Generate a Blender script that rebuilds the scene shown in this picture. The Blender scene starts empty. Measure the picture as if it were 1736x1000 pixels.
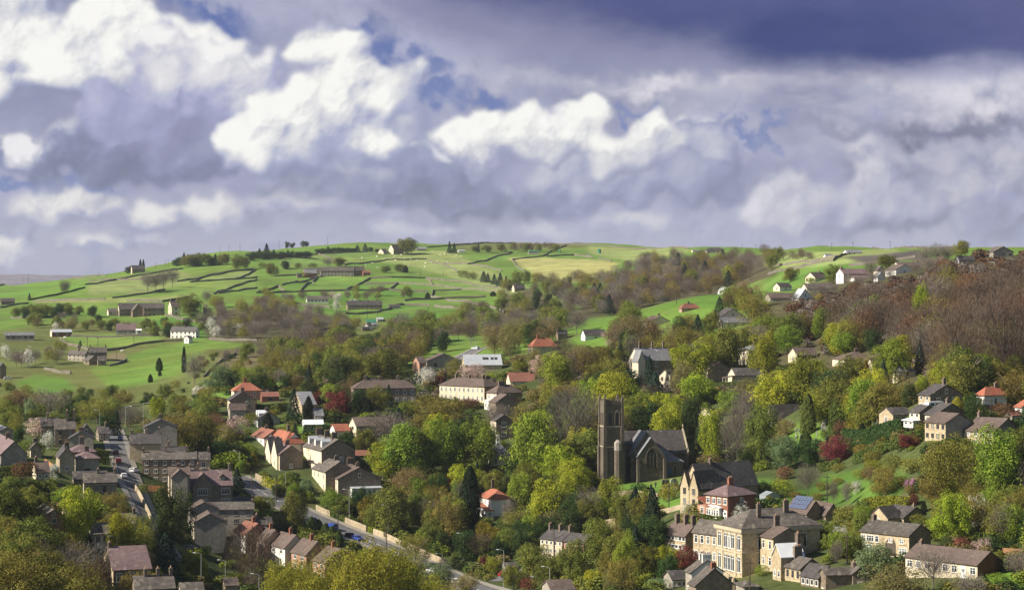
import bpy, bmesh, math, random
import numpy as np
from mathutils import Vector, Matrix
random.seed(7)
RNG = np.random.default_rng(7)
SC = bpy.context.scene
COL = SC.collection
R = math.radians
# ------------------------------------------------------------------ camera
F = 3240.0                      # focal length in pixels of a 1736 wide picture: a long lens, horizon at mid height
cam_data = bpy.data.cameras.new('camera')
cam_data.sensor_width = 36.0
cam_data.lens = 36.0 * F / 1736.0
cam_data.clip_start = 1.0
cam_data.clip_end = 30000.0
cam = bpy.data.objects.new('camera', cam_data)
cam.rotation_euler = (R(90), 0, 0)
COL.objects.link(cam)
SC.camera = cam
# ------------------------------------------------------------------ terrain as view-independent height field
# profiles of the valley: for sight lines over the hills (distance in metres, elevation as the tangent-like row 500 - y)
PROF = {
 -700: [(20,1150),(250,1150),(330,1090),(400,960),(450,870),(500,815),(600,765),(750,715),(850,690),(1000,645),(1100,618),(1250,575),(1450,540),(1700,512),(2000,494),(2250,484),(2600,500),(3200,490),(4500,464),(4900,468),(6000,500)],
 0:    [(20,1150),(250,1150),(330,1090),(400,960),(450,870),(500,815),(600,765),(750,715),(850,690),(1000,645),(1100,618),(1250,575),(1450,540),(1700,512),(2000,494),(2250,483),(2600,500),(3200,490),(4500,466),(4900,469),(6000,500)],
 200:  [(20,1150),(300,1150),(380,1080),(430,1000),(480,900),(560,820),(640,745),(750,715),(850,690),(1000,640),(1100,618),(1250,575),(1450,535),(1800,485),(2250,463),(2600,490),(3500,485),(4500,469),(6000,500)],
 400:  [(20,1150),(350,1150),(420,1090),(480,1020),(525,962),(600,870),(640,815),(730,705),(800,670),(900,640),(1000,612),(1250,570),(1450,525),(1850,475),(2300,427),(2700,450),(3500,480),(6000,500)],
 600:  [(20,1150),(330,1150),(400,1100),(480,1030),(550,960),(600,905),(640,830),(680,755),(720,700),(800,660),(900,625),(1100,590),(1300,553),(1500,522),(1900,470),(2200,435),(2500,413),(2900,435),(6000,500)],
 800:  [(20,1150),(330,1150),(400,1075),(480,1030),(550,990),(600,905),(640,830),(690,745),(760,688),(850,632),(900,602),(1000,585),(1200,560),(1400,533),(1600,507),(1900,471),(2200,440),(2600,414),(3000,435),(6000,500)],
 1000: [(20,1150),(300,1150),(380,1060),(450,1000),(525,940),(600,850),(640,803),(700,720),(760,650),(860,590),(950,551),(1020,566),(1150,590),(1300,550),(1500,503),(1900,463),(2300,432),(2700,413),(3200,440),(6000,500)],
 1200: [(20,1150),(300,1120),(350,1070),(400,1010),(430,972),(450,905),(480,866),(560,826),(620,802),(680,700),(740,648),(830,562),(950,500),(1000,505),(1100,560),(1200,540),(1500,490),(1900,442),(2400,421),(2700,430),(3500,470),(6000,500)],
 1400: [(20,1150),(280,1120),(340,1080),(380,1010),(420,930),(470,880),(500,840),(550,790),(600,722),(660,662),(760,580),(880,507),(1000,479),(1150,456),(1400,433),(1900,419),(2400,430),(3500,480),(6000,500)],
 1600: [(20,1150),(280,1120),(340,1060),(370,982),(400,935),(430,885),(470,757),(520,684),(600,640),(700,560),(800,500),(900,462),(1000,437),(1150,427),(1600,425),(2000,440),(2600,460),(6000,500)],
 1736: [(20,1150),(280,1120),(340,1050),(370,968),(400,920),(450,790),(500,725),(540,692),(600,640),(700,556),(800,497),(900,456),(1000,429),(1100,421),(1600,430),(2600,470),(6000,500)],
 2436: [(20,1150),(280,1120),(340,1040),(370,958),(400,905),(450,775),(500,710),(540,680),(600,630),(700,546),(800,485),(900,440),(1000,412),(1100,402),(1600,420),(2600,470),(6000,500)],
}
DS = np.concatenate([np.linspace(20, 300, 16)[:-1], 300 * (6000 / 300.0) ** (np.arange(520) / 519.0)])
DX = 4.0
XS = np.arange(-700, 2437, DX)
def pchip(xk, yk, x):
    xk = np.asarray(xk, float); yk = np.asarray(yk, float)
    h = np.diff(xk); dl = np.diff(yk) / h
    m = np.zeros_like(yk)
    for i in range(1, len(xk) - 1):
        if dl[i-1] * dl[i] > 0:
            w1 = 2*h[i] + h[i-1]; w2 = h[i] + 2*h[i-1]
            m[i] = (w1 + w2) / (w1/dl[i-1] + w2/dl[i])
    m[0] = dl[0]; m[-1] = dl[-1]
    i = np.clip(np.searchsorted(xk, x) - 1, 0, len(h) - 1)
    t = (x - xk[i]) / h[i]; t = np.clip(t, 0, 1)
    return ((1+2*t)*(1-t)**2*yk[i] + t*(1-t)**2*h[i]*m[i] + t*t*(3-2*t)*yk[i+1] + t*t*(t-1)*h[i]*m[i+1])
def build_heights():
    cx = sorted(PROF)
    rows = []
    for c in cx:
        p = PROF[c]
        d = [a for a, b in p]; z = [(500 - b) * a / F for a, b in p]
        rows.append(pchip(d, z, DS))
    rows = np.array(rows)                      # columns x distances
    z = np.empty((len(XS), len(DS)))
    for j in range(len(DS)):
        z[:, j] = pchip(cx, rows[:, j], XS)
    k = np.array([1, 4, 6, 4, 1.0]); k /= k.sum()
    for _ in range(28):                        # round the joints between sight lines
        zp = np.pad(z, ((2, 2), (0, 0)), mode='edge')
        z = sum(k[i] * zp[i:i + len(XS)] for i in range(5))
    X = (XS[:, None] - 868) * DS[None, :] / F; Y = np.broadcast_to(DS[None, :], X.shape)
    def vn(s, seed):
        r = np.random.default_rng(seed); out = 0
        for _ in range(7):
            a = r.uniform(0, 2*math.pi); f = r.uniform(.6, 1.5) / s
            out = out + np.sin((X*math.cos(a) + Y*math.sin(a)) * f * 2*math.pi + r.uniform(0, 7))
        return out / 3.5
    far = np.clip((Y - 700) / 600, 0, 1)
    z = z + far * (1.1 * vn(110, 3) + .5 * vn(45, 4)) + .12 * vn(18, 5) * np.clip((Y - 400)/200, .2, 1)
    # heather hill far beyond the right skyline
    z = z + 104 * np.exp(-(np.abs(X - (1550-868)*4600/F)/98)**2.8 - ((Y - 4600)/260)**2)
    return z
ZT = build_heights()
def ground(X, Y):
    """height of the ground at a place"""
    Y = max(Y, 21.0); x = 868 + X * F / Y
    i = min(max((x - XS[0]) / DX, 0), len(XS) - 1.001); j = int(np.searchsorted(DS, Y)) - 1
    j = min(max(j, 0), len(DS) - 2); a = int(i); t = i - a; s = (Y - DS[j]) / (DS[j+1] - DS[j])
    return float((ZT[a, j]*(1-t) + ZT[a+1, j]*t)*(1-s) + (ZT[a, j+1]*(1-t) + ZT[a+1, j+1]*t)*s)
YT = 500 - ZT * F / DS[None, :]
def dist_at(x, y, dmin=300.0):
    """distance at which the sight line (x, y) first meets the ground"""
    i = int(round(min(max((x - XS[0]) / DX, 0), len(XS) - 1)))
    col = YT[i]; j0 = int(np.searchsorted(DS, dmin))
    for j in range(max(j0, 1), len(DS)):
        if col[j] <= y:
            a, b = col[j-1], col[j]
            t = 0 if a == b else (a - y) / (a - b)
            return float(DS[j-1] + min(max(t, 0), 1) * (DS[j] - DS[j-1]))
    return float(DS[int(np.argmin(col))])
def at(x, y, d=None, dmin=300.0):
    """place on the ground that a map reference (x, y) stands for"""
    if d is None: d = dist_at(x, y, dmin)
    X = (x - 868) * d / F
    return Vector((X, d, ground(X, d)))
# ------------------------------------------------------------------ objects and naming
REG = []                        # (root, px, py, half width px) for label checks
def mesh_obj(name, me, parent=None, loc=None):
    o = bpy.data.objects.new(name, me); COL.objects.link(o)
    if parent is not None: o.parent = parent
    if loc is not None: o.location = loc
    return o
def thing(name, label, cat, loc, rotz=0.0, group=None):
    o = bpy.data.objects.new(name, None); COL.objects.link(o)
    o.empty_display_size = .5
    o.location = loc; o.rotation_euler = (0, 0, rotz)
    o['label'] = label; o['category'] = cat
    if group: o['group'] = group
    return o
def tag(o, label, cat, group=None):
    o['label'] = label; o['category'] = cat
    if group: o['group'] = group
    return o
class MB:
    """collects faces; build() links them as one mesh object"""
    def __init__(s): s.v = []; s.f = []; s.m = []
    def quad(s, *p, m=0):
        n = len(s.v); s.v += [tuple(q) for q in p]; s.f.append(tuple(range(n, n + len(p)))); s.m.append(m)
    def box(s, x0, x1, y0, y1, z0, z1, m=0):
        n = len(s.v)
        s.v += [(x0,y0,z0),(x1,y0,z0),(x1,y1,z0),(x0,y1,z0),(x0,y0,z1),(x1,y0,z1),(x1,y1,z1),(x0,y1,z1)]
        for q in ((0,3,2,1),(4,5,6,7),(0,1,5,4),(1,2,6,5),(2,3,7,6),(3,0,4,7)):
            s.f.append(tuple(n + i for i in q)); s.m.append(m)
    def prism(s, pts, depth_vec, m=0):
        """closed polygon extruded along a vector"""
        n = len(s.v); k = len(pts); dv = Vector(depth_vec)
        s.v += [tuple(p) for p in pts] + [tuple(Vector(p) + dv) for p in pts]
        s.f.append(tuple(range(n + k - 1, n - 1, -1))); s.m.append(m)
        s.f.append(tuple(range(n + k, n + 2*k))); s.m.append(m)
        for i in range(k):
            j = (i + 1) % k
            s.f.append((n+i, n+j, n+k+j, n+k+i)); s.m.append(m)
    def tube(s, p0, p1, r0, r1=None, n=6, m=0, cap=True):
        r1 = r0 if r1 is None else r1
        p0 = Vector(p0); p1 = Vector(p1); a = (p1 - p0)
        if a.length < 1e-6: return
        a.normalize(); u = a.orthogonal().normalized(); w = a.cross(u); b = len(s.v)
        for p, r in ((p0, r0), (p1, r1)):
            for i in range(n):
                t = 2*math.pi*i/n
                s.v.append(tuple(p + (u*math.cos(t) + w*math.sin(t))*r))
        for i in range(n):
            j = (i+1) % n
            s.f.append((b+i, b+j, b+n+j, b+n+i)); s.m.append(m)
        if cap:
            s.f.append(tuple(b+n+i for i in range(n))); s.m.append(m)
            s.f.append(tuple(b+i for i in range(n-1, -1, -1))); s.m.append(m)
    def mesh(s, name, mats, smooth=False):
        me = bpy.data.meshes.new(name); me.from_pydata(s.v, [], s.f)
        for m in (mats if isinstance(mats, (list, tuple)) else [mats]): me.materials.append(m)
        if any(s.m): me.polygons.foreach_set('material_index', s.m)
        if smooth: me.polygons.foreach_set('use_smooth', [True]*len(s.f))
        me.update(); return me
    def build(s, name, mats, parent=None, smooth=False, loc=None):
        return mesh_obj(name, s.mesh(name, mats, smooth), parent, loc)
# ------------------------------------------------------------------ node helper
class E:
    """a node socket with arithmetic"""
    def __init__(s, nt, sock): s.nt = nt; s.k = sock
    def _m(s, op, *a, clamp=False):
        n = s.nt.nodes.new('ShaderNodeMath'); n.operation = op; n.use_clamp = clamp
        for i, q in enumerate((s,) + a):
            if isinstance(q, E): s.nt.links.new(q.k, n.inputs[i])
            else: n.inputs[i].default_value = q
        return E(s.nt, n.outputs[0])
    def __add__(s, o): return s._m('ADD', o)
    __radd__ = __add__
    def __sub__(s, o): return s._m('SUBTRACT', o)
    def __rsub__(s, o): return s._m('MULTIPLY_ADD', -1.0, o)
    def __mul__(s, o): return s._m('MULTIPLY', o)
    __rmul__ = __mul__
    def __truediv__(s, o): return s._m('DIVIDE', o)
    def maxi(s, o): return s._m('MAXIMUM', o)
    def mini(s, o): return s._m('MINIMUM', o)
    def clamp(s): return s._m('ADD', 0.0, clamp=True)
    def smax(s, o, k): return s._m('SMOOTH_MAX', o, k)
    def sqrt(s): return s._m('SQRT')
    def step(s, a, b):
        n = s.nt.nodes.new('ShaderNodeMapRange'); n.interpolation_type = 'SMOOTHSTEP'
        s.nt.links.new(s.k, n.inputs['Value'])
        n.inputs['From Min'].default_value = a; n.inputs['From Max'].default_value = b
        return E(s.nt, n.outputs[0])
def vec(nt, x, y, z):
    n = nt.nodes.new('ShaderNodeCombineXYZ')
    for i, q in enumerate((x, y, z)):
        if isinstance(q, E): nt.links.new(q.k, n.inputs[i])
        else: n.inputs[i].default_value = q
    return E(nt, n.outputs[0])
def noise(nt, v, scale, detail=4, rough=.55, color=False, lac=2.0, dist=0.0):
    n = nt.nodes.new('ShaderNodeTexNoise'); n.inputs['Scale'].default_value = scale
    n.inputs['Detail'].default_value = detail; n.inputs['Roughness'].default_value = rough
    n.inputs['Lacunarity'].default_value = lac; n.inputs['Distortion'].default_value = dist
    if v is not None: nt.links.new(v.k, n.inputs['Vector'])
    return E(nt, n.outputs['Color' if color else 'Fac'])
def voro(nt, v, scale, detail=0, rough=.5, feat='SMOOTH_F1', smooth=1.0, out='Distance'):
    n = nt.nodes.new('ShaderNodeTexVoronoi'); n.feature = feat
    n.inputs['Scale'].default_value = scale; n.inputs['Detail'].default_value = detail
    n.inputs['Roughness'].default_value = rough
    if feat == 'SMOOTH_F1': n.inputs['Smoothness'].default_value = smooth
    if v is not None: nt.links.new(v.k, n.inputs['Vector'])
    return E(nt, n.outputs[out])
def mixc(nt, f, a, b, mode='MIX'):
    n = nt.nodes.new('ShaderNodeMix'); n.data_type = 'RGBA'; n.blend_type = mode
    if isinstance(f, E): nt.links.new(f.k, n.inputs[0])
    else: n.inputs[0].default_value = f
    for q, i in ((a, 6), (b, 7)):
        if isinstance(q, E): nt.links.new(q.k, n.inputs[i])
        else: n.inputs[i].default_value = (*q, 1)
    return E(nt, n.outputs[2])
def sep(nt, v):
    n = nt.nodes.new('ShaderNodeSeparateXYZ'); nt.links.new(v.k, n.inputs[0])
    return [E(nt, n.outputs[i]) for i in range(3)]
# ------------------------------------------------------------------ cloudscape, computed over bearing and elevation
SKX = np.arange(-320, 2057, 2.0); SKY_ = np.arange(-260, 561, 2.0)
def sky_field():
    GX, GY = np.meshgrid(SKX, SKY_); H, W = GX.shape
    def vnoise(s, seed, sx=1.0):
        """smooth random field with features of about s units"""
        r = np.random.default_rng(seed)
        gx = (GX - SKX[0])/(s*sx); gy = (GY - SKY_[0])/s
        n = r.random((int(gy.max()) + 3, int(gx.max()) + 3))
        i = gx.astype(int); j = gy.astype(int); u = gx - i; v = gy - j
        u = u*u*u*(u*(u*6-15)+10); v = v*v*v*(v*(v*6-15)+10)
        return (n[j, i]*(1-u) + n[j, i+1]*u)*(1-v) + (n[j+1, i]*(1-u) + n[j+1, i+1]*u)*v - .5
    def fbm(s, seed, octv=6, g=.55, sx=1.0):
        o = 0; a = 1; t = 0
        for k in range(octv):
            if s/2**k < 3: break
            o = o + a*vnoise(s/2**k, seed*31 + k, sx); t += a*a; a *= g
        return o/math.sqrt(t)*1.6
    def ss(a, b, x):
        t = np.clip((x - a)/(b - a), 0, 1); return t*t*(3-2*t)
    lin = lambda r, g, b: np.array([((v/255 + .055)/1.055)**2.4 for v in (r, g, b)])
    mix = lambda a, b, t: a*(1 - t[..., None]) + b*t[..., None]
    def blur(a, n):
        for _ in range(3):
            for ax in (0, 1):
                p = np.pad(a, [(n+1, n) if k == ax else (0, 0) for k in (0, 1)], mode='edge')
                c = np.cumsum(p, axis=ax)
                a = (np.take(c, range(2*n+1, c.shape[ax]), ax) - np.take(c, range(0, c.shape[ax]-2*n-1), ax))/(2*n+1)
        return a
    wxa, wya = fbm(150, 1), fbm(150, 2); wxb, wyb = fbm(40, 3), fbm(40, 4)
    fine = fbm(60, 5, 6, .6); nA = fbm(46, 60, 3, .5)
    nB = fbm(100, 61, 3, .5); bilA = 1 - 2*np.abs(fbm(44, 62, 4, .5)); bilB = 1 - 2*np.abs(fbm(110, 63, 4, .5))
    def ell(lst, warp=55, k=.0):
        X = GX + wxa*warp + wxb*warp*.42; Y = GY + wya*warp*.8 + wyb*warp*.38
        f = np.full(GX.shape, -9.0)
        for cx, cy, rx, ry, *w in lst:
            f = np.maximum(f, (1 - np.sqrt(((X-cx)/rx)**2 + ((Y-cy)/ry)**2))*(w[0] if w else 1))
        return f
    # clear sky
    img = mix(lin(92, 112, 172), lin(126, 142, 190), ss(-100, 420, GY))
    # thin grey cover with gaps
    gaps = ell([(350,28,110,40),(600,75,50,30),(655,115,52,40),(710,155,55,34),(770,188,60,28),(850,190,70,20),(1290,232,90,14),(1200,200,70,14),(1060,180,70,10),(70,325,110,14)], 60)
    cov = 1 - ss(-.12, .75, gaps + fine*.16 + fbm(120, 9)*.12)
    t = fbm(190, 10, 6, .55, 1.8)
    g = mix(lin(145,149,178), lin(178,180,206), ss(-.55, .55, t))
    g = mix(g, lin(184,185,202), ss(290, 440, GY + wya*14)*.8)
    img = mix(img, g, cov*.97)
    # pale streaks to the right
    t2 = fbm(110, 12, 6, .6, 2.6)
    def soft(lst, warp=60):
        X = GX + wxa*warp + wxb*warp*.45; Y = GY + wya*warp*.5 + wyb*warp*.35; f = 0
        for cx, cy, rx, ry, w in lst: f = f + w*np.exp(-((X-cx)/rx)**2 - ((Y-cy)/ry)**2)
        return f
    s = soft([(1380,190,230,32,.75),(1640,165,190,42,.85),(1290,140,240,20,.45),(1000,140,260,26,.35),(1720,275,170,30,.55),(1500,250,200,14,.3),(1690,320,150,50,.45),(1080,145,90,14,.3),(700,20,200,40,.15)])
    img = mix(img, lin(222,219,228), np.clip(s*(.75 + t2*.9), 0, 1))
    s = soft([(1670,222,130,24,.9),(1530,225,120,16,.6),(1400,228,90,12,.35),(1150,225,80,14,.35)])
    img = mix(img, lin(124,127,152), np.clip(s*(.8 + t2*.6), 0, 1))
    # cumulus banks
    SUN = np.array([-.50, -.60, .62]); SUN /= np.linalg.norm(SUN)
    def bank(img, bodies, lit, seed, base, top, soft_=.12, dens=1.0, gain=1.0, floor=.0, foot=None, wisp=.0):
        r = np.random.default_rng(seed)
        puffs = []
        for cx, cy, rx, ry, *kk in bodies:
            m = min(rx, ry); n = max(6, int(5*dens*(rx*ry)/(m*m)) + 6)
            for _ in range(n):
                a = r.uniform(0, 2*math.pi); q = math.sqrt(r.uniform(0, 1))*.72
                x, y = cx + rx*q*math.cos(a), cy + ry*q*math.sin(a); rr = m*r.uniform(.34, .55)
                puffs.append((x, y, r.uniform(0, .35)*m, rr))
                for _ in range(6):
                    a2 = r.uniform(-math.pi*1.15, math.pi*.15); e = r.uniform(.5, .95)
                    x2, y2 = x + rr*e*math.cos(a2), y + rr*e*math.sin(a2); r2 = rr*r.uniform(.3, .5)
                    z2 = puffs[-1][2]*0 + rr*math.sqrt(max(0, 1-e*e))*.8 + r.uniform(0,.2)*m
                    puffs.append((x2, y2, z2, r2))
                    if r2 > 9:
                        for _ in range(4):
                            a3 = r.uniform(-math.pi*1.15, math.pi*.15); e3 = r.uniform(.5, .95)
                            puffs.append((x2 + r2*e3*math.cos(a3), y2 + r2*e3*math.sin(a3), z2 + r2*.6*math.sqrt(1-e3*e3), r2*r.uniform(.32, .5)))
        X = GX + wxa*16 + wxb*13; Y = GY + wya*14 + wyb*12
        h = np.full(GX.shape, -30.0)
        for x, y, z, rr in puffs:
            i0 = int(max(0, (x - rr - 60 - SKX[0])/2)); i1 = int(min(W, (x + rr + 60 - SKX[0])/2 + 1))
            j0 = int(max(0, (y - rr - 60 - SKY_[0])/2)); j1 = int(min(H, (y + rr + 60 - SKY_[0])/2 + 1))
            if i0 >= i1 or j0 >= j1: continue
            d2 = (X[j0:j1, i0:i1] - x)**2 + (Y[j0:j1, i0:i1] - y)**2
            hh = np.where(d2 < rr*rr, z + np.sqrt(np.maximum(rr*rr - d2, 0)), -30.0)
            h[j0:j1, i0:i1] = np.maximum(h[j0:j1, i0:i1], hh)
        in_ = (h > -20).astype(float)
        a = blur(in_, 2)*.6 + blur(in_, 7)*.4
        a = ss(.5 - soft_*1.9, .5 + soft_*1.9, a + fine*.26 + bilA*.10 - .03)
        hp = np.maximum(h, 0)
        def shade(q, n, amp, kz):
            hb = blur(q, n) + amp
            gy, gx = np.gradient(hb, 2.0)
            nv = np.stack([-gx, -gy, np.full_like(gx, kz)], -1); nv /= np.linalg.norm(nv, axis=-1, keepdims=True)
            return np.clip(nv @ SUN, -1, 1)
        lamA = shade(hp, 3, bilA*4 + nA*4, 1.0); lamB = shade(hp, 10, nB*14 + bilB*5, .8); lam = .5*lamA + .5*lamB
        occ = np.clip((blur(hp + bilA*5, 3) - blur(hp, 16))/26, -1, 1)
        L = soft_map(lit)
        if foot is not None: L = L*(1 - ss(foot[0] - 25, foot[1] + 35, GY + wya*30 + wyb*16))
        t = (.56*L + L*(.66*(lam - .48) + .46*occ + .16*nB) + (1-L)*(.20*(lamB - .45) + .10*occ + .05*wxb) + .05*fine + .20 + wxa*.05)*(.55 + .45*gain)
        b = mix(base*.76, base*1.22, ss(-.02, .42, t + wxa*.05))
        mid_ = np.minimum(base*.35 + top*.62, 1)
        c = mix(mix(b, mid_, ss(.26, .70, t)), top, ss(.58, .98, t))
        return mix(img, c, a*(1 - wisp))
    def soft_map(lst):
        X = GX + wxa*24 + wxb*20; Y = GY + wya*18 + wyb*18; f = np.zeros_like(GX)
        for cx, cy, rx, ry, *w in lst:
            q = np.sqrt(((X-cx)/rx)**2 + ((Y-cy)/ry)**2)
            f = np.maximum(f, ss(1.85, .30, q + fine*.30 + nA*.16)*(w[0] if w else 1))
        return f
    WHITE = lin(253, 252, 247)
    img = bank(img, [(1640,330,110,60),(1720,300,90,50),(1560,330,120,55),(1480,275,90,40),(1700,370,110,40)], [(1480,250,70,22,.5),(1690,320,90,26,.5),(1600,385,90,26,.35),(1720,270,60,20,.4)], 21, lin(148,151,174), lin(218,216,226), .34, gain=.9)
    img = bank(img, [(1430,330,150,62),(1350,345,90,50),(1520,345,110,45),(1300,360,45,30)], [(1300,345,50,38,.75),(1420,310,170,70,.42),(1400,300,80,24,.55),(1345,390,70,26,.5),(1490,285,70,20,.35),(1430,350,60,20,.3)], 22, lin(152,155,180), lin(226,224,232), .30, gain=.95)
    img = bank(img, [(120,355,120,30),(255,365,80,28),(370,362,70,34),(150,420,80,16),(15,425,55,22),(490,350,110,30),(620,352,110,22),(240,415,60,12),(60,360,60,25),(900,385,120,20),(1080,380,90,24),(700,390,120,16),(1230,395,90,18)], [(130,345,80,22,.95),(255,352,60,22,.95),(352,350,40,30,.85),(160,408,60,12,.8),(15,418,42,16,.8),(500,340,60,14,.5),(60,365,50,20,.6),(900,380,90,14,.35),(1075,368,60,16,.4),(700,386,90,12,.35),(260,412,60,10,.5)], 23, lin(165,168,192), lin(238,236,234), .34, gain=.95)
    img = bank(img, [(700,290,120,75),(900,330,200,38),(1030,300,190,60),(1160,250,110,50),(1200,300,90,60)], [(745,268,45,14,.7),(690,240,40,30,.25),(1190,198,38,10,.7),(1000,290,160,50,.3),(1040,350,70,20,.4),(860,300,90,30,.2),(1200,240,60,20,.3)], 24, lin(144,149,178), lin(236,236,240), .24, gain=.9)
    img = bank(img, [(860,232,88,42),(940,215,80,38),(1000,195,42,34),(1085,215,70,36),(1010,255,120,40),(800,250,70,40),(1120,250,70,34)], [(850,222,80,28),(935,210,80,32),(998,190,42,30),(1085,203,70,22,.95),(1015,226,70,24,.85),(800,245,50,26,.75),(900,262,50,14,.6),(1000,245,220,70,.50),(860,270,90,40,.4),(1150,250,80,40,.4)], 25, lin(154,158,184), WHITE, .20, foot=(255, 330))
    img = bank(img, [(200,240,260,70),(90,270,230,48),(330,230,120,75),(560,280,170,42),(680,300,130,46)], [(25,238,26,42,.95),(60,215,60,20,.4),(280,240,38,40,.42),(180,200,140,30,.22),(630,300,50,14,.25)], 26, lin(138,144,174), lin(240,239,242), .22, gain=.95)
    img = bank(img, [(80,60,230,95),(10,110,120,70),(215,75,130,80),(325,75,65,48),(400,115,85,62),(250,160,150,75),(350,190,70,60),(-150,60,200,120)], [(60,75,250,90),(190,60,170,75),(320,72,85,40),(400,92,90,36,.95),(10,130,120,60),(200,130,70,36,.8),(120,185,250,52,.46),(320,130,140,70,.50),(400,140,90,60,.45)], 27, lin(152,158,186), WHITE, .20, foot=(120, 250))
    img = bank(img, [(300,95,90,45),(390,110,90,55),(330,170,130,80),(430,170,90,70),(240,210,150,70)], [(300,66,90,28,.9),(390,78,90,30,.9),(340,110,110,40,.55),(440,140,70,50,.5)], 31, lin(154,157,190), lin(246,245,244), .24, foot=(170, 290))
    img = bank(img, [(560,110,95,52),(610,165,85,62),(520,190,90,60),(430,215,70,68),(640,235,62,38),(480,245,90,42),(690,160,45,45,),(560,235,80,40)], [(555,108,100,44),(610,165,80,56),(450,215,90,56),(500,180,70,60,.95),(655,236,52,26),(450,255,70,32,.85),(560,210,60,30,.8),(540,180,170,120,.52),(690,165,50,40,.35),(470,290,110,30,.35)], 28, lin(154,159,188), WHITE, .19, foot=(250, 345))
    img = bank(img, [(500,320,150,24),(650,318,170,28),(850,335,150,26)], [(500,300,50,12,.25)], 29, lin(136,142,168), lin(210,210,220), .34, wisp=.25)
    # dark slab
    n3 = fbm(170, 40, 6, .55, 2.4)
    edge = 118 + (GX - 1200)*.035 - np.clip(900 - GX, 0, 1e9)*.22
    e = (edge - GY)/100 + n3*.34 + wyb*.05
    dk = ss(-.22, .40, e)*ss(420, 820, GX + n3*120)
    dc = mix(lin(142,144,174), lin(63,74,128), ss(.0, .85, e*.8 + (GX - 1150)/900 + n3*.25))
    dc = mix(dc, lin(112,114,158), np.clip(fbm(120, 41, 5, .5, 2.5)*.5 + .12, 0, .6))
    img = mix(img, dc, dk*.97)
    lum = (img @ np.array([.25, .62, .13]))[..., None]
    img = lum + (img - lum)*.96
    return np.clip(img*(1 + fine[..., None]*.035), 0, 1.05)
# ------------------------------------------------------------------ sun and sky
SUN_DIR = Vector((-0.95, -0.31, 0)).normalized(); SUN_EL = R(36)
to_sun = Vector((SUN_DIR.x*math.cos(SUN_EL), SUN_DIR.y*math.cos(SUN_EL), math.sin(SUN_EL)))
sl = bpy.data.lights.new('sun', 'SUN'); sl.energy = 5.0; sl.angle = R(.5); sl.color = (1.0, .92, .78)
so = bpy.data.objects.new('sun', sl); COL.objects.link(so)
so.rotation_euler = (-to_sun).to_track_quat('-Z', 'Y').to_euler(); so.location = (0, 0, 300)
world = bpy.data.worlds.new('World'); SC.world = world; world.use_nodes = True
wnt = world.node_tree; wnt.nodes.clear()
w_out = wnt.nodes.new('ShaderNodeOutputWorld'); w_bg = wnt.nodes.new('ShaderNodeBackground')
w_sky = wnt.nodes.new('ShaderNodeTexSky'); w_sky.sky_type = 'NISHITA'; w_sky.sun_disc = False
w_sky.sun_elevation = SUN_EL; w_sky.sun_rotation = math.atan2(SUN_DIR.x, SUN_DIR.y)
w_bg.inputs[1].default_value = .055
wnt.links.new(w_sky.outputs[0], w_bg.inputs[0]); wnt.links.new(w_bg.outputs[0], w_out.inputs[0])
def build_sky():
    img = sky_field()/2**.72; H, W, _ = img.shape
    gx, gy = np.meshgrid(SKX, SKY_)
    vx = (gx - 868)/F; vz = (500 - gy)/F
    d = np.stack([vx, np.ones_like(vx), vz], -1); d /= np.linalg.norm(d, axis=-1, keepdims=True)
    v = (d*14000).reshape(-1, 3).astype(np.float32)
    me = bpy.data.meshes.new('sky')
    i = np.arange(H*W).reshape(H, W)
    q = np.stack([i[:-1, :-1], i[1:, :-1], i[1:, 1:], i[:-1, 1:]], -1).reshape(-1, 4)
    me.vertices.add(len(v)); me.vertices.foreach_set('co', v.ravel())
    me.loops.add(q.size); me.loops.foreach_set('vertex_index', q.ravel().astype(np.int32))
    me.polygons.add(len(q)); me.polygons.foreach_set('loop_start', np.arange(0, q.size, 4, dtype=np.int32))
    me.update()
    at_ = me.attributes.new('cloud', 'FLOAT_COLOR', 'POINT')
    at_.data.foreach_set('color', np.concatenate([img.reshape(-1, 3), np.ones((H*W, 1))], 1).astype(np.float32).ravel())
    m = bpy.data.materials.new('cloudscape'); m.use_nodes = True; nt = m.node_tree; nt.nodes.clear()
    o = nt.nodes.new('ShaderNodeOutputMaterial'); e = nt.nodes.new('ShaderNodeEmission'); a = nt.nodes.new('ShaderNodeAttribute')
    a.attribute_name = 'cloud'; nt.links.new(a.outputs['Color'], e.inputs[0]); nt.links.new(e.outputs[0], o.inputs[0])
    m.cycles.emission_sampling = 'NONE'
    me.materials.append(m)
    ob = mesh_obj('sky', me); ob['kind'] = 'structure'
build_sky()
SC.view_settings.view_transform = 'Standard'; SC.view_settings.look = 'None'
SC.view_settings.exposure = 0.72; SC.view_settings.gamma = 1.0
SC.cycles.use_denoising = True; SC.cycles.denoising_input_passes = 'RGB_ALBEDO_NORMAL'; SC.cycles.denoising_prefilter = 'ACCURATE'
SC.cycles.max_bounces = 5; SC.cycles.diffuse_bounces = 3; SC.cycles.glossy_bounces = 2; SC.cycles.transmission_bounces = 3
SC.cycles.transparent_max_bounces = 4; SC.cycles.volume_bounces = 0
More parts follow.
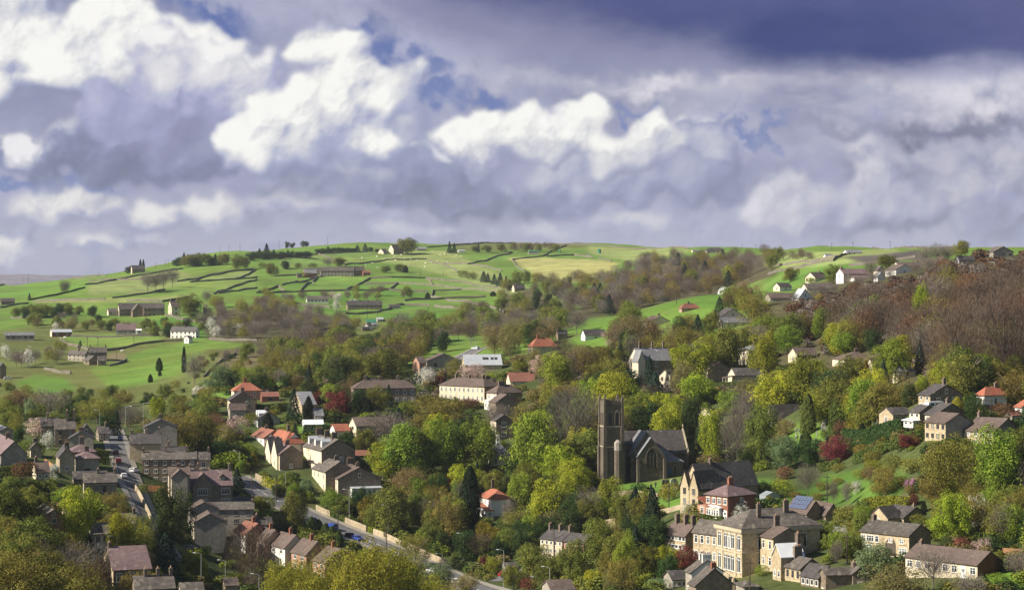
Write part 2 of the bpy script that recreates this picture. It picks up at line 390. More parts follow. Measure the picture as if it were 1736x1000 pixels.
# ------------------------------------------------------------------ materials
MATS = {}
def matte(name, base, var=.25, scale=1.5, rough=.9, second=None, spec=.25, detail=5, bump=0.0, obj=True, rnd=0.0, metal=0.0, spots=None):
    """procedural material: base colour broken up by noise at two scales, optional per-object variation"""
    if name in MATS: return MATS[name]
    m = bpy.data.materials.new(name); m.use_nodes = True; nt = m.node_tree; nt.nodes.clear()
    o = nt.nodes.new('ShaderNodeOutputMaterial'); p = nt.nodes.new('ShaderNodeBsdfPrincipled')
    nt.links.new(p.outputs[0], o.inputs[0])
    tc = nt.nodes.new('ShaderNodeTexCoord'); v = E(nt, tc.outputs['Object'])
    n1 = noise(nt, v, scale, detail, .6); n2 = noise(nt, v, scale*.13, 3, .5)
    f = (n1*.65 + n2*.35).step(.3, .7)
    lo = tuple(b*(1-var) for b in base); hi = second if second else tuple(min(b*(1+var), .95) for b in base)
    c = mixc(nt, f, lo, hi)
    if spots:
        c = mixc(nt, noise(nt, v, spots[1], 3, .5).step(spots[2], spots[2]+.1), c, spots[0])
    if rnd:
        oi = nt.nodes.new('ShaderNodeObjectInfo'); r = E(nt, oi.outputs['Random'])
        h = nt.nodes.new('ShaderNodeHueSaturation'); nt.links.new(c.k, h.inputs['Color'])
        nt.links.new((1.0 + (r - .5)*rnd).k, h.inputs['Value'])
        c = E(nt, h.outputs[0])
    nt.links.new(c.k, p.inputs['Base Color'])
    p.inputs['Roughness'].default_value = rough; p.inputs['Specular IOR Level'].default_value = spec
    p.inputs['Metallic'].default_value = metal
    if bump:
        b = nt.nodes.new('ShaderNodeBump'); b.inputs['Strength'].default_value = bump; b.inputs['Distance'].default_value = .1
        nt.links.new(n1.k, b.inputs['Height']); nt.links.new(b.outputs[0], p.inputs['Normal'])
    MATS[name] = m
    return m
# ------------------------------------------------------------------ ground
GRASS = (.122, .205, .038); LIME = (.155, .230, .050); DEEP = (.095, .190, .034); YELLOW = (.36, .35, .13); ROUGH = (.118, .135, .042)
MOOR = (.20, .16, .095); SCRUB = (.125, .105, .055); SLOPE = (.080, .150, .026); LAWN = (.115, .200, .034); GARDEN = (.060, .078, .026); WOODF = (.078, .070, .038); HEATH = (.085, .075, .07); PALEF = (.235, .285, .095)
FIELDS = [   # map reference polygon, colour, nearest and farthest distance
 ([(-700,1200),(2500,1200),(2500,690),(1300,600),(900,600),(300,690),(-700,690)], GARDEN, 0, 3000),
 ([(-700,690),(300,690),(420,640),(420,560),(300,540),(-700,560)], ROUGH, 700, 1400),
 ([(-700,600),(-10,560),(120,548),(0,520),(-700,520)], GRASS, 1000, 2400),
 ([(90,565),(275,568),(270,580),(180,592),(130,586)], LIME, 900, 1500),
 ([(25,648),(60,634),(110,640),(130,662),(90,668),(40,660)], DEEP, 700, 1200),
 ([(150,625),(270,585),(360,575),(440,577),(450,590),(350,592),(300,640),(190,660)], GRASS, 800, 1400),
 ([(180,600),(215,598),(215,615),(185,612)], MOOR, 800, 1400),
 ([(270,640),(310,640),(345,600),(390,600),(400,640),(330,680),(270,690)], ROUGH, 600, 1400),
 ([(362,598),(392,590),(430,594),(455,606),(470,622),(430,640),(398,628),(376,612)], SCRUB, 700, 1400),
 ([(255,545),(300,536),(345,545),(350,572),(330,578),(262,552)], DEEP, 900, 1600),
 ([(350,575),(430,584),(455,640),(640,575),(960,560),(1000,540),(870,470),(840,535),(740,552),(640,565),(590,545),(520,520),(430,515),(360,530),(345,550)], WOODF, 700, 1700),
 ([(520,515),(570,512),(580,530),(500,530)], DEEP, 1000, 1800),
 ([(640,525),(700,515),(830,530),(780,545),(650,545)], DEEP, 1000, 1900),
 ([(595,545),(650,545),(660,570),(600,570)], ROUGH, 900, 1500),
 ([(670,620),(735,600),(790,590),(700,618)], LAWN, 700, 1300),
 ([(0,483),(140,473),(150,484),(95,499),(0,506)], (.125,.225,.040), 1200, 2600),
 ([(150,480),(300,457),(340,472),(250,498),(150,500)], (.205,.255,.085), 1200, 2600),
 ([(60,509),(180,506),(330,500),(330,506),(215,512),(60,514)], (.235,.265,.09), 1200, 2600),
 ([(280,492),(322,479),(436,471),(436,488),(370,497),(300,503)], (.165,.245,.055), 1200, 2600),
 ([(347,470),(430,457),(436,470),(330,478)], (.20,.26,.085), 1200, 2600),
 ([(438,494),(478,483),(539,470),(508,494)], (.115,.215,.036), 1200, 2600),
 ([(539,470),(625,471),(588,491),(508,495)], (.14,.235,.045), 1200, 2600),
 ([(619,482),(664,471),(722,472),(734,485),(659,492),(590,492)], (.12,.225,.038), 1200, 2600),
 ([(722,472),(784,479),(868,493),(863,496),(734,484)], (.165,.25,.06), 1200, 2600),
 ([(476,437),(539,430),(624,425),(724,441),(652,442),(560,450),(470,455)], (.16,.24,.06), 1300, 2800),
 ([(434,497),(590,493),(726,495),(720,505),(560,512),(434,510)], (.105,.205,.034), 1200, 2600),
 ([(690,425),(760,425),(900,490),(860,500),(740,463),(640,440)], PALEF, 1300, 2700),
 ([(860,436),(1000,432),(1045,445),(1040,465),(955,480),(900,462)], YELLOW, 1300, 2700),
 ([(860,436),(890,428),(1000,430),(1050,445),(1000,440)], GRASS, 1500, 2800),
 ([(1000,418),(1180,422),(1080,445),(1000,430)], PALEF, 1500, 3000),
 ([(760,412),(1000,408),(1000,420),(780,425)], ROUGH, 1700, 3000),
 ([(960,590),(950,556),(1302,462),(1330,485),(1230,515),(1100,545),(1000,580)], (.10,.185,.032), 700, 1100),
 ([(1040,480),(1100,440),(1310,430),(1320,465),(1200,505),(1000,540),(960,540)], WOODF, 1000, 2500),
 ([(1295,478),(1480,440),(1500,448),(1420,466),(1300,492)], DEEP, 700, 1500),
 ([(1300,430),(1520,422),(1530,440),(1350,455),(1300,450)], PALEF, 1000, 2500),
 ([(1430,436),(1560,424),(1580,440),(1460,446)], HEATH, 900, 2500),
 ([(1290,520),(1380,480),(1560,440),(2500,400),(2500,660),(1600,665),(1300,620)], WOODF, 520, 1200),
 ([(1318,850),(1400,806),(1470,792),(1540,800),(1530,830),(1500,846),(1400,858)], SLOPE, 0, 800),
 ([(1020,812),(1160,808),(1160,835),(1020,830)], LAWN, 0, 800),
 ([(1110,842),(1160,842),(1160,862),(1110,862)], LAWN, 0, 800),
 ([(1260,812),(1310,812),(1300,835),(1262,835)], LAWN, 0, 800),
 ([(1320,720),(1400,720),(1410,760),(1330,765)], LAWN, 0, 800),
 ([(470,715),(520,715),(520,735),(470,735)], LAWN, 0, 900),
 ([(1640,960),(1736,960),(1736,1000),(1640,1000)], LAWN, 0, 800),
]
def build_ground():
    nx, nd = ZT.shape
    x = np.broadcast_to(XS[:, None], ZT.shape); d = np.broadcast_to(DS[None, :], ZT.shape); y = YT
    X = (x - 868)*d/F
    col = np.empty(ZT.shape + (3,))
    col[:] = GRASS
    col[d < 700] = GARDEN
    right = (x > 1230)
    col[(d > 3300)] = (.20, .19, .23); col[(d > 3300) & (x > 1200)] = (.030, .038, .055)  # far moor and hill: pale and blue haze tints put into the ground colour
    # each hill field has its own sward
    r = np.random.default_rng(5)
    wob = lambda s: np.sin(X/s + 1.3) * np.cos(d/s*1.7 + .4)
    tint = .10*wob(61) + .07*wob(23)
    for poly, c, d0, d1 in FIELDS:
        px = np.array([p[0] for p in poly], float); py = np.array([p[1] for p in poly], float)
        ins = np.zeros(ZT.shape, bool); j = len(poly) - 1
        for i in range(len(poly)):
            cond = ((py[i] > y) != (py[j] > y)) & (x < (px[j]-px[i])*(y-py[i])/((py[j]-py[i]) or 1e-9) + px[i])
            ins ^= cond; j = i
        ins &= (d >= d0) & (d <= d1)
        col[ins] = c
    for _ in range(2):
        for ax in (0, 1):
            col = (np.roll(col, 1, ax) + 2*col + np.roll(col, -1, ax))/4
    col[(d > 900)] *= .97
    col *= (1 + tint[..., None])
    # mown and grazed patches on the hill, field by field
    v = np.stack([X, d, ZT], -1).reshape(-1, 3).astype(np.float32)
    me = bpy.data.meshes.new('ground')
    i = np.arange(nx*nd).reshape(nx, nd)
    q = np.stack([i[:-1, :-1], i[1:, :-1], i[1:, 1:], i[:-1, 1:]], -1).reshape(-1, 4)
    me.vertices.add(len(v)); me.vertices.foreach_set('co', v.ravel())
    me.loops.add(q.size); me.loops.foreach_set('vertex_index', q.ravel().astype(np.int32))
    me.polygons.add(len(q)); me.polygons.foreach_set('loop_start', np.arange(0, q.size, 4, dtype=np.int32))
    me.polygons.foreach_set('use_smooth', np.ones(len(q), bool))
    me.update()
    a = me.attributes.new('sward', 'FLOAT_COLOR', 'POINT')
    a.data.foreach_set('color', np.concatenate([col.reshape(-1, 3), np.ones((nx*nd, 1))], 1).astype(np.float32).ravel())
    m = bpy.data.materials.new('turf'); m.use_nodes = True; nt = m.node_tree; nt.nodes.clear()
    o = nt.nodes.new('ShaderNodeOutputMaterial'); p = nt.nodes.new('ShaderNodeBsdfPrincipled'); nt.links.new(p.outputs[0], o.inputs[0])
    at_ = nt.nodes.new('ShaderNodeAttribute'); at_.attribute_name = 'sward'
    g = nt.nodes.new('ShaderNodeNewGeometry'); pos = E(nt, g.outputs['Position'])
    n1 = noise(nt, pos, .045, 6, .62); n2 = noise(nt, pos, .5, 5, .65); n3 = noise(nt, pos, .012, 4, .5)
    c = E(nt, at_.outputs['Color'])
    h = nt.nodes.new('ShaderNodeHueSaturation'); nt.links.new(c.k, h.inputs['Color'])
    nt.links.new((.465 + n3*.07).k, h.inputs['Hue'])
    nt.links.new(((n1*.62 + n2*.40 - .51)*1.7 + 1.0).k, h.inputs['Value'])
    n4 = noise(nt, pos, .028, 7, .68); n5 = noise(nt, pos, .16, 4, .7)
    tuft = ((n4*.6 + n5*.5) - .55).step(-.02, .16)
    cc = mixc(nt, tuft*.50, E(nt, h.outputs[0]), (.165, .150, .062))
    nt.links.new(cc.k, p.inputs['Base Color'])
    p.inputs['Roughness'].default_value = 1.0; p.inputs['Specular IOR Level'].default_value = .05
    b = nt.nodes.new('ShaderNodeBump'); b.inputs['Strength'].default_value = .9; b.inputs['Distance'].default_value = .9
    nt.links.new((n1*1.0 + n2*.5).k, b.inputs['Height']); nt.links.new(b.outputs[0], p.inputs['Normal'])
    me.materials.append(m)
    ob = mesh_obj('ground', me); ob['kind'] = 'structure'
build_ground()
# ------------------------------------------------------------------ roads
asphalt = matte('asphalt', (.125,.122,.128), .22, .8, .85, spots=((.09,.088,.092), .25, .62))
pavement_m = matte('paving', (.24,.22,.19), .2, 1.2, .9)
paint = matte('road_paint', (.62,.62,.58), .15, 4, .8)
track_m = matte('track', (.22,.19,.14), .25, .8, .95)
def resample(pts, step):
    out = [pts[0]]; 
    for a, b in zip(pts, pts[1:]):
        n = max(1, int((b - a).length/step))
        out += [a + (b - a)*(k/n) for k in range(1, n+1)]
    return out
def smooth_line(refs, step=3.0, dists=None):
    pts = []
    for k, r in enumerate(refs):
        p = at(r[0], r[1], r[2] if len(r) > 2 else None); pts.append(Vector((p.x, p.y, 0)))
    for _ in range(2):
        q = [pts[0]]
        for a, b in zip(pts, pts[1:]): q += [a*.75 + b*.25, a*.25 + b*.75]
        pts = q + [pts[-1]]
    return resample(pts, step)
def ribbon(mb, line, o0, o1, lift, dash=None, m=0):
    prev = None; acc = 0
    for k, p in enumerate(line):
        t = (line[min(k+1, len(line)-1)] - line[max(k-1, 0)]); t.z = 0; t.normalize(); n = Vector((-t.y, t.x, 0))
        row = []
        for s in range(3):
            o = o0 + (o1-o0)*s/2; q = p + n*o; row.append(Vector((q.x, q.y, ground(q.x, q.y) + lift)))
        if prev is not None:
            acc += (p - line[k-1]).length
            if dash is None or (acc % (dash*2)) < dash:
                for s in range(2): mb.quad(prev[s], prev[s+1], row[s+1], row[s], m=m)
        prev = row
ROAD_MAIN = [(398,808),(425,822),(470,850),(520,874),(566,893),(612,912),(660,932),(700,950),(752,972),(800,992),(850,1012),(920,1045)]
ROAD_SIDE = [(189,728),(194,742),(201,765),(210,790),(220,815),(234,845),(250,878),(270,910),(300,950)]
ROAD_TOP = [(776,611),(790,603),(806,594),(818,589)]
def road(name, refs, w, pav=True, line_=True):
    L = smooth_line(refs)
    mb = MB(); ribbon(mb, L, -w/2, w/2, .10); o = mb.build(name, asphalt); o['kind'] = 'structure'
    if pav:
        for s in (-1, 1):
            mb = MB(); ribbon(mb, L, s*(w/2+.02), s*(w/2 + 1.9), .22)
            ribbon(mb, L, s*(w/2+.0), s*(w/2 + .02), .16)
            q = mb.build('pavement', pavement_m); q['kind'] = 'structure'
    if line_:
        mb = MB(); ribbon(mb, resample(L, 1.0), -.13, .13, .13, dash=3.0); q = mb.build('road_marking', paint); q['kind'] = 'structure'
    return L
L_MAIN = road('main_road', ROAD_MAIN, 7.5)
L_SIDE = road('side_road', ROAD_SIDE, 4.6, line_=False)
L_TOP = road('upper_road', ROAD_TOP, 6.0)
mb = MB(); ribbon(mb, smooth_line([(843,985),(862,978),(880,972)]), -6, 6, .1); q = mb.build('parking_area', asphalt); q['kind'] = 'structure'
mb = MB(); ribbon(mb, smooth_line([(1112,868),(1135,864),(1160,858)], 2.0), -1.5, 1.5, .12); q = mb.build('path', track_m); q['kind'] = 'structure'
# ------------------------------------------------------------------ building materials
W = {
 'buff':  matte('gritstone', (.43,.345,.225), .30, 1.6, .9, spots=((.26,.20,.13), .9, .60), rnd=.25, bump=.3),
 'church': matte('blackened_stone', (.125,.103,.080), .35, 1.2, .92, spots=((.20,.165,.12), .6, .62), bump=.3),
 'soot':  matte('sooty_stone', (.215,.170,.125), .35, 1.4, .92, spots=((.12,.095,.075), .8, .60), rnd=.25, bump=.3),  # dark stone; also paints shade into the sides of pale-fronted houses
 'grey':  matte('grey_stone', (.30,.27,.225), .28, 1.5, .92, spots=((.18,.155,.13), .9, .62), rnd=.2, bump=.3),
 'white': matte('white_render', (.64,.63,.60), .08, .7, .85, spots=((.60,.59,.55), .5, .64)),
 'cream': matte('cream_render', (.62,.54,.40), .12, .8, .88, spots=((.45,.38,.28), .5, .62), rnd=.15),
 'brick': matte('red_brick', (.215,.095,.066), .32, 2.6, .9, spots=((.22,.075,.05), 1.2, .6), rnd=.15),
 'pink':  matte('pale_brick', (.40,.23,.17), .22, 2.4, .9, rnd=.2),
}
RF = {
 'stone': matte('stone_slate', (.096,.083,.073), .45, 1.1, .85, spots=((.175,.152,.122), .55, .60), rnd=.25, bump=.5),
 'dark':  matte('dark_slate', (.068,.060,.058), .38, 1.2, .6, spots=((.15,.13,.115), .5, .62), rnd=.25, bump=.4),
 'brown': matte('brown_tile', (.108,.080,.069), .32, 1.6, .85, spots=((.155,.12,.095), .5, .62), rnd=.2, bump=.4),
 'purple':matte('purple_slate', (.165,.112,.112), .28, 1.2, .55, spots=((.25,.19,.185), .6, .60), rnd=.15, bump=.4),
 'red':   matte('red_tile', (.29,.105,.066), .30, 1.5, .8, spots=((.30,.085,.045), .6, .60), rnd=.15, bump=.4),
 'rust':  matte('rust_tile', (.22,.095,.068), .28, 1.5, .8, spots=((.19,.08,.06), .6, .60), rnd=.1, bump=.4),
 'grey':  matte('grey_slate', (.18,.18,.19), .25, 1.2, .5, spots=((.33,.32,.31), .6, .62), rnd=.2, bump=.3),
 'sheet': matte('grey_sheeting', (.42,.44,.47), .12, .8, .4),
 'green': matte('green_sheeting', (.05,.20,.12), .2, .8, .5),
 'white': matte('white_roof', (.75,.76,.78), .06, .8, .5),
}
stone_trim = matte('dressed_stone', (.46,.39,.28), .2, 2, .85)
frame_w = matte('white_frame', (.80,.80,.78), .05, 3, .5)
frame_d = matte('dark_frame', (.09,.07,.055), .2, 3, .6)
chim_m = matte('chimney_stone', (.16,.125,.10), .35, 1.5, .92, rnd=.3)
chim_b = matte('chimney_brick', (.27,.11,.075), .3, 2, .92)
pot_m = matte('chimney_pot', (.36,.22,.14), .25, 4, .85)
door_m = [matte('door_paint_'+n, c, .1, 2, .45) for n, c in (('white',(.72,.72,.70)),('green',(.04,.12,.07)),('blue',(.05,.09,.20)),('red',(.28,.04,.03)),('brown',(.14,.08,.045)))]
def glass_mat():
    m = bpy.data.materials.new('window_glass'); m.use_nodes = True; nt = m.node_tree; p = nt.nodes['Principled BSDF']
    tc = nt.nodes.new('ShaderNodeTexCoord'); oi = nt.nodes.new('ShaderNodeObjectInfo')
    r = E(nt, oi.outputs['Random'])
    c = mixc(nt, noise(nt, E(nt, tc.outputs['Object']), 1.6, 2, .5).step(.35, .65), (.020,.024,.030), (.060,.066,.075))
    c = mixc(nt, r.step(.62, .95), c, (.26,.26,.25))          # some panes show drawn blinds or nets
    nt.links.new(c.k, p.inputs['Base Color']); p.inputs['Roughness'].default_value = .08; p.inputs['Specular IOR Level'].default_value = .6
    return m
glass = glass_mat()
solar_m = matte('solar_cell', (.10,.12,.19), .25, 3, .18, spec=.7)
WINC = {}
def window_mesh(w, h, style):
    k = (round(w, 1), round(h, 1), style)
    if k in WINC: return WINC[k]
    w, h = k[0], k[1]
    mb = MB(); b = .10
    fm = {'w': 0, 'd': 1, 'n': 0}[style[0]]
    if style.endswith('a'):                          # round-headed window
        n = 8; zc = h - w/2
        def arc(r): return [(w/2 + r*math.cos(math.pi*i/n), -.05, zc + r*math.sin(math.pi*i/n)) for i in range(n+1)]
        o = [(w, -.05, 0)] + arc(w/2) + [(0, -.05, 0)]; q = [(w-b, -.05, b)] + arc(w/2-b) + [(b, -.05, b)]
        for i in range(len(o)-1): mb.quad(o[i], q[i], q[i+1], o[i+1], m=fm)
        mb.quad(o[-1], q[-1], q[0], o[0], m=fm)
        for i in range(len(o)-1): mb.quad(o[i], o[i+1], (o[i+1][0], .01, o[i+1][2]), (o[i][0], .01, o[i][2]), m=fm)
        mb.box(b, w-b, -.05, .0, zc-.05, zc+.05, m=fm); mb.box(w/2-.045, w/2+.045, -.048, .0, b, h-b, m=fm)
        # moulded hood
        o2 = [(w/2 + (w/2+.28)*math.cos(math.pi*i/n), -.12, zc + (w/2+.28)*math.sin(math.pi*i/n)) for i in range(n+1)]
        o1 = [(w/2 + (w/2+.02)*math.cos(math.pi*i/n), -.12, zc + (w/2+.02)*math.sin(math.pi*i/n)) for i in range(n+1)]
        for i in range(n):
            mb.quad(o1[i], o1[i+1], o2[i+1], o2[i], m=2)
            mb.quad(o2[i], o2[i+1], (o2[i+1][0], .01, o2[i+1][2]), (o2[i][0], .01, o2[i][2]), m=2)
            mb.quad(o1[i+1], o1[i], (o1[i][0], .01, o1[i][2]), (o1[i+1][0], .01, o1[i+1][2]), m=2)
        mb.box(-.2, w+.2, -.16, .01, -.2, -.02, m=2)
        pane = MB(); pane.v = [(b*.7, -.02, b*.7)] + [(w-b*.7, -.02, b*.7)] + [(x, -.02, z) for x, _, z in arc(w/2-b*.7)]; pane.f = [tuple(range(len(pane.v)))]; pane.m = [0]
    else:
        mb.box(0, b, -.05, .01, 0, h, m=fm); mb.box(w-b, w, -.05, .01, 0, h, m=fm)
        mb.box(b, w-b, -.05, .01, 0, b, m=fm); mb.box(b, w-b, -.05, .01, h-b, h, m=fm)
        if style[0] != 'n':
            nm = max(1, int(round(w/.75)) - 1) if w > 1.0 else 0
            for i in range(nm):
                x = w*(i+1)/(nm+1); mb.box(x-.035, x+.035, -.045, .0, b, h-b, m=fm)
            if h > 1.25: mb.box(b, w-b, -.044, .0, h*.62, h*.62+.06, m=fm)
        if 'b' not in style:
            mb.box(-.12, w+.12, -.09, .01, -.16, -.01, m=2); mb.box(-.12, w+.12, -.035, .01, h+.01, h+.24, m=2)
        pane = MB(); pane.quad((b*.7, -.02, b*.7), (w-b*.7, -.02, b*.7), (w-b*.7, -.02, h-b*.7), (b*.7, -.02, h-b*.7))
    WINC[k] = (mb.mesh('window', [frame_w, frame_d, stone_trim]), pane.mesh('pane', glass))
    return WINC[k]
def add_window(root, x, y, z, w, h, rot, style='w'):
    a, b = window_mesh(w, h, style)
    o = mesh_obj('window', a, root, (x, y, z)); o.rotation_euler = (0, 0, rot)
    p = mesh_obj('pane', b, o)
    return o
DOORC = {}
def add_door(root, x, y, z, rot, k=0, w=1.0, h=2.1):
    key = (k, w, h)
    if key not in DOORC:
        mb = MB(); mb.box(0, w, -.04, .01, 0, h); mb.box(-.12, -.01, -.07, .01, 0, h+.15, m=1); mb.box(w+.01, w+.12, -.07, .01, 0, h+.15, m=1); mb.box(-.01, w+.01, -.07, .01, h+.01, h+.15, m=1)
        mb.box(.2, w-.2, -.055, -.03, h*.55, h*.85, m=2)
        DOORC[key] = mb.mesh('door', [door_m[k], frame_w, glass])
    o = mesh_obj('door', DOORC[key], root, (x, y, z)); o.rotation_euler = (0, 0, rot); return o
def add_chimney(root, x, y, z0, z1, m=None, w=1.3, dp=.62, pots=2):
    mb = MB(); mb.box(-w/2, w/2, -dp/2, dp/2, 0, z1-z0); mb.box(-w/2-.07, w/2+.07, -dp/2-.07, dp/2+.07, z1-z0-.28, z1-z0-.12)
    o = mb.build('chimney', m or chim_m, root, loc=(x, y, z0))
    for i in range(pots):
        t = MB(); px = (i - (pots-1)/2)*min(.45, w/pots); t.tube((px, 0, z1-z0-.02), (px, 0, z1-z0+.42), .14, .11, 7)
        t.build('chimney_pot', pot_m, o)
    return o
def gable_roof(along, span, rise, ov=.38, vg=.25, th=.2):
    """chevron roof over 0..along in x, 0..span in y, eaves at z = 0"""
    mb = MB(); s = rise/(span/2); e = -ov*s
    pts = [(-vg,-ov,e+.02),(-vg,span/2,rise+.02),(-vg,span+ov,e+.02),(-vg,span+ov,e+th),(-vg,span/2,rise+th*1.15),(-vg,-ov,e+th)]
    mb.prism(pts, (along+2*vg, 0, 0))
    return mb
def hip_roof(a, b, rise, ov=.42, th=.16):
    """hipped roof over 0..a, 0..b, ridge along the longer side"""
    mb = MB(); x0, x1, y0, y1 = -ov, a+ov, -ov, b+ov
    if a >= b: h = min((b)/2*1.0, a/2-.05); r = [(h, b/2), (a-h, b/2)]
    else: h = min(a/2, b/2-.05); r = [(a/2, h), (a/2, b-h)]
    v = [(x0,y0,0),(x1,y0,0),(x1,y1,0),(x0,y1,0),(x0,y0,th),(x1,y0,th),(x1,y1,th),(x0,y1,th),(r[0][0],r[0][1],rise+th),(r[1][0],r[1][1],rise+th)]
    if a >= b: fs = [(4,5,9,8),(5,6,9),(6,7,8,9),(7,4,8)]
    else: fs = [(4,5,8),(5,6,9,8),(6,7,9),(7,4,8,9)]
    mb.v = v; mb.f = [(3,2,1,0),(0,1,5,4),(1,2,6,5),(2,3,7,6),(3,0,4,7)] + fs; mb.m = [0]*len(mb.f)
    return mb, r
INFO = []; DIM = {}; BOX = []
def house(label, cx, yb, xl, xr, th, ye, yr, form, wall, roof, cat='house', name='house', wl=None, wr=None, ch=(), d=None, ws='w', door=None, group=None, chm=None, rise=None, lm=None, hE=None, base=3.0, dmin=300, Ll=None, Lr=None, gw=None, keep=False):
    """a building from surveyed references: near corner (cx, yb), far ends of its two seen walls, eaves and ridge rows, bearing th"""
    if d is None: d = dist_at(cx, yb, dmin)
    gd = dist_at(cx, yb, dmin)
    dif = 500 - ground((cx-868)*d/F, d)*F/d - yb
    if yb < 1000 and not keep and abs(dif) > 5: d = gd
    t = R(th); sn, cs = math.sin(t), math.cos(t)
    Xc = (cx - 868)*d/F; zc = (500 - yb)*d/F; ul = xl - 868; ur = xr - 868
    if Ll is None: Ll = (Xc*F - ul*d)/(sn*F + ul*cs)
    if Lr is None: Lr = (ur*d - Xc*F)/(cs*F - ur*sn)
    if Ll > 11 and cx - xl < 17: Ll = 8.5
    Ll = min(max(Ll, 3.6), 60); Lr = min(max(Lr, 3.2), 60)
    if hE is None: hE = (yb - ye)*d/F
    dc = d + Lr/2*sn + Ll/2*cs
    zr = (500 - yr)*dc/F - zc
    hip = form[0] == 'H'; ax = form[-1]
    span = Lr if ax == 'L' else Ll; along = Ll if ax == 'L' else Lr
    if hip: span = min(Ll, Lr)
    if rise is None: rise = min(max(zr - hE, .24*span), .62*span)
    INFO.append((label[:44], round(d), round(Ll,1), round(Lr,1), round(hE,1), round(rise,1)))
    BOX.append((xl, xr, yr - 4, yb, d))
    # base centre
    px = Xc + Lr/2*cs - Ll/2*sn; py = d + Lr/2*sn + Ll/2*cs
    root = thing(name, label, cat, (px, py, zc), t, group)
    REG.append((root, (cx + (xl+xr)/2)/2, (yb+yr)/2))
    x0, y0 = -Lr/2, -Ll/2; x1, y1 = Lr/2, Ll/2
    mb = MB(); B = -base
    if hip:
        mb.box(x0, x1, y0, y1, B, hE)
    elif ax == 'L':
        mb.prism([(x0,y0,B),(x1,y0,B),(x1,y0,hE),(0,y0,hE+rise),(x0,y0,hE)], (0, Ll, 0))
    else:
        mb.prism([(x0,y0,B),(x0,y0,hE),(x0,0,hE+rise),(x0,y1,hE),(x0,y1,B)], (Lr, 0, 0))
    wm = W[wall]
    if lm:                                    # paler left front: another finish on some, sunlit side painted in on stone houses
        for i, f in enumerate(mb.f):
            vs = [mb.v[k] for k in f]
            if all(abs(v[0]-x0) < 1e-4 for v in vs): mb.m[i] = 1
        mb.build('wall', [wm, W[lm]], root)
    else: mb.build('wall', wm, root)
    rm = RF[roof]
    if hip:
        rb, rr = hip_roof(Lr, Ll, rise); ro = rb.build('roof', rm, root, loc=(x0, y0, hE+.01))
        ridge = [(rr[0][0]+x0, rr[0][1]+y0), (rr[1][0]+x0, rr[1][1]+y0)]
    elif ax == 'L':
        ro = gable_roof(Ll, Lr, rise).build('roof', rm, root, loc=(x1, y0, hE)); ro.rotation_euler = (0, 0, R(90)); ridge = [(0, y0), (0, y1)]
    else:
        ro = gable_roof(Lr, Ll, rise).build('roof', rm, root, loc=(x0, y0, hE)); ridge = [(x0, 0), (x1, 0)]
    for c in ch:
        f = c[0]; hh = c[1] if len(c) > 1 else 1.5; wd = c[2] if len(c) > 2 else 1.3
        qx = ridge[0][0] + (ridge[1][0]-ridge[0][0])*f; qy = ridge[0][1] + (ridge[1][1]-ridge[0][1])*f
        off = c[3] if len(c) > 3 else 0
        if ax == 'L': qx += off; qx = qx; qy = min(max(qy, y0+.35), y1-.35)
        else: qy += off; qx = min(max(qx, x0+.35), x1-.35)
        zt = hE + rise
        co = add_chimney(root, qx, qy, zt - 1.0 - abs(off)*.7, zt + hh, {'b': chim_b, 'w': W['white'], 'c': stone_trim}.get(chm), wd, .62, max(1, int(wd/.45)))
        if ax == 'R' and not hip: co.rotation_euler = (0, 0, R(90))
    rows = 1 if hE < 3.9 else 2 if hE < 8.2 else 3
    def face(L, spec, left):
        if spec is None:
            gable = (ax == 'L') != left and not hip
            spec = (rows, (1 if L > 4 else 0) if gable else max(1, int(L/3.2)))
        if not spec or not spec[1]: return
        r_, c_ = spec[0], spec[1]; wd = spec[2] if len(spec) > 2 else min(1.25, L/c_*.5); st = spec[3] if len(spec) > 3 else ws
        fh = hE/rows if r_ <= rows else hE/r_
        for r in range(r_):
            for c in range(c_):
                s = L*(c+.5)/c_ - wd/2; z = fh*(r + .30); h = fh*.5
                if door and door[0] == ('l' if left else 'r') and r == 0 and c == door[1]:
                    if left: add_door(root, x0, y1 - (s + .1), 0.0, -math.pi/2, door[2])
                    else: add_door(root, x0 + s + .1, y0, 0.0, 0, door[2])
                    continue
                if left: add_window(root, x0, y1 - s, z, wd, h, -math.pi/2, st)
                else: add_window(root, x0 + s, y0, z, wd, h, 0, st)
    face(Ll, wl, True); face(Lr, wr, False)
    if gw and not hip:                         # a window in the gable
        if ax == 'L': add_window(root, -.45, y0, hE + rise*.12, .9, min(1.2, rise*.5), 0, ws)
        else: add_window(root, x0, .45, hE + rise*.12, .9, min(1.2, rise*.5), -math.pi/2, ws)
    DIM[root.name] = (Lr, Ll, hE, rise)
    return root
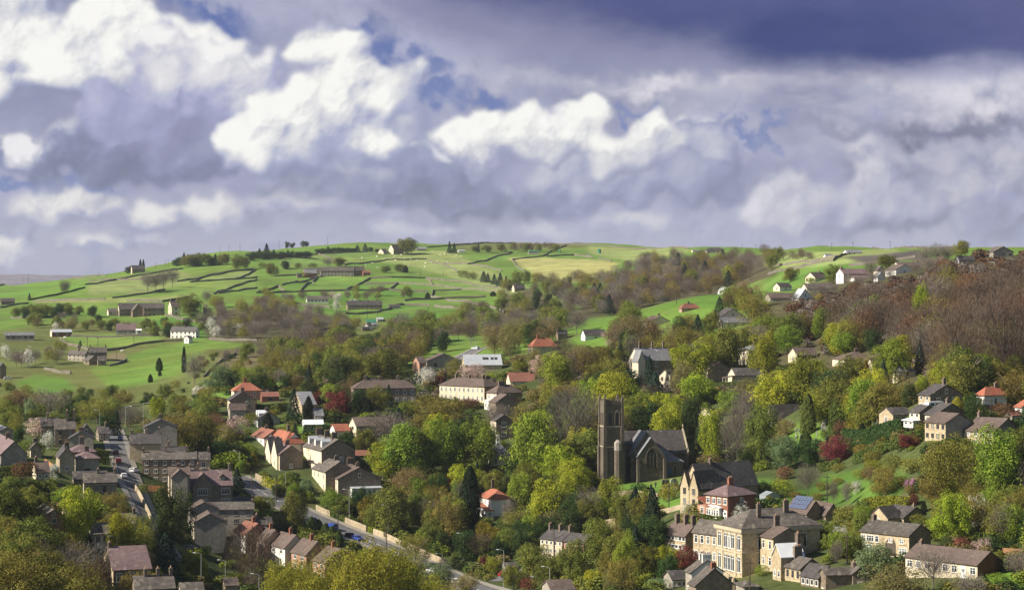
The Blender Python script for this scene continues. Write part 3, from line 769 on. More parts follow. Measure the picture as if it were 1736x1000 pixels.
def wing(root, x, y, a, b, h, rise, form, wall, roof, wn=None, part='wing', ws='w', base=3.0):
    """a lower wing as a part of a building: box a x b with its own roof and windows (n along front, n along right)"""
    mb = MB()
    if form == 'L': mb.prism([(0,0,-base),(a,0,-base),(a,0,h),(a/2,0,h+rise),(0,0,h)], (0, b, 0))
    elif form == 'R': mb.prism([(0,0,-base),(0,0,h),(0,b/2,h+rise),(0,b,h),(0,b,-base)], (a, 0, 0))
    else: mb.box(0, a, 0, b, -base, h)
    w_ = mb.build(part, W[wall], root, loc=(x, y, 0))
    if form == 'L': r_ = gable_roof(b, a, rise, .3, .2).build('roof', RF[roof], w_, loc=(a, 0, h)); r_.rotation_euler = (0, 0, R(90))
    elif form == 'R': gable_roof(a, b, rise, .3, .2).build('roof', RF[roof], w_, loc=(0, 0, h))
    elif form == 'H': hip_roof(a, b, rise)[0].build('roof', RF[roof], w_, loc=(0, 0, h+.01))
    else:
        mb = MB(); mb.v = [(-.2,-.25,0),(a+.2,-.25,0),(a+.2,b,rise),(-.2,b,rise),(-.2,-.25,.14),(a+.2,-.25,.14),(a+.2,b,rise+.14),(-.2,b,rise+.14)]
        mb.f = [(3,2,1,0),(4,5,6,7),(0,1,5,4),(1,2,6,5),(2,3,7,6),(3,0,4,7)]; mb.m = [0]*6
        mb.build('roof', RF[roof], w_, loc=(0, 0, h+.01))
    if wn:
        hh = min(h*.5, 1.4)
        for k in range(wn[0]): add_window(w_, 0, b - b*(k+.5)/wn[0] + .5, h*.32, min(1.0, b/wn[0]*.7), hh, -math.pi/2, ws)
        for k in range(wn[1]): add_window(w_, a*(k+.5)/wn[1] - .5, 0, h*.32, min(1.0, a/wn[1]*.7), hh, 0, ws)
    return w_
def dormer(root, x, y, z, w, h, dp, rot, roof='dark', wall='white', ws='w'):
    """gabled dormer window standing on a roof"""
    mb = MB(); mb.prism([(-w/2,0,-.6),(w/2,0,-.6),(w/2,0,h),(0,0,h+w*.45),(-w/2,0,h)], (0, dp, 0))
    o = mb.build('dormer', W[wall], root, loc=(x, y, z)); o.rotation_euler = (0, 0, rot)
    r_ = gable_roof(dp, w, w*.45, .15, .15, .12).build('roof', RF[roof], o, loc=(w/2, 0, h)); r_.rotation_euler = (0, 0, R(90))
    a, b = window_mesh(w*.66, h*.8, ws + 'b'); q = mesh_obj('window', a, o, (-w*.33, 0, h*.1)); return o
# ------------------------------------------------------------------ the town, house by house
H = house
# --- beside the steep side road, left of the picture
H('stone house with lit purple roof and wide blank gable beside the brown shrub', 2, 797, -30, 46, 22, 770, 754, 'GL', 'grey', 'purple', wr=(1,1), ch=[(.3,1.6),(.95,1.6)], rise=3.4)
H('small stone house with pale lean roof behind the dark holly', 0, 745, -18, 22, 24, 730, 722, 'GL', 'grey', 'grey', wr=(1,0))
H('stone house with dormer and orange timber deck beside the hipped pair', 101, 802, 88, 127, 20, 774, 752, 'GL', 'buff', 'dark', wl=(2,2,1.0), wr=(1,1), ch=[(.15,1.3)])
H('rear hipped house with brick front, second of the hipped pair', 119, 790, 111, 162, 18, 767, 753, 'HR', 'pink', 'purple', wl=(2,2), wr=(0,0), ch=[(.2,2.2,1.4)])
H('front hipped house with purple roof and white bay windows', 129, 804, 114, 168, 17, 778, 765, 'HR', 'grey', 'purple', lm='cream', wl=(2,2,1.3), wr=(1,1,1.6,'d'), ch=[(.25,1.6)], door=('l',0,0))
H('grey gabled house with tall thin chimney behind the hipped pair', 117, 770, 115, 158, 12, 744, 730, 'GL', 'grey', 'dark', wl=(0,0), wr=(0,0), ch=[(.1,1.4)], Ll=9)
H('tall gabled stone house with one white gable window behind the grey gable', 134, 762, 131, 159, 14, 736, 719, 'GL', 'soot', 'dark', wr=(0,0), Ll=9, gw=True)
H('tall stone house with dark stacks behind the white blossom tree', 93, 758, 88, 128, 14, 727, 711, 'GR', 'soot', 'stone', wr=(2,2,1.0,'d'), ch=[(.6,3.0,2.2),(.98,3.2,2.4)], Ll=8)
H('stone house with grey slate roof behind the pink cherry', 70, 742, 62, 100, 16, 722, 708, 'GR', 'soot', 'dark', wr=(1,2), ch=[(.4,1.6)])
H('long dark roofed cottage above the lit pale gable cottage', 125, 830, 108, 182, 16, 812, 799, 'GR', 'soot', 'dark', wl=(1,1), wr=(1,0), Ll=7, d=532, keep=True)
H('mossy roofed stone cottage with pale lit gable and red door bay', 142, 842, 134, 198, 14, 818, 806, 'GR', 'soot', 'stone', lm='cream', wl=(1,1,.8,'d'), wr=(1,4,.9,'d'), ch=[(.45,1.3),(1,1.2)], base=4)
H('stone bungalow with white dormer among bushes', 75, 893, 57, 108, 24, 875, 859, 'GL', 'pink', 'stone', lm='buff', wl=(2,2,1.2), wr=(1,1), gw=True)
H('narrow stone house with twin chimneys behind the tall bright tree', 110, 900, 104, 128, 20, 876, 864, 'GR', 'buff', 'stone', wl=(1,1), wr=(1,1), ch=[(.1,1.8),(.8,1.6)])
H('cream walled cottage almost hidden between the lime trees', 160, 925, 149, 185, 20, 905, 895, 'GR', 'cream', 'stone', wr=(1,2,1,'d'))
H('slate roofed house by the road with attic dormers and lit end', 220, 780, 212, 272, 10, 752, 735, 'GR', 'buff', 'dark', wl=(2,1,1.0), wr=(2,0), ch=[(.05,1.2),(.55,1.4),(1,2.0)], Ll=11)
H('plain stone gable house with square stack behind the road house', 245, 765, 241, 300, 12, 725, 712, 'GL', 'grey', 'dark', wl=(1,1), wr=(0,0), ch=[(.5,1.5)], Ll=9, d=660)
H('long dark stone terrace with nine white square windows', 241, 820, 231, 333, 10, 779, 769, 'GR', 'soot', 'stone', lm='cream', wl=(2,1,.8,'d'), wr=(3,6,1.15), ch=[(.0,1.3),(.44,2.0),(.82,1.8)], Ll=8, d=590, keep=True)
H('paler end house of the long terrace with one white window', 334, 818, 333, 356, 10, 779, 768, 'GR', 'buff', 'stone', wl=(0,0), wr=(2,1,1.4), ch=[(.9,1.5)], Ll=8, d=593, keep=True)
H('rear dark terrace roof with pale gable coping behind the long terrace', 238, 778, 235, 318, 10, 770, 758, 'GR', 'soot', 'dark', wl=(0,0), wr=(0,0), ch=[(.1,1.6),(.6,1.9)], Ll=8, d=614, keep=True)
H('small brown tiled house between the long terrace and the villa', 286, 830, 282, 322, 12, 805, 792, 'GR', 'grey', 'brown', lm='cream', wl=(2,1), wr=(1,0), Ll=7, d=571, keep=True, base=6)
H('narrow gabled house with pale coping beside the villa', 291, 835, 285, 318, 12, 809, 795, 'GL', 'grey', 'brown', lm='cream', wl=(2,2,.9), wr=(0,0), ch=[(.9,1.4)], d=567, keep=True, base=6)
V = H('purple roofed stone villa with front gable, dormer and paired sash windows', 322, 862, 308, 394, 14, 823, 797, 'GR', 'soot', 'purple', lm='cream', wl=(2,3,.9), wr=(2,0), ch=[(.02,1.9,1.0),(.22,2.2,.9),(.97,2.0)], Ll=10)
Lr, Ll, hE, rise = DIM[V.name]
wing(V, -Lr/2+.8, -Ll/2-1.4, Lr*.46, Ll*.6, hE-.05, rise*.92, 'L', 'soot', 'purple', part='gable_wing', base=4)
for z in (hE*.14, hE*.60): add_window(V, -Lr/2+.8+Lr*.23-1.5, -Ll/2-1.41, z, 3.0, hE*.27, 0, 'w')
for z in (hE*.14, hE*.60): add_window(V, Lr*.24, -Ll/2, z, 2.6, hE*.26, 0, 'w')
dormer(V, Lr*.27, -Ll/2+1.2, hE+.9, 1.7, 1.5, 2.5, 0, 'purple', 'soot')
H('long low stone cottage row with mossy roof below the villa', 330, 892, 322, 430, 8, 864, 854, 'GR', 'grey', 'stone', wl=(0,0), wr=(2,5,1.3,'d'), ch=[(.98,.8)], Ll=7)
H('broad stone gable house with lit front edge below the cottage row', 329, 920, 321, 383, 14, 886, 868, 'GL', 'grey', 'brown', lm='cream', wl=(2,2,1.0), wr=(0,0))
H('stone gable of the cottage row roofed in brown behind the broad gable', 322, 900, 316, 370, 14, 864, 851, 'GL', 'grey', 'brown', wl=(0,0), wr=(0,0), d=545)
H('low stone cottage with dark roof at the top left of the side road', 168, 748, 162, 186, 20, 735, 726, 'GR', 'soot', 'dark', wl=(1,1), wr=(1,2), ch=[(.8,1.4)])
H('small pale gabled cottage below the pink cherry', 52, 775, 46, 70, 22, 760, 749, 'GL', 'grey', 'stone', lm='cream', wl=(2,1), wr=(1,0), ch=[(.2,1.3)])
H('brown tiled cottage half hidden at the left foot of the orange deck', 62, 815, 55, 84, 20, 801, 791, 'GR', 'grey', 'brown', lm='cream', wl=(1,1), wr=(1,2), ch=[(.1,1.3)])
H('stone cottage with slate roof at the side road foot', 205, 905, 198, 232, 16, 888, 877, 'GR', 'soot', 'stone', lm='buff', wl=(1,1), wr=(1,2), ch=[(.9,1.4)])
H('dark stone cottage beside the main road below the villa garage', 436, 905, 429, 462, 24, 889, 877, 'GR', 'soot', 'stone', wl=(1,1), wr=(1,1), ch=[(.1,1.3)])
A = H('long low stone garage with dark door beside the purple villa', 399, 868, 395, 430, 12, 853, 845, 'GR', 'soot', 'dark', wl=(0,0), wr=(1,1,3.6,'d'), Ll=6, cat='garage', name='garage', rise=1.6)
# --- the row of semis below the main road
sem = dict(wr=(2,0), ws='w', group=None)
H('semi with rusty red roof and white bargeboards, first of the stepped row', 416, 938, 395, 459, 33, 905, 885, 'GL', 'brick', 'rust', lm='white', wl=(2,2,1.6), wr=(0,0), ch=[(.35,1.6,1.0)], chm='b', door=('l',1,0))
H('semi with brown roof behind the bare tree, second of the stepped row', 449, 948, 430, 485, 33, 917, 896, 'GL', 'pink', 'brown', wl=(2,2,1.5), wr=(0,0), ch=[(.4,1.6,1.0)], chm='b')
H('semi with grey rendered side wall, third of the stepped row', 483, 960, 458, 521, 33, 928, 904, 'GL', 'cream', 'brown', lm='white', wl=(2,2,1.7), wr=(0,0), ch=[(.35,1.7,1.0)], chm='b', door=('l',1,4))
H('semi with pink brick front and white porch, fourth of the stepped row', 519, 972, 494, 558, 33, 940, 915, 'GL', 'pink', 'brown', wl=(2,2,1.7), wr=(0,0), ch=[(.4,1.7,1.0)], chm='b', door=('l',1,0))
H('semi half hidden by the yellow green trees, last of the stepped row', 551, 985, 530, 604, 33, 954, 928, 'GL', 'pink', 'brown', wl=(2,2,1.6), wr=(0,0), ch=[(.6,1.6,1.0)], chm='b')
# --- the slope between the two roads
A = H('red hipped house with stone walls above the gabled stone house', 397, 682, 388, 443, 16, 663, 648, 'HR', 'pink', 'red', lm='cream', wl=(2,1), wr=(2,2,.9), ch=[(.3,1.8)], chm='b')
H('low red tiled garage block beside the red hipped house', 444, 682, 441, 473, 14, 672, 664, 'GR', 'brick', 'rust', wl=(0,0), wr=(1,1,1.4,'d'), Ll=6, cat='garage', name='garage', rise=1.5)
A = H('stone gabled house with white lit front and low side wing', 390, 708, 380, 433, 14, 679, 663, 'GL', 'soot', 'dark', lm='cream', wl=(2,2,1.1), wr=(0,0), ch=[(.1,1.6)], Ll=10)
Lr, Ll, hE, rise = DIM[A.name]
wing(A, -Lr/2-.5, -Ll/2-5, Lr*.62, 5, 3.2, 2.2, 'R', 'grey', 'brown', (1,1)); add_window(A, 1, -Ll/2, hE*.75, 1.1, 1.2, 0)
D_ = H('cottage with twin white dormers and conifer in front', 437, 725, 421, 474, 20, 711, 697, 'GL', 'grey', 'dark', lm='white', wl=(1,3,1.0), wr=(0,0), ch=[(.4,1.2)])
Lr, Ll, hE, rise = DIM[D_.name]
for k in (.25, .62): dormer(D_, -Lr/2+.9, Ll/2 - Ll*k, hE+.5, 1.8, 1.7, 3, -math.pi/2, 'white')
H('grey roofed stone house behind the two dark conifers', 512, 702, 493, 536, 20, 686, 676, 'GR', 'buff', 'grey', wl=(1,1), wr=(1,1))
H('grey slated chalet between the conifer and the magnolia bank', 534, 718, 528, 547, 16, 704, 692, 'GR', 'grey', 'grey', wl=(0,0), wr=(1,1), Ll=6)
H('white flat fronted annexe with pale roof above the dark hedge', 515, 730, 510, 548, 12, 719, 712, 'GR', 'white', 'white', wl=(1,0), wr=(1,0), Ll=5, rise=1.3)
A = H('large orange red hipped house with white dormer windows', 482, 775, 449, 516, 30, 753, 730, 'HL', 'cream', 'red', wl=(1,3,1.4), wr=(1,1), ch=[(.15,2.2,1.0)])
Lr, Ll, hE, rise = DIM[A.name]; dormer(A, Lr*.1, -Ll/2+1.6, hE+.8, 3.2, 1.3, 2.5, 0, 'red', 'white')
A = H('house with rust roof, white dormer and white bay left of the orange roof', 448, 757, 427, 482, 24, 742, 727, 'GL', 'pink', 'rust', lm='white', wl=(1,2,1.5), wr=(0,0), ch=[(.6,1.2)])
Lr, Ll, hE, rise = DIM[A.name]; wing(A, -Lr/2+.5, -Ll/2-2.2, 3.6, 2.4, 2.7, 1.5, 'L', 'white', 'dark', (0,2), 'bay')
A = H('gothic stone house with two pale pointed gables and purple brown roof', 474, 798, 450, 513, 26, 770, 753, 'GL', 'soot', 'purple', lm='cream', wl=(3,2,1.0), wr=(1,1), ch=[(.25,1.8),(.95,2.2)])
Lr, Ll, hE, rise = DIM[A.name]
for k in (.05, .52): wing(A, -Lr/2-.6, Ll/2 - Ll*(k+.42), 2.6, Ll*.40, hE-.02, Ll*.34, 'R', 'cream', 'dark', (1,0), 'gable_wing')
A = H('cream fronted villa with three blue white dormers and dark gable', 545, 810, 512, 602, 22, 764, 741, 'GL', 'soot', 'stone', lm='cream', wl=(2,4,1.2), wr=(2,0), ch=[(.2,2.2,1.8),(.55,2.2,1.8),(.95,2.4,2.4)])
Lr, Ll, hE, rise = DIM[A.name]
for k in (.18, .5, .82): dormer(A, -Lr/2+1.2, Ll/2 - Ll*k, hE+.9, 1.8, 1.9, 3, -math.pi/2, 'sheet')
add_window(A, .3, -Ll/2, hE*.55, 1.5, 1.9, 0); add_window(A, Lr*.25, -Ll/2, hE*.6, 1.1, 1.5, 0, 'd')
wing(A, -Lr/2-.9, -Ll/2+.6, .9, Ll-1.2, hE*.46, .5, 'lean', 'cream', 'dark', (4,0), 'bay')
A = H('tall cream fronted house stepped below the three dormer villa', 552, 835, 529, 602, 22, 800, 779, 'GL', 'soot', 'stone', lm='cream', wl=(2,3,1.1), wr=(1,0), ch=[(.3,1.6),(.9,1.8)])
A = H('cream fronted house with long white conservatory facing the main road', 573, 841, 556, 646, 18, 812, 789, 'GL', 'soot', 'brown', lm='cream', wl=(2,3,1.0), wr=(0,0), ch=[(.2,1.4),(.9,2.0,2.2)], gw=True)
Lr, Ll, hE, rise = DIM[A.name]
wing(A, -Lr*.22, -Ll/2-2.6, Lr*.7, 2.6, 2.6, .4, 'lean', 'white', 'sheet', (0,6), 'conservatory')
H('low rust roofed garage behind the dormer villa', 604, 775, 600, 628, 16, 772, 764, 'GR', 'soot', 'rust', wl=(0,0), wr=(1,1,3,'d'), Ll=6, cat='garage', name='garage')
H('small house with white gable and bright red roof', 569, 741, 559, 593, 24, 730, 719, 'GR', 'cream', 'red', lm='white', wl=(1,1,1.2), wr=(1,0))
H('long brown roofed hall with dark brown framed end', 604, 744, 592, 672, 20, 722, 707, 'GR', 'grey', 'brown', lm='cream', wl=(2,1,2.6,'d'), wr=(1,2,1.2,'d'), cat='hall', name='hall')
A = H('long brown roofed house with white windows above the copper tree', 600, 686, 589, 706, 12, 659, 644, 'HR', 'soot', 'brown', wl=(1,1), wr=(2,8,1.2), ch=[(.05,1.6),(.4,1.4),(.85,1.6)])
H('pink brick gable house beside the white blossom tree', 711, 632, 695, 722, 24, 615, 605, 'GR', 'pink', 'brown', wl=(1,1), wr=(1,1))
H('broad low stone bungalow with wide gable above the terrace', 724, 626, 722, 782, 16, 612, 600, 'GL', 'grey', 'brown', wl=(0,0), wr=(1,2,1.6,'d'), Ll=12, rise=3.2)
A = H('school hall with pale grey roof and four rooflights', 788, 634, 785, 851, 10, 618, 604, 'GR', 'buff', 'sheet', wl=(1,1), wr=(1,1,1.2,'d'), Ll=13, cat='hall', name='school_hall', rise=4.2)
Lr, Ll, hE, rise = DIM[A.name]
for k in (.50, .58, .72, .82):
    o = add_window(A, -Lr/2 + Lr*k, -Ll/2+Ll*.22, hE+rise*.44+.24, 1.3, 1.5, 0, 'db'); o.rotation_euler = (-math.atan2(Ll/2, rise)+0, 0, 0)
A = H('long pale terrace with brown hipped roof and rows of white windows', 821, 683, 745, 848, 48, 656, 641, 'HL', 'pink', 'brown', lm='cream', wl=(2,10,1.1), wr=(0,0), ch=[(.02,1.5),(.5,1.4),(.98,1.5)], door=('l',3,4), d=720)
A = H('pair of houses with hipped purple roof and white side extension', 842, 694, 825, 885, 34, 667, 652, 'HR', 'soot', 'brown', lm='cream', wl=(2,2,1.1), wr=(2,1), ch=[(.05,1.5),(.3,1.4)], d=690)
Lr, Ll, hE, rise = DIM[A.name]; wing(A, -Lr/2-2.5, -Ll/2+.5, 2.5, 4.5, 3.2, .4, 'lean', 'white', 'white', (2,0), 'extension')
H('stone gable house in the bare tree below the hipped pair', 841, 710, 838, 878, 20, 682, 668, 'GL', 'soot', 'brown', wl=(1,1), wr=(1,0), Ll=8, d=660)
H('tall narrow stone house with white sashes among bare branches', 841, 745, 836, 868, 14, 713, 702, 'GL', 'soot', 'dark', lm='cream', wl=(2,1), wr=(2,1,1.8), Ll=9, d=640)
H('grey slated square house with two white chimneys above the dark tree', 831, 790, 825, 866, 12, 773, 748, 'HR', 'cream', 'grey', wl=(1,1,1.0), wr=(1,2,1.0,'d'), ch=[(.1,2.4,1.0),(.9,2.4,1.0)], chm='w', Ll=9, d=590)
H('long mauve roofed bungalow behind the pink blossom', 865, 655, 860, 907, 12, 646, 632, 'GR', 'cream', 'rust', wl=(0,0), wr=(1,3), Ll=8, ch=[(.9,.9)])
A = H('white house with red tiled roof and red porch beside the black cypress', 834, 878, 812, 866, 22, 847, 829, 'HR', 'white', 'red', wl=(2,1,1.0), wr=(0,0), ch=[(.9,3.0,.8)], d=560)
Lr, Ll, hE, rise = DIM[A.name]
wing(A, -Lr/2-2.2, -Ll/2-.4, 2.6, Ll*.8, hE*.42, 1.5, 'lean', 'white', 'red', (2,1), 'porch'); wing(A, -Lr/2+.5, -Ll/2-.2, Lr*.5, .5, .4, .1, 'lean', 'pink', 'red', None, 'plinth')
A = H('pale stone terrace with three dark chimneys and a slate roof', 953, 942, 916, 958, 46, 916, 899, 'GL', 'pink', 'dark', lm='cream', wl=(2,5,.9), wr=(0,0), ch=[(.05,1.8),(.5,1.8),(.98,1.8)], d=520, Lr=8)
H('lower end of the pale terrace half hidden by trees', 990, 944, 956, 994, 46, 921, 905, 'GL', 'pink', 'dark', wl=(2,3,.9), wr=(0,0), d=527, Lr=7)
H('brown roofed garage at the foot of the lamp post', 935, 1012, 931, 974, 16, 1000, 990, 'GR', 'grey', 'brown', wl=(0,0), wr=(1,0), Ll=7, cat='garage', name='garage', rise=1.6, d=420)
H('flat grey lock up garage behind the red car', 858, 974, 855, 878, 16, 962, 957, 'GR', 'grey', 'dark', wl=(0,0), wr=(1,1,2,'d'), Ll=6, cat='garage', name='garage', rise=1.0, d=545)
# --- foreground left
H('long stone cottage with lit gable, mauve roof and two white windows', 192, 995, 174, 256, 20, 966, 947, 'GR', 'soot', 'purple', lm='buff', wl=(1,1), wr=(1,3,1.3), ch=[(.0,1.2)], d=420)
H('low roof with three dark chimneys at the picture foot', 230, 1025, 222, 296, 16, 999, 986, 'GR', 'soot', 'stone', wl=(0,0), wr=(0,0), ch=[(.3,1.6),(.62,1.6),(.98,1.6)], d=390)
H('small tan roof at the picture foot beside the lamp', 308, 1030, 303, 345, 16, 1003, 996, 'GR', 'buff', 'stone', wl=(0,0), wr=(0,0), d=380)
H('pale gable of a hidden cottage under the bare branches', 382, 1020, 377, 400, 16, 992, 982, 'GR', 'buff', 'brown', wl=(1,1), wr=(0,0), d=470)
# --- foreground right, around the arched chapel
H('stone cottages with strip of white upper windows and three dark stacks', 1162, 935, 1126, 1192, 42, 908, 888, 'GL', 'soot', 'brown', lm='buff', wl=(2,6,1.0), wr=(0,0), ch=[(.02,2.2),(.4,2.2),(.8,2.2)], d=450)
H('tan stone house with tall white sashes beside the arched hall', 1216, 958, 1175, 1240, 42, 905, 883, 'GL', 'buff', 'stone', wl=(2,4,1.0), wr=(0,0), d=440)
A = H('grand arched stone hall with hipped slate roof and bracketed cornice', 1258, 978, 1215, 1390, 24, 897, 862, 'HR', 'buff', 'stone', wl=(0,0), wr=(0,0), ch=[(.05,1.5,.9,-2.6),(.9,1.9,1.2,-1.5)], cat='hall', name='arched_hall', d=432)
Lr, Ll, hE, rise = DIM[A.name]
mb = MB(); mb.box(-Lr/2-.5, Lr/2+.5, -Ll/2-.5, Ll/2+.5, hE-.75, hE-.02); mb.box(-Lr/2-.3, Lr/2+.3, -Ll/2-.3, Ll/2+.3, hE-1.0, hE-.75); mb.build('cornice', stone_trim, A)
mb = MB(); mb.box(-Lr/2-.18, -Lr/2, -Ll/2-.18, Ll/2+.18, hE*.475, hE*.515); mb.box(-Lr/2, Lr/2, -Ll/2-.18, -Ll/2, hE*.475, hE*.515); mb.build('string_course', stone_trim, A)
for z, h in ((hE*.08, hE*.34), (hE*.55, hE*.32)):
    for k in (.12, .36, .50, .64, .88): add_window(A, -Lr/2, Ll/2 - Ll*k + .75, z, 1.5, h, -math.pi/2, 'wa')
    for k in (.20, .74): add_window(A, -Lr/2 + Lr*k, -Ll/2, z, 1.7, h, 0, 'wa')
for k in (.24, .76):
    mb = MB(); mb.box(-Lr/2-.22, -Lr/2, -.3, .3, 0, hE-1.0); mb.build('pilaster', stone_trim, A, loc=(0, Ll/2 - Ll*k, 0))
H('brown roofed stone house set against the arched hall', 1311, 968, 1289, 1362, 26, 912, 898, 'GL', 'soot', 'brown', lm='buff', wl=(2,2,1.0), wr=(0,0), ch=[(.9,2.4,1.2)], d=420)
A = H('stone house with white glazed roof below the arched hall', 1324, 985, 1310, 1362, 20, 942, 932, 'GR', 'buff', 'white', wl=(1,2,1.0), wr=(1,2,.9), d=412, rise=2.2, ch=[(.95,2.2,1.3)])
H('tall lit stone house with slate roof right of the glazed roof', 1357, 1012, 1331, 1394, 30, 964, 945, 'GL', 'soot', 'stone', lm='buff', wl=(2,3,.8,'d'), wr=(0,0), ch=[(.9,2.2,2.0)], d=395)
H('dark stone house with white mullioned lower windows beside the pediment house', 1388, 1020, 1358, 1420, 34, 979, 957, 'GL', 'soot', 'dark', wl=(2,4,.9), wr=(0,0), d=388)
A = H('grey pedimented building with fanlight and two tall windows', 1400, 1015, 1389, 1488, 10, 974, 962, 'GR', 'soot', 'stone', wl=(1,1), wr=(1,0), ch=[(.6,1.2)], d=385)
Lr, Ll, hE, rise = DIM[A.name]
wing(A, Lr*.0, -Ll/2-.7, Lr*.46, 4, hE+.2, 1.9, 'L', 'soot', 'stone', None, 'pediment')
for k in (.09, .34): add_window(A, Lr*k, -Ll/2-.71, hE*.28, 1.1, hE*.42, 0)
add_window(A, Lr*.23-.7, -Ll/2-.71, hE+.3, 1.4, .8, 0, 'wa')
A = H('white rendered gable house with white chimney at the foot of the hall', 1172, 1012, 1164, 1226, 14, 970, 948, 'GL', 'grey', 'stone', wl=(1,1), wr=(0,0), ch=[(.04,1.4,2.0),(.9,1.2)], chm='w', d=400)
Lr, Ll, hE, rise = DIM[A.name]
mb = MB(); mb.prism([(-Lr/2-.02,0,-3),(Lr/2+.02,0,-3),(Lr/2+.02,0,hE-.1),(0,0,hE+rise-.1),(-Lr/2-.02,0,hE-.1)], (0, -.14, 0)); mb.build('rendered_gable', W['white'], A, loc=(0, -Ll/2, 0))
H('low mossy roof with brick stack in front of the white gable', 1180, 1030, 1172, 1242, 18, 992, 978, 'GL', 'soot', 'stone', wl=(1,1), wr=(0,0), ch=[(.15,1.2,1.0)], chm='b', d=385, rise=3.2)
H('small stone lean shed with windows beside the white gable', 1140, 998, 1136, 1162, 14, 982, 969, 'GR', 'grey', 'dark', wl=(0,0), wr=(1,3,.9), Ll=6, cat='shed', name='stone_shed', d=410)
H('small hipped stone store with dark roof below the arched hall', 1262, 1012, 1257, 1284, 14, 995, 985, 'HR', 'grey', 'stone', wl=(0,0), wr=(0,0), Ll=5, cat='shed', name='stone_store', d=395)
A = H('red brick house with purple hipped roof and white bay windows', 1234, 881, 1196, 1280, 40, 842, 821, 'HL', 'brick', 'purple', wl=(2,4,1.2), wr=(2,1,1.1), ch=[(.5,1.7,1.6)], chm='b', door=('l',3,0))
Lr, Ll, hE, rise = DIM[A.name]
for k in (.40, .62): wing(A, -Lr/2-1.0, Ll/2-Ll*k-.9, 1.0, 1.9, 2.7, .5, 'lean', 'white', 'white', (2,0), 'bay')
wing(A, -Lr/2+.4, Ll/2, 4.5, 3.2, 2.8, 1.8, 'lean', 'pink', 'red', (1,1), 'annexe')
A = H('schoolhouse with twin steep pale gables and long dark slate roof', 1190, 862, 1159, 1262, 34, 826, 798, 'GR', 'soot', 'dark', lm='buff', wl=(0,0), wr=(2,0), ch=[(.3,1.2,1.0)], d=520, cat='school', name='schoolhouse', rise=5.6, Lr=19)
Lr, Ll, hE, rise = DIM[A.name]
for k in (0, .5):
    wing(A, -Lr/2-1.2, -Ll/2 + Ll*k + .1, 7, Ll*.5-.2, hE-.2, Ll*.56, 'R', 'buff', 'dark', None, 'gable_wing')
    for z in (hE*.12, hE*.62): add_window(A, -Lr/2-1.2, -Ll/2 + Ll*(k+.25) + .6, z, 1.2, 1.7, -math.pi/2, 'd')
A = H('stone bungalow with solar panels on its lit roof', 1368, 886, 1332, 1396, 36, 870, 847, 'GL', 'soot', 'brown', lm='grey', wl=(1,2), wr=(0,0), d=470)
Lr, Ll, hE, rise = DIM[A.name]; sl_ = math.atan2(rise, Lr/2)
for r in range(3):
    for c in range(6):
        mb = MB(); mb.box(0, Ll*.8/6-.06, 0, 1.25, 0, .08); mb.box(.05, Ll*.8/6-.11, .05, 1.2, .08, .09)
        o = mb.build('solar_panel', solar_m, A)
        t_ = .9 + r*1.35
        o.location = (-Lr/2 + t_*math.cos(sl_) - math.sin(sl_)*.27, Ll*.42 - c*Ll*.8/6, hE + t_*math.sin(sl_) + .28*math.cos(sl_)); o.rotation_euler = Matrix.Rotation(-math.pi/2, 4, 'Z').to_euler(); o.rotation_euler = (Matrix.Rotation(-math.pi/2, 3, 'Z') @ Matrix.Rotation(sl_, 3, 'X')).to_euler()
H('small dark bungalow with white bargeboard beside the solar roof', 1400, 884, 1394, 1424, 20, 872, 860, 'GL', 'soot', 'brown', wl=(0,0), wr=(0,0), Ll=8, d=475, rise=2.4)
A = H('bungalow with dark roof and pale front gable above the barn house', 1532, 889, 1495, 1573, 38, 877, 859, 'GL', 'soot', 'dark', lm='buff', wl=(1,3,1.2), wr=(1,1,.9), ch=[(.1,.7,.5)], d=448)
Lr, Ll, hE, rise = DIM[A.name]; wing(A, -Lr/2-4.2, Ll/2-5.4, 5, 5.4, hE, 2.3, 'R', 'buff', 'dark', (1,0), 'gable_wing')
A = H('old barn house with mossy stone roof, long sunlit front and arched door', 1541, 945, 1459, 1578, 44, 908, 890, 'GL', 'soot', 'stone', lm='buff', wl=(0,0), wr=(1,0), ch=[(.95,1.2,1.2)], d=418)
Lr, Ll, hE, rise = DIM[A.name]
for k, z, w, h in ((.06,.5,1.2,1.6),(.20,.55,1.9,1.4),(.34,.55,1.0,1.4),(.62,.62,1.0,1.0),(.85,.60,1.0,1.1),(.88,.1,2.0,1.4),(.18,.1,1.6,1.5)):
    add_window(A, -Lr/2, Ll/2 - Ll*k + w/2, hE*z, w, h, -math.pi/2, 'wa' if k in (.62,.85) else 'w')
mb = MB(); n = 8; mb.v = [(0,0,0),(2.6,0,0)] + [(1.3+1.3*math.cos(math.pi*i/n), 0, 2.3+1.3*math.sin(math.pi*i/n)) for i in range(n+1)]; mb.f = [tuple(range(len(mb.v)))]; mb.m = [0]
o = mb.build('barn_door', frame_d, A, loc=(-Lr/2-.03, Ll/2-Ll*.52, 0)); o.rotation_euler = (0, 0, -math.pi/2)
wing(A, -Lr/2-.5, Ll/2, Lr*.5, 4.2, hE*.5, .5, 'lean', 'buff', 'stone', (1,1), 'side_wing')
A = H('brown roofed bungalow with white bow window and glazed front door', 1657, 982, 1535, 1698, 43, 957, 938, 'GL', 'brick', 'brown', lm='cream', wl=(1,8,1.3), wr=(0,0), ch=[(.95,.8,.9)], door=('l',6,0), d=392)
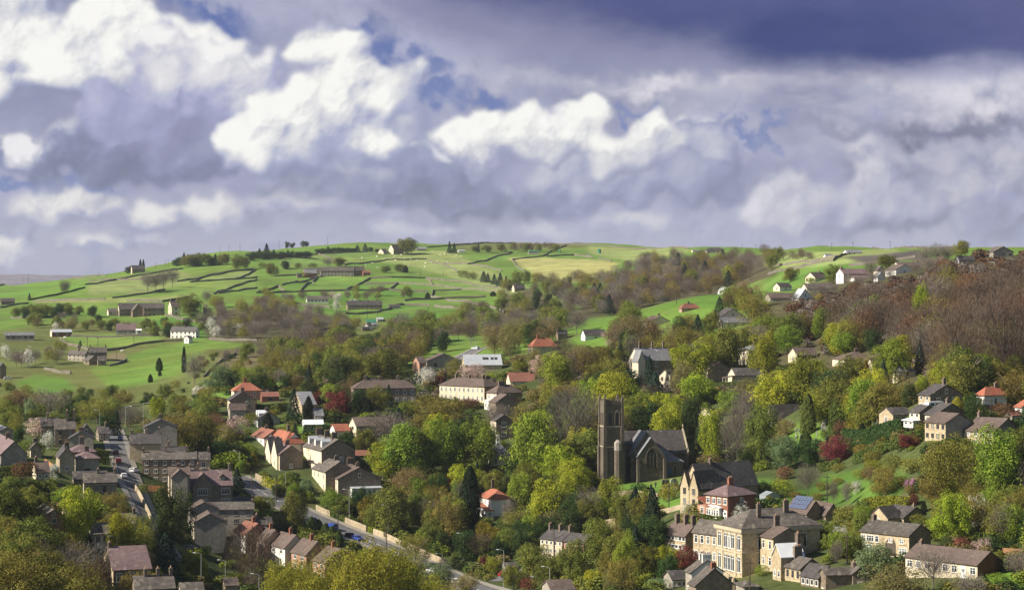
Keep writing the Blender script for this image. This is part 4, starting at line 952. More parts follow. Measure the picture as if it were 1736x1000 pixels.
# --- right hand slope
A = H('tall modern house with sunlit front of brown windows and dark rubble gable', 1603, 749, 1568, 1648, 30, 717, 702, 'GL', 'grey', 'brown', lm='buff', wl=(2,4,1.0,'d'), wr=(0,0))
A = H('low modern house with white windows behind the bright lime tree', 1685, 757, 1635, 1730, 44, 732, 718, 'GL', 'grey', 'brown', lm='buff', wl=(2,4,1.1), wr=(0,0), ch=[(.98,1.4,.9)])
A = H('small modern house at the lower left of the pale group', 1514, 724, 1504, 1546, 22, 703, 695, 'GR', 'grey', 'dark', lm='buff', wl=(1,1), wr=(2,2,1.5), Ll=7)
A = H('middle modern house with pale gable and white conservatory', 1559, 722, 1542, 1590, 34, 699, 690, 'GL', 'soot', 'dark', lm='cream', wl=(2,2,1.0), wr=(0,0), d=512)
Lr, Ll, hE, rise = DIM[A.name]; wing(A, -Lr/2-2.2, -Ll/2+.2, 2.2, 3.4, 1.35, .6, 'H', 'white', 'white', (2,2), 'conservatory', base=.4)
H('upper modern house with small chimney behind the brown window house', 1586, 722, 1568, 1640, 30, 703, 695, 'GL', 'soot', 'dark', lm='cream', wl=(1,2), wr=(0,0), ch=[(.4,1.3,.8)], d=508)
A = H('large stone house with deep dark gable and ivy on its front', 1577, 694, 1557, 1632, 26, 670, 652, 'GL', 'soot', 'dark', lm='buff', wl=(2,2,1.0), wr=(1,2,1.4), ch=[(.2,1.8,.9)], gw=True)
A = H('white walled house with red tiled roof and brick base', 1669, 692, 1656, 1707, 24, 671, 650, 'HR', 'white', 'red', wl=(1,1), wr=(1,1,1.0), ch=[(.9,1.2)], gw=False)
Lr, Ll, hE, rise = DIM[A.name]; mb = MB(); mb.box(-Lr/2-.06, Lr/2+.06, -Ll/2-.06, Ll/2+.06, -3, hE*.28); mb.build('brick_plinth', W['brick'], A)
H('white house with red roof at the far right edge', 1733, 716, 1728, 1775, 18, 690, 676, 'GL', 'white', 'red', wl=(2,1), wr=(0,0))
H('stone garage with white posts beside the edge house', 1716, 717, 1711, 1730, 22, 704, 697, 'GR', 'grey', 'rust', wl=(1,1,1.6,'d'), wr=(1,1,1.6), cat='garage', name='garage')
A = H('hip roofed house with cream walls among the right hand trees', 1432, 622, 1427, 1487, 14, 610, 597, 'HR', 'soot', 'brown', lm='cream', wl=(1,1), wr=(1,1), Ll=11, d=645, ch=[(.8,1.2)])
H('small white steep gable beside the hip roofed house', 1480, 634, 1477, 1490, 24, 619, 607, 'GR', 'soot', 'dark', lm='cream', wl=(1,1), wr=(0,0), d=635)
H('cream villa hidden in trees with stone bays', 1524, 648, 1514, 1552, 24, 630, 620, 'HR', 'cream', 'grey', wl=(2,1), wr=(2,1,1,'d'), d=600)
H('cottage with lit cream gable below the bare wood', 1352, 616, 1345, 1386, 18, 602, 590, 'GR', 'soot', 'brown', lm='cream', wl=(1,1), wr=(0,0), d=670, Ll=8)
# --- around and above the church
A = H('pale bay windowed mansion behind the bright lime tree', 1270, 622, 1252, 1320, 26, 594, 585, 'HR', 'cream', 'grey', wl=(2,3,1.2), wr=(2,3,1.1), d=720, ch=[(.2,1.4)])
Lr, Ll, hE, rise = DIM[A.name]
for k in (.12, .55): wing(A, -Lr/2 + Lr*k, -Ll/2-2.2, 3.4, 2.3, hE-.1, .5, 'lean', 'cream', 'grey', (2,1), 'bay')
A = H('big dark gabled house with lit cream side behind bare trunks', 1200, 652, 1181, 1242, 24, 628, 613, 'GL', 'soot', 'brown', lm='cream', wl=(2,2,1.2), wr=(1,3,1.4,'d'), d=690)
A = H('long low barn with grey roof, lit gable and open porch', 1247, 653, 1240, 1294, 12, 636, 624, 'GR', 'grey', 'dark', lm='cream', wl=(0,0), wr=(1,0), d=690, Ll=9, cat='barn', name='barn')
Lr, Ll, hE, rise = DIM[A.name]
mb = MB(); mb.v = [(-4.2,-.2,0),(0,-.2,.8),(0,4,.8),(-4.2,4,0)]; mb.prism(mb.v[:4], (0,0,.18)); mb.v = mb.v[4:]; mb.f = [tuple(i-4 for i in f) for f in mb.f]; mb.build('porch_roof', RF['brown'], A, loc=(-Lr/2, -Ll/2, hE*.72))
for y in (-.1, 3.6):
    mb = MB(); mb.box(-.15, .15, -.15, .15, -2, hE*.74); mb.build('porch_post', stone_trim, A, loc=(-Lr/2-3.8, -Ll/2+y, 0))
A = H('gothic villa with grey slate roofs and tall slender chimneys', 1086, 642, 1066, 1140, 22, 611, 590, 'GR', 'soot', 'grey', lm='cream', wl=(2,2,1.3), wr=(2,1,1.2), ch=[(.15,2.6,.8),(.55,2.6,.8),(.9,2.6,.8)], d=735)
Lr, Ll, hE, rise = DIM[A.name]
wing(A, -Lr/2-1.5, -Ll/2-1.0, Lr*.22, Ll*.5, hE, rise*.85, 'L', 'cream', 'grey', (1,1), 'gable_wing')
H('cream cottage with twin pointed gables below the gothic villa', 1136, 662, 1118, 1142, 42, 637, 627, 'GR', 'buff', 'dark', lm='cream', wl=(2,2,1.2,'d'), wr=(0,0), d=680)
H('pale stone cottage glimpsed through the ivy trees', 1205, 722, 1184, 1210, 50, 702, 692, 'GR', 'cream', 'stone', wl=(2,2,1), wr=(0,0), d=645)
H('small chapel with lit pointed gable at the graveyard edge', 1308, 722, 1302, 1356, 18, 708, 693, 'GR', 'soot', 'dark', lm='cream', wl=(1,1,1,'da'), wr=(1,1), cat='chapel', name='chapel', d=640, rise=4.2)
A = H('red hip roofed house with grey walls by the purple wood', 903, 604, 895, 946, 20, 588, 571, 'HR', 'grey', 'red', wl=(1,1), wr=(1,2), ch=[(.1,1.9,.9)], chm='b', d=880)
H('dark roofed white cottage behind pale blossom', 992, 578, 985, 1028, 18, 568, 559, 'GR', 'white', 'dark', wl=(1,1), wr=(1,1), d=905)
H('stone house with tall square stack beside the red hip roof', 946, 577, 942, 962, 18, 566, 560, 'GR', 'soot', 'dark', wl=(0,0), wr=(0,0), ch=[(.1,1.8)], d=930)
A = H('cream gabled house with grey roofed front wing above the trees', 1222, 556, 1216, 1263, 16, 537, 523, 'GL', 'cream', 'dark', wl=(1,0), wr=(1,0), Ll=12, d=825, gw=True)
Lr, Ll, hE, rise = DIM[A.name]; wing(A, -Lr/2-1.5, -Ll/2-4.5, Lr+2.5, 4.5, hE*.5, 2.0, 'R', 'cream', 'grey', (1,2), 'front_wing')
H('mauve roofed house with white verge behind the big olive tree', 1102, 556, 1098, 1138, 18, 546, 536, 'GL', 'cream', 'brown', wl=(1,1), wr=(0,0), ch=[(.2,1.4,.8)], d=850, Ll=11)
H('red brown roofed bungalow at the foot of the green spur', 1156, 530, 1152, 1186, 16, 523, 514, 'HR', 'pink', 'rust', wl=(1,1), wr=(1,2), d=880, ch=[(.4,1.0,.8)])
# ------------------------------------------------------------------ farms and houses on the hills
H('tiny cream farmhouse beside the twin dark cypresses on the skyline', 224, 464, 219, 245, 20, 456, 450, 'GR', 'soot', 'dark', lm='cream', wl=(2,2,1.2,'d'), wr=(2,2,1.2,'d'), ch=[(.9,1.2)], cat='farmhouse', name='farmhouse')
H('low dark farm buildings at the left edge of the hill', 2, 517, -8, 25, 18, 511, 506, 'GR', 'soot', 'dark', wl=(0,0), wr=(1,2,1.2,'d'), cat='farm building', name='farm_building')
H('long dark barn roof of the big hillside farm', 202, 536, 193, 243, 18, 524, 514, 'GR', 'soot', 'stone', lm='cream', wl=(1,1), wr=(1,4,1.4,'d'), cat='barn', name='barn')
H('gabled cross wing in the middle of the big hillside farm', 225, 538, 220, 244, 20, 527, 514, 'GL', 'soot', 'stone', wl=(1,0), wr=(1,1,1.4,'d'), cat='barn', name='barn')
H('right hand barn of the big hillside farm', 243, 537, 238, 279, 14, 522, 514, 'GR', 'soot', 'stone', wl=(0,0), wr=(2,5,1.2,'d'), Ll=9, cat='barn', name='barn')
H('low pale gabled shed left of the big hillside farm', 184, 535, 178, 200, 20, 528, 523, 'GR', 'grey', 'stone', lm='cream', wl=(1,1), wr=(1,1), cat='shed', name='farm_shed')
H('cream house with clustered chimneys beside the round dark tree', 291, 536, 285, 306, 26, 520, 510, 'GR', 'cream', 'brown', wl=(2,2,1.2,'d'), wr=(2,1,1.2,'d'), ch=[(.1,1.5),(.8,1.5)])
H('grey bungalow with mauve roof above the lime green paddock', 197, 567, 194, 230, 10, 559, 549, 'GR', 'grey', 'purple', wl=(0,0), wr=(1,4,1.4), ch=[(.6,.9)], Ll=10)
H('small white garage beside the grey bungalow', 231, 566, 229, 240, 14, 560, 558, 'GR', 'white', 'white', wl=(0,0), wr=(1,1,2.0), cat='garage', name='garage', Ll=4, rise=.8)
A = H('white farmhouse with grey roof and white porch on the hillside', 332, 575, 289, 338, 66, 561, 552, 'GL', 'white', 'dark', wl=(2,6,1.1,'d'), wr=(2,1,1.1,'d'), ch=[(.5,1.0)], cat='farmhouse', name='farmhouse', d=1235)
H('low white porch building in front of the white farmhouse', 320, 582, 312, 326, 50, 573, 569, 'GR', 'white', 'dark', wl=(1,1), wr=(0,0), cat='porch', name='porch_building', rise=1.3)
H('long low blue grey barn at the left edge', 8, 576, 0, 58, 12, 568, 564, 'GR', 'grey', 'grey', wl=(0,0), wr=(1,5,2.0,'d'), cat='barn', name='barn', rise=1.6)
H('cream and red sided barn with grey roof', 88, 571, 76, 122, 22, 563, 558, 'GR', 'brick', 'sheet', lm='cream', wl=(0,0), wr=(1,2,2,'d'), cat='barn', name='barn', rise=1.6)
H('stone farmhouse with low eaves above the rubble terrace', 144, 613, 115, 152, 50, 601, 590, 'GL', 'grey', 'stone', wl=(2,4,1.1,'d'), wr=(0,0), cat='farmhouse', name='farmhouse', ch=[(.5,1.2)])
H('taller rear house of the stone farm group', 152, 612, 149, 181, 14, 597, 589, 'GR', 'soot', 'stone', wl=(1,0), wr=(2,2,1.2,'d'), ch=[(.0,1.6),(.95,1.6)], Ll=8)
H('small barn gable with open red door in the stone farm group', 151, 619, 142, 168, 30, 611, 603, 'GL', 'soot', 'stone', wl=(1,1,2.2,'d'), wr=(1,1,1.4,'d'), cat='barn', name='barn')
H('lean stone byre at the right of the stone farm group', 166, 620, 163, 180, 16, 611, 604, 'GR', 'soot', 'stone', wl=(0,0), wr=(1,1,1.2,'d'), Ll=6, cat='barn', name='barn')
H('dark gabled house at the left edge below the blossom', 0, 642, -14, 7, 24, 622, 608, 'GL', 'soot', 'dark', wl=(0,0), wr=(1,0))
# upper farms
H('dark tin shed left of the red brick farm', 504, 471, 502, 512, 14, 465, 462, 'GR', 'soot', 'dark', wl=(0,0), wr=(0,0), cat='shed', name='farm_shed', Ll=6, rise=1)
H('red brick barn at the end of the stone farm row', 517, 471, 511, 537, 16, 463, 458, 'GR', 'brick', 'grey', wl=(0,0), wr=(1,2,2,'d'), Ll=9, cat='barn', name='barn')
H('stone barn behind the red brick barn', 516, 468, 511, 545, 14, 459, 455, 'GR', 'grey', 'stone', wl=(0,0), wr=(0,0), Ll=9, cat='barn', name='barn', d=1915)
H('long stone farm row under one low slate roof', 543, 469, 540, 600, 8, 459, 453, 'GR', 'grey', 'stone', wl=(0,0), wr=(2,10,1.2,'d'), Ll=9, cat='farm row', name='farm_row')
H('end house of the stone farm row with dark gable', 601, 468, 598, 618, 18, 458, 452, 'GR', 'soot', 'stone', wl=(2,1), wr=(2,2,1.2,'d'), ch=[(.1,1.5),(.9,1.5)])
H('small red roofed brick shed right of the farm row', 616, 468, 613, 628, 18, 462, 459, 'GR', 'brick', 'rust', wl=(0,0), wr=(1,1,1.4,'d'), cat='shed', name='farm_shed', Ll=6)
H('white cottages in blossom below the stone farm row', 520, 513, 516, 557, 10, 507, 502, 'GR', 'white', 'stone', wl=(1,1), wr=(1,6,1.2,'d'), ch=[(.1,1.0),(.8,1.0)], Ll=8, cat='cottage', name='cottage')
H('long dark farm row in shade with several stacks', 589, 526, 585, 648, 10, 517, 510, 'GR', 'soot', 'dark', wl=(0,0), wr=(2,8,1.2,'d'), ch=[(.15,1.5),(.35,1.5),(.6,1.5),(.85,1.5)], Ll=9, cat='farm row', name='farm_row')
H('low dark outbuilding with pale doors right of the shaded farm row', 660, 524, 657, 679, 10, 519, 516, 'GR', 'soot', 'dark', wl=(0,0), wr=(1,4,1.4), Ll=5, cat='shed', name='farm_shed', rise=1.2)
H('green roofed allotment shed', 622, 552, 619, 638, 14, 546, 542, 'GR', 'soot', 'green', wl=(0,0), wr=(1,1,1.4,'d'), cat='shed', name='shed', Ll=5, rise=1.6)
H('white walled allotment shed with dark roof', 624, 558, 619, 629, 20, 552, 549, 'GR', 'white', 'dark', wl=(1,1), wr=(0,0), cat='shed', name='shed', rise=1)
H('small white allotment hut beside the larger white shed', 632, 555, 629, 638, 20, 550, 547, 'GR', 'white', 'grey', wl=(0,0), wr=(1,1), cat='shed', name='shed', rise=.9)
H('low dark allotment hut in front of the white sheds', 614, 561, 609, 627, 14, 556, 554, 'GR', 'soot', 'dark', wl=(0,0), wr=(1,1,1.4,'d'), cat='shed', name='shed', Ll=4, rise=.8)
H('grey roofed allotment shed furthest up the slope', 640, 546, 637, 650, 14, 541, 538, 'GR', 'grey', 'sheet', wl=(0,0), wr=(1,1), cat='shed', name='shed', Ll=5, rise=.9)
H('cream gable of the hilltop farm beside the big round tree', 667, 431, 659, 676, 36, 422, 415, 'GR', 'soot', 'dark', lm='cream', wl=(2,1,1,'d'), wr=(0,0), cat='farmhouse', name='farmhouse', Lr=14)
H('small cream cottage below the hilltop farm', 650, 431, 641, 658, 40, 427, 422, 'GR', 'grey', 'dark', lm='cream', wl=(1,1,1,'d'), wr=(0,0), cat='cottage', name='cottage')
H('low pale building right of the hilltop tree', 706, 425, 703, 722, 10, 422, 419, 'GR', 'grey', 'grey', wl=(0,0), wr=(1,3,1,'d'), cat='farm building', name='farm_building', Ll=8)
H('long white field shelter among the skyline trees', 777, 428, 774, 788, 10, 425, 424, 'GR', 'white', 'sheet', wl=(0,0), wr=(0,0), cat='shelter', name='field_shelter', Ll=5, rise=.8)
H('small cream cottages at the edge of the ravine', 872, 495, 868, 890, 22, 488, 482, 'GR', 'soot', 'dark', lm='cream', wl=(1,1,1,'d'), wr=(1,2,1,'d'), cat='cottage', name='cottage', d=1500)
H('green storage container at the field top', 896, 431, 893, 914, 8, 426, 424, 'GR', 'grey', 'green', wl=(0,0), wr=(0,0), cat='container', name='storage_container', Ll=4, rise=.7)
H('long low dark bungalow on the moor skyline', 1198, 430, 1194, 1228, 8, 424, 420, 'HR', 'grey', 'dark', wl=(0,0), wr=(1,4,1,'d'), Ll=9)
H('pale shed left of the moor skyline bungalow', 1174, 428, 1171, 1190, 10, 425, 422, 'GR', 'cream', 'grey', wl=(0,0), wr=(0,0), cat='shed', name='farm_shed', Ll=5, rise=.9)
# right hand ridge
H('pair of low white bungalows beyond the ridge field', 1400, 438, 1396, 1412, 20, 434, 431, 'GR', 'white', 'grey', wl=(0,0), wr=(1,2,1,'d'), rise=1.4)
H('white bungalow with grey roof on the far lane', 1436, 432, 1434, 1462, 14, 428, 424, 'GR', 'white', 'grey', wl=(1,1), wr=(1,3,1,'d'), Ll=7)
H('cream house with white garage at the foot of the ridge field', 1322, 494, 1311, 1342, 26, 486, 480, 'GR', 'white', 'dark', lm='cream', wl=(1,1), wr=(1,1,1.4))
H('cream bungalow with brown roof beside the round bush', 1382, 479, 1365, 1403, 38, 471, 462, 'GR', 'cream', 'brown', wl=(1,3,1,'d'), wr=(1,1), ch=[(.7,1.0)])
A = H('white gabled house with mauve roof and white verandah wing', 1430, 481, 1418, 1474, 18, 464, 456, 'GR', 'cream', 'purple', lm='white', wl=(2,1), wr=(0,0), ch=[(.05,1.2)], Ll=8)
Lr, Ll, hE, rise = DIM[A.name]; wing(A, -Lr/2+4, -Ll/2-4, Lr*.7, 4, hE*.55, 1.5, 'lean', 'white', 'purple', (0,5), 'verandah')
A = H('white steep gabled chalet with pale blue grey roof', 1354, 510, 1343, 1376, 26, 505, 487, 'GL', 'white', 'sheet', wl=(0,0), wr=(1,2,1.4,'d'), gw=True, rise=4.2)
H('long brown roofed bungalow left of the white chalet', 1306, 512, 1300, 1344, 10, 505, 498, 'GR', 'grey', 'brown', wl=(0,0), wr=(1,3), Ll=9)
H('long low stone roofed building behind the white chalet', 1368, 496, 1364, 1412, 10, 489, 481, 'GR', 'cream', 'stone', wl=(0,0), wr=(0,0), Ll=9)
H('small buff gable house above the bare wood', 1488, 466, 1484, 1500, 24, 458, 451, 'GL', 'cream', 'stone', wl=(0,0), wr=(1,0))
H('small white gable at the wood edge below the buff gable', 1488, 477, 1485, 1500, 24, 469, 462, 'GL', 'white', 'grey', wl=(0,0), wr=(0,0))
A = H('white wide gabled bungalow with brown roof at the wood top', 1519, 466, 1515, 1548, 20, 457, 449, 'GL', 'white', 'brown', wl=(0,0), wr=(1,1), Ll=10)
H('long brown roof behind the white wide gabled bungalow', 1524, 458, 1520, 1568, 12, 451, 446, 'GR', 'cream', 'brown', wl=(1,1), wr=(0,0), ch=[(.8,1.0)], Ll=8)
H('grey roofed house with white end in the skyline trees', 1626, 447, 1621, 1652, 18, 440, 434, 'GR', 'grey', 'dark', lm='white', wl=(1,1), wr=(1,1))
H('stone barn gable with three dark windows on the right skyline', 1684, 437, 1679, 1718, 14, 427, 419, 'GL', 'grey', 'stone', wl=(0,0), wr=(1,3,1.2,'d'), cat='barn', name='barn', Ll=14)
# ------------------------------------------------------------------ church
dark_glass = matte('leaded_glass', (.025,.025,.03), .4, 5, .35, spec=.5)
def pointed(w, h, y, n=7, inset=0.0):
    """outline of a pointed-arch opening standing on z = 0"""
    w2 = w/2 - inset; hs = h - w*.95; pts = [(-w2, y, inset), (w2, y, inset)]
    for i in range(n+1):
        a = (math.pi/3)*i/n; pts.append((-w2 + 2*w2*math.cos(a), y, hs + 2*w2*math.sin(a)))
    for i in range(n-1, -1, -1):
        a = (math.pi/3)*i/n; pts.append((w2 - 2*w2*math.cos(a), y, hs + 2*w2*math.sin(a)))
    return pts
def lancet(root, x, y, z, w, h, rot, lights=2, name='window'):
    o = mesh_obj(name, bpy.data.meshes.new(name), root, (x, y, z)); o.rotation_euler = (0, 0, rot)
    out = pointed(w + .7, h + .55, -.14); inn = pointed(w, h, -.14)
    mb = MB(); k = len(out)
    for i in range(k):
        j = (i+1) % k
        mb.quad(out[i], out[j], inn[j], inn[i]); mb.quad(inn[i], inn[j], (inn[j][0], .02, inn[j][2]), (inn[i][0], .02, inn[i][2])); mb.quad(out[j], out[i], (out[i][0], .02, out[i][2]), (out[j][0], .02, out[j][2]))
    for q in range(1, lights): xx = -w/2 + w*q/lights; mb.box(xx-.09, xx+.09, -.10, .0, 0, h*.72)
    if lights > 1: mb.box(-w/2, w/2, -.09, 0, h*.52, h*.52+.12)
    me = mb.mesh(name, W['church'] if 'great' in name else W['soot']); old = o.data; o.data = me; bpy.data.meshes.remove(old)
    p = MB(); p.v = pointed(w, h, -.03); p.f = [tuple(range(len(p.v)))]; p.m = [0]; p.build('pane', dark_glass, o)
    return o
def church():
    d = 622; th = 13; t = R(th)
    def loc(x, y): return Vector(((x-868)*d/F, d, (500-y)*d/F))
    p = loc(1100, 806)
    root = thing('church', 'dark gritstone parish church with square battlemented tower and slate roofs', 'church', p, t); REG.append((root, 1095, 740))
    S = W['church']; k = d/F
    m = lambda px: px*k
    # tower : left of the nave, front face x 1024..1060
    tw = 5.9; tx = m(1024-1100); ty = 1.0; hT = m(806-684)
    mb = MB(); mb.box(0, tw, 0, tw, -4, hT); tower = mb.build('tower', S, root, loc=(tx, ty, 0))
    for z in (hT*.40, hT*.68, hT-.5):
        q = MB(); q.box(-.14, tw+.14, -.14, tw+.14, z, z+.28); q.build('string_course', stone_trim if z < hT-1 else S, tower)
    for (a, b) in ((0,0),(1,0),(0,1),(1,1)):
        q = MB(); x0, y0 = (tw-.7)*a + (-.35 if not a else .35), (tw-.7)*b + (-.35 if not b else .35)
        for i, (z0, z1, e) in enumerate(((-4, hT*.40, .35), (hT*.40, hT*.68, .2), (hT*.68, hT-.6, .05))): q.box(x0-e, x0+.7+e, y0-e, y0+.7+e, z0, z1)
        q.build('buttress', S, tower)
        q = MB(); q.box(x0, x0+.7, y0, y0+.7, hT-.3, hT+1.7); cx, cy = x0+.35, y0+.35
        q.v += [(x0,y0,hT+1.7),(x0+.7,y0,hT+1.7),(x0+.7,y0+.7,hT+1.7),(x0,y0+.7,hT+1.7),(cx,cy,hT+3.3)]; n = len(q.v)-5
        for i in range(4): q.f.append((n+i, n+(i+1)%4, n+4)); q.m.append(0)
        q.build('pinnacle', S, tower)
    q = MB()
    for s in range(4):
        for i in range(6):
            u0 = .5 + i*(tw-1)/6; u1 = u0 + (tw-1)/6*.58
            if s == 0: q.box(u0, u1, 0, .4, hT+.75, hT+1.35)
            if s == 1: q.box(u0, u1, tw-.4, tw, hT+.75, hT+1.35)
            if s == 2: q.box(0, .4, u0, u1, hT+.75, hT+1.35)
            if s == 3: q.box(tw-.4, tw, u0, u1, hT+.75, hT+1.35)
    q.box(0, tw, 0, .4, hT-.1, hT+.76); q.box(0, tw, tw-.4, tw, hT-.1, hT+.76); q.box(0, .4, .4, tw-.4, hT-.1, hT+.76); q.box(tw-.4, tw, .4, tw-.4, hT-.1, hT+.76)
    q.build('battlement', S, tower)
    for xx in (tw*.30, tw*.70):
        lancet(tower, xx, -.02, hT*.715, 1.25, hT*.18, 0, 1, 'belfry_window')
    for yy in (tw*.30, tw*.70): lancet(tower, -.02, yy, hT*.715, 1.25, hT*.18, -math.pi/2, 1, 'belfry_window')
    q = MB(); q.box(-.1, .1, -.06, .02, -.9, .9); q.box(-.4, .4, -.06, .02, .1, .3); q.build('cross_slit', frame_d, tower, loc=(tw*.5, 0, hT*.56))
    # stair turret; paler stone paints the sunlight onto its cap
    q = MB(); q.tube((0,0,-4), (0,0,hT*.36), 1.25, n=8); tr = q.build('stair_turret', W['church'], root, loc=(tx+tw*.72, ty-.6, 0))
    q = MB(); q.tube((0,0,0), (0,0,2.4), 1.3, n=8); q.tube((0,0,2.4), (0,0,3.4), 1.35, .4, n=8); q.build('turret_cap', W['grey'], tr, loc=(0,0,hT*.36))
    # nave behind: x 1062..1180, ridge y 738, eaves 770
    nx0, nx1 = m(1060-1100), m(1183-1100); ny0, ny1 = 9.0, 19.5; he = m(806-771); hr = m(806-737)*1.02
    q = MB(); q.prism([(nx0,ny0,-4),(nx0,ny0,he),(nx0,(ny0+ny1)/2,hr),(nx0,ny1,he),(nx0,ny1,-4)], (nx1-nx0,0,0)); q.build('nave', S, root)
    gable_roof(nx1-nx0, ny1-ny0, hr-he, .5, .1).build('nave_roof', RF['dark'], root, loc=(nx0, ny0, he))
    for xx in (nx1-4, nx1-9): lancet(root, xx, ny0-.02, .9, 1.2, he*.62, 0, 1)
    q = MB(); q.box(nx1-.3, nx1+.5, ny0-.6, ny0+.2, -3, he-.6); q.build('buttress', S, root)
    # gable coping and cross on the east end
    q = MB(); q.prism([(nx1+.1,ny0-.6,he-.3),(nx1+.1,(ny0+ny1)/2,hr+.15),(nx1+.1,ny1+.6,he-.3),(nx1+.1,ny1+.6,he+.35),(nx1+.1,(ny0+ny1)/2,hr+.75),(nx1+.1,ny0-.6,he+.35)], (.45,0,0)); q.build('coping', stone_trim, root)
    q = MB(); q.box(-.12,.12,-.12,.12,0,1.5); q.box(-.12,.12,-.5,.5,.8,1.05); q.build('gable_cross', stone_trim, root, loc=(nx1+.3,(ny0+ny1)/2,hr+.7))
    # outer gabled chapel behind the transept with lit slope
    ax0, ax1 = m(1072-1100), m(1128-1100); ay = 2.6
    hr2 = m(806-733); he2 = m(806-771)
    q = MB(); q.prism([(ax0,ay,-4),(ax1,ay,-4),(ax1,ay,he2),((ax0+ax1)/2,ay,hr2),(ax0,ay,he2)], (0,8,0)); tr2 = q.build('transept', S, root)
    r_ = gable_roof(8.5, ax1-ax0, hr2-he2, .5, .1).build('roof', RF['grey'], tr2, loc=(ax1, ay, he2)); r_.rotation_euler = (0,0,R(90))
    # front gable with the great pointed window
    gx0, gx1 = m(1080-1100), m(1126-1100); gy = -.6
    he3 = m(806-772); hr3 = m(806-742)
    q = MB(); q.prism([(gx0,gy,-4),(gx1,gy,-4),(gx1,gy,he3),((gx0+gx1)/2,gy,hr3),(gx0,gy,he3)], (0,3.6,0)); g = q.build('porch_gable', W['church'], root)
    r_ = gable_roof(3.4, gx1-gx0, hr3-he3, .45, .15).build('roof', RF['grey'], g, loc=(gx1, gy, he3)); r_.rotation_euler = (0,0,R(90))
    lancet(root, (gx0+gx1)/2 + .2, gy-.02, 2.6, 3.4, 6.6, 0, 3, 'great_window')
    for xx in (gx0-.1, gx1+.1):
        q = MB(); q.box(-.45,.45,-1.0,.0,-3,he3*.55); q.box(-.4,.4,-.6,.0,he3*.55,he3*.85); q.build('buttress', W['church'], root, loc=(xx, gy, 0))
    # lean-to vestry at the right with lit roof edge
    vx0, vx1 = m(1127-1100), m(1162-1100)
    q = MB(); q.box(vx0, vx1, 1.2, ny0, -4, 4.2); v = q.build('vestry', S, root)
    q = MB(); q.v = [(vx0-.1,.9,4.3),(vx1+.5,.9,4.3),(vx0-.1,ny0,8.6),(vx0+1.8,ny0,8.6),(vx1+.5,ny0,4.3)]
    q.v += [(a,b,c-.2) for a,b,c in q.v]; q.f = [(0,1,3,2),(1,4,3),(7,8,6,5),(8,9,6),(0,5,6,1),(1,6,9,4)]; q.m = [0]*6; q.build('roof', RF['grey'], v)
    lancet(root, vx1-2.6, 1.18, .5, .9, 2.6, 0, 1); 
    q = MB(); q.v = pointed(1.3, 2.9, -.05); q.f = [tuple(range(len(q.v)))]; q.m = [0]; q.build('door', door_m[2], root, loc=(vx0+2.2, 1.2, 0))
    # link between tower and nave
    q = MB(); q.box(tx+tw-.2, gx0, 6.5, ny0+1, -4, m(806-757)); l_ = q.build('aisle', S, root)
    q = MB(); q.v = [(0,0,0),(gx0-tx-tw+.4,0,0),(gx0-tx-tw+.4,6,3.2),(0,6,3.2)]; q.v += [(a,b,c+.2) for a,b,c in q.v]; q.f = [(3,2,1,0),(4,5,6,7),(0,1,5,4),(1,2,6,5),(2,3,7,6),(3,0,4,7)]; q.m = [0]*6
    q.build('roof', RF['dark'], l_, loc=(tx+tw-.2, 6.0, m(806-757)))
church()
BOX.append((1016, 1188, 676, 806, 622))
# ------------------------------------------------------------------ tree materials
def leaf_mat(name, a, b, trans=.35, rnd=.42, hue=.055):
    m = bpy.data.materials.new(name); m.use_nodes = True; nt = m.node_tree; nt.nodes.clear()
    o = nt.nodes.new('ShaderNodeOutputMaterial')
    tc = nt.nodes.new('ShaderNodeTexCoord'); oi = nt.nodes.new('ShaderNodeObjectInfo')
    r = E(nt, oi.outputs['Random'])
    c = mixc(nt, noise(nt, E(nt, tc.outputs['Object']), 9.0, 3, .7).step(.32, .68), a, b)
    h = nt.nodes.new('ShaderNodeHueSaturation'); nt.links.new(c.k, h.inputs['Color'])
    nt.links.new((1.0 + (r - .5)*rnd).k, h.inputs['Value']); nt.links.new((.5 + (r._m('MULTIPLY', 7.31)._m('FRACT') - .5)*hue).k, h.inputs['Hue'])
    d = nt.nodes.new('ShaderNodeBsdfDiffuse'); nt.links.new(h.outputs[0], d.inputs[0])
    t = nt.nodes.new('ShaderNodeBsdfTranslucent'); nt.links.new(h.outputs[0], t.inputs[0])
    x = nt.nodes.new('ShaderNodeMixShader'); x.inputs[0].default_value = trans
    nt.links.new(d.outputs[0], x.inputs[1]); nt.links.new(t.outputs[0], x.inputs[2]); nt.links.new(x.outputs[0], o.inputs[0])
    return m
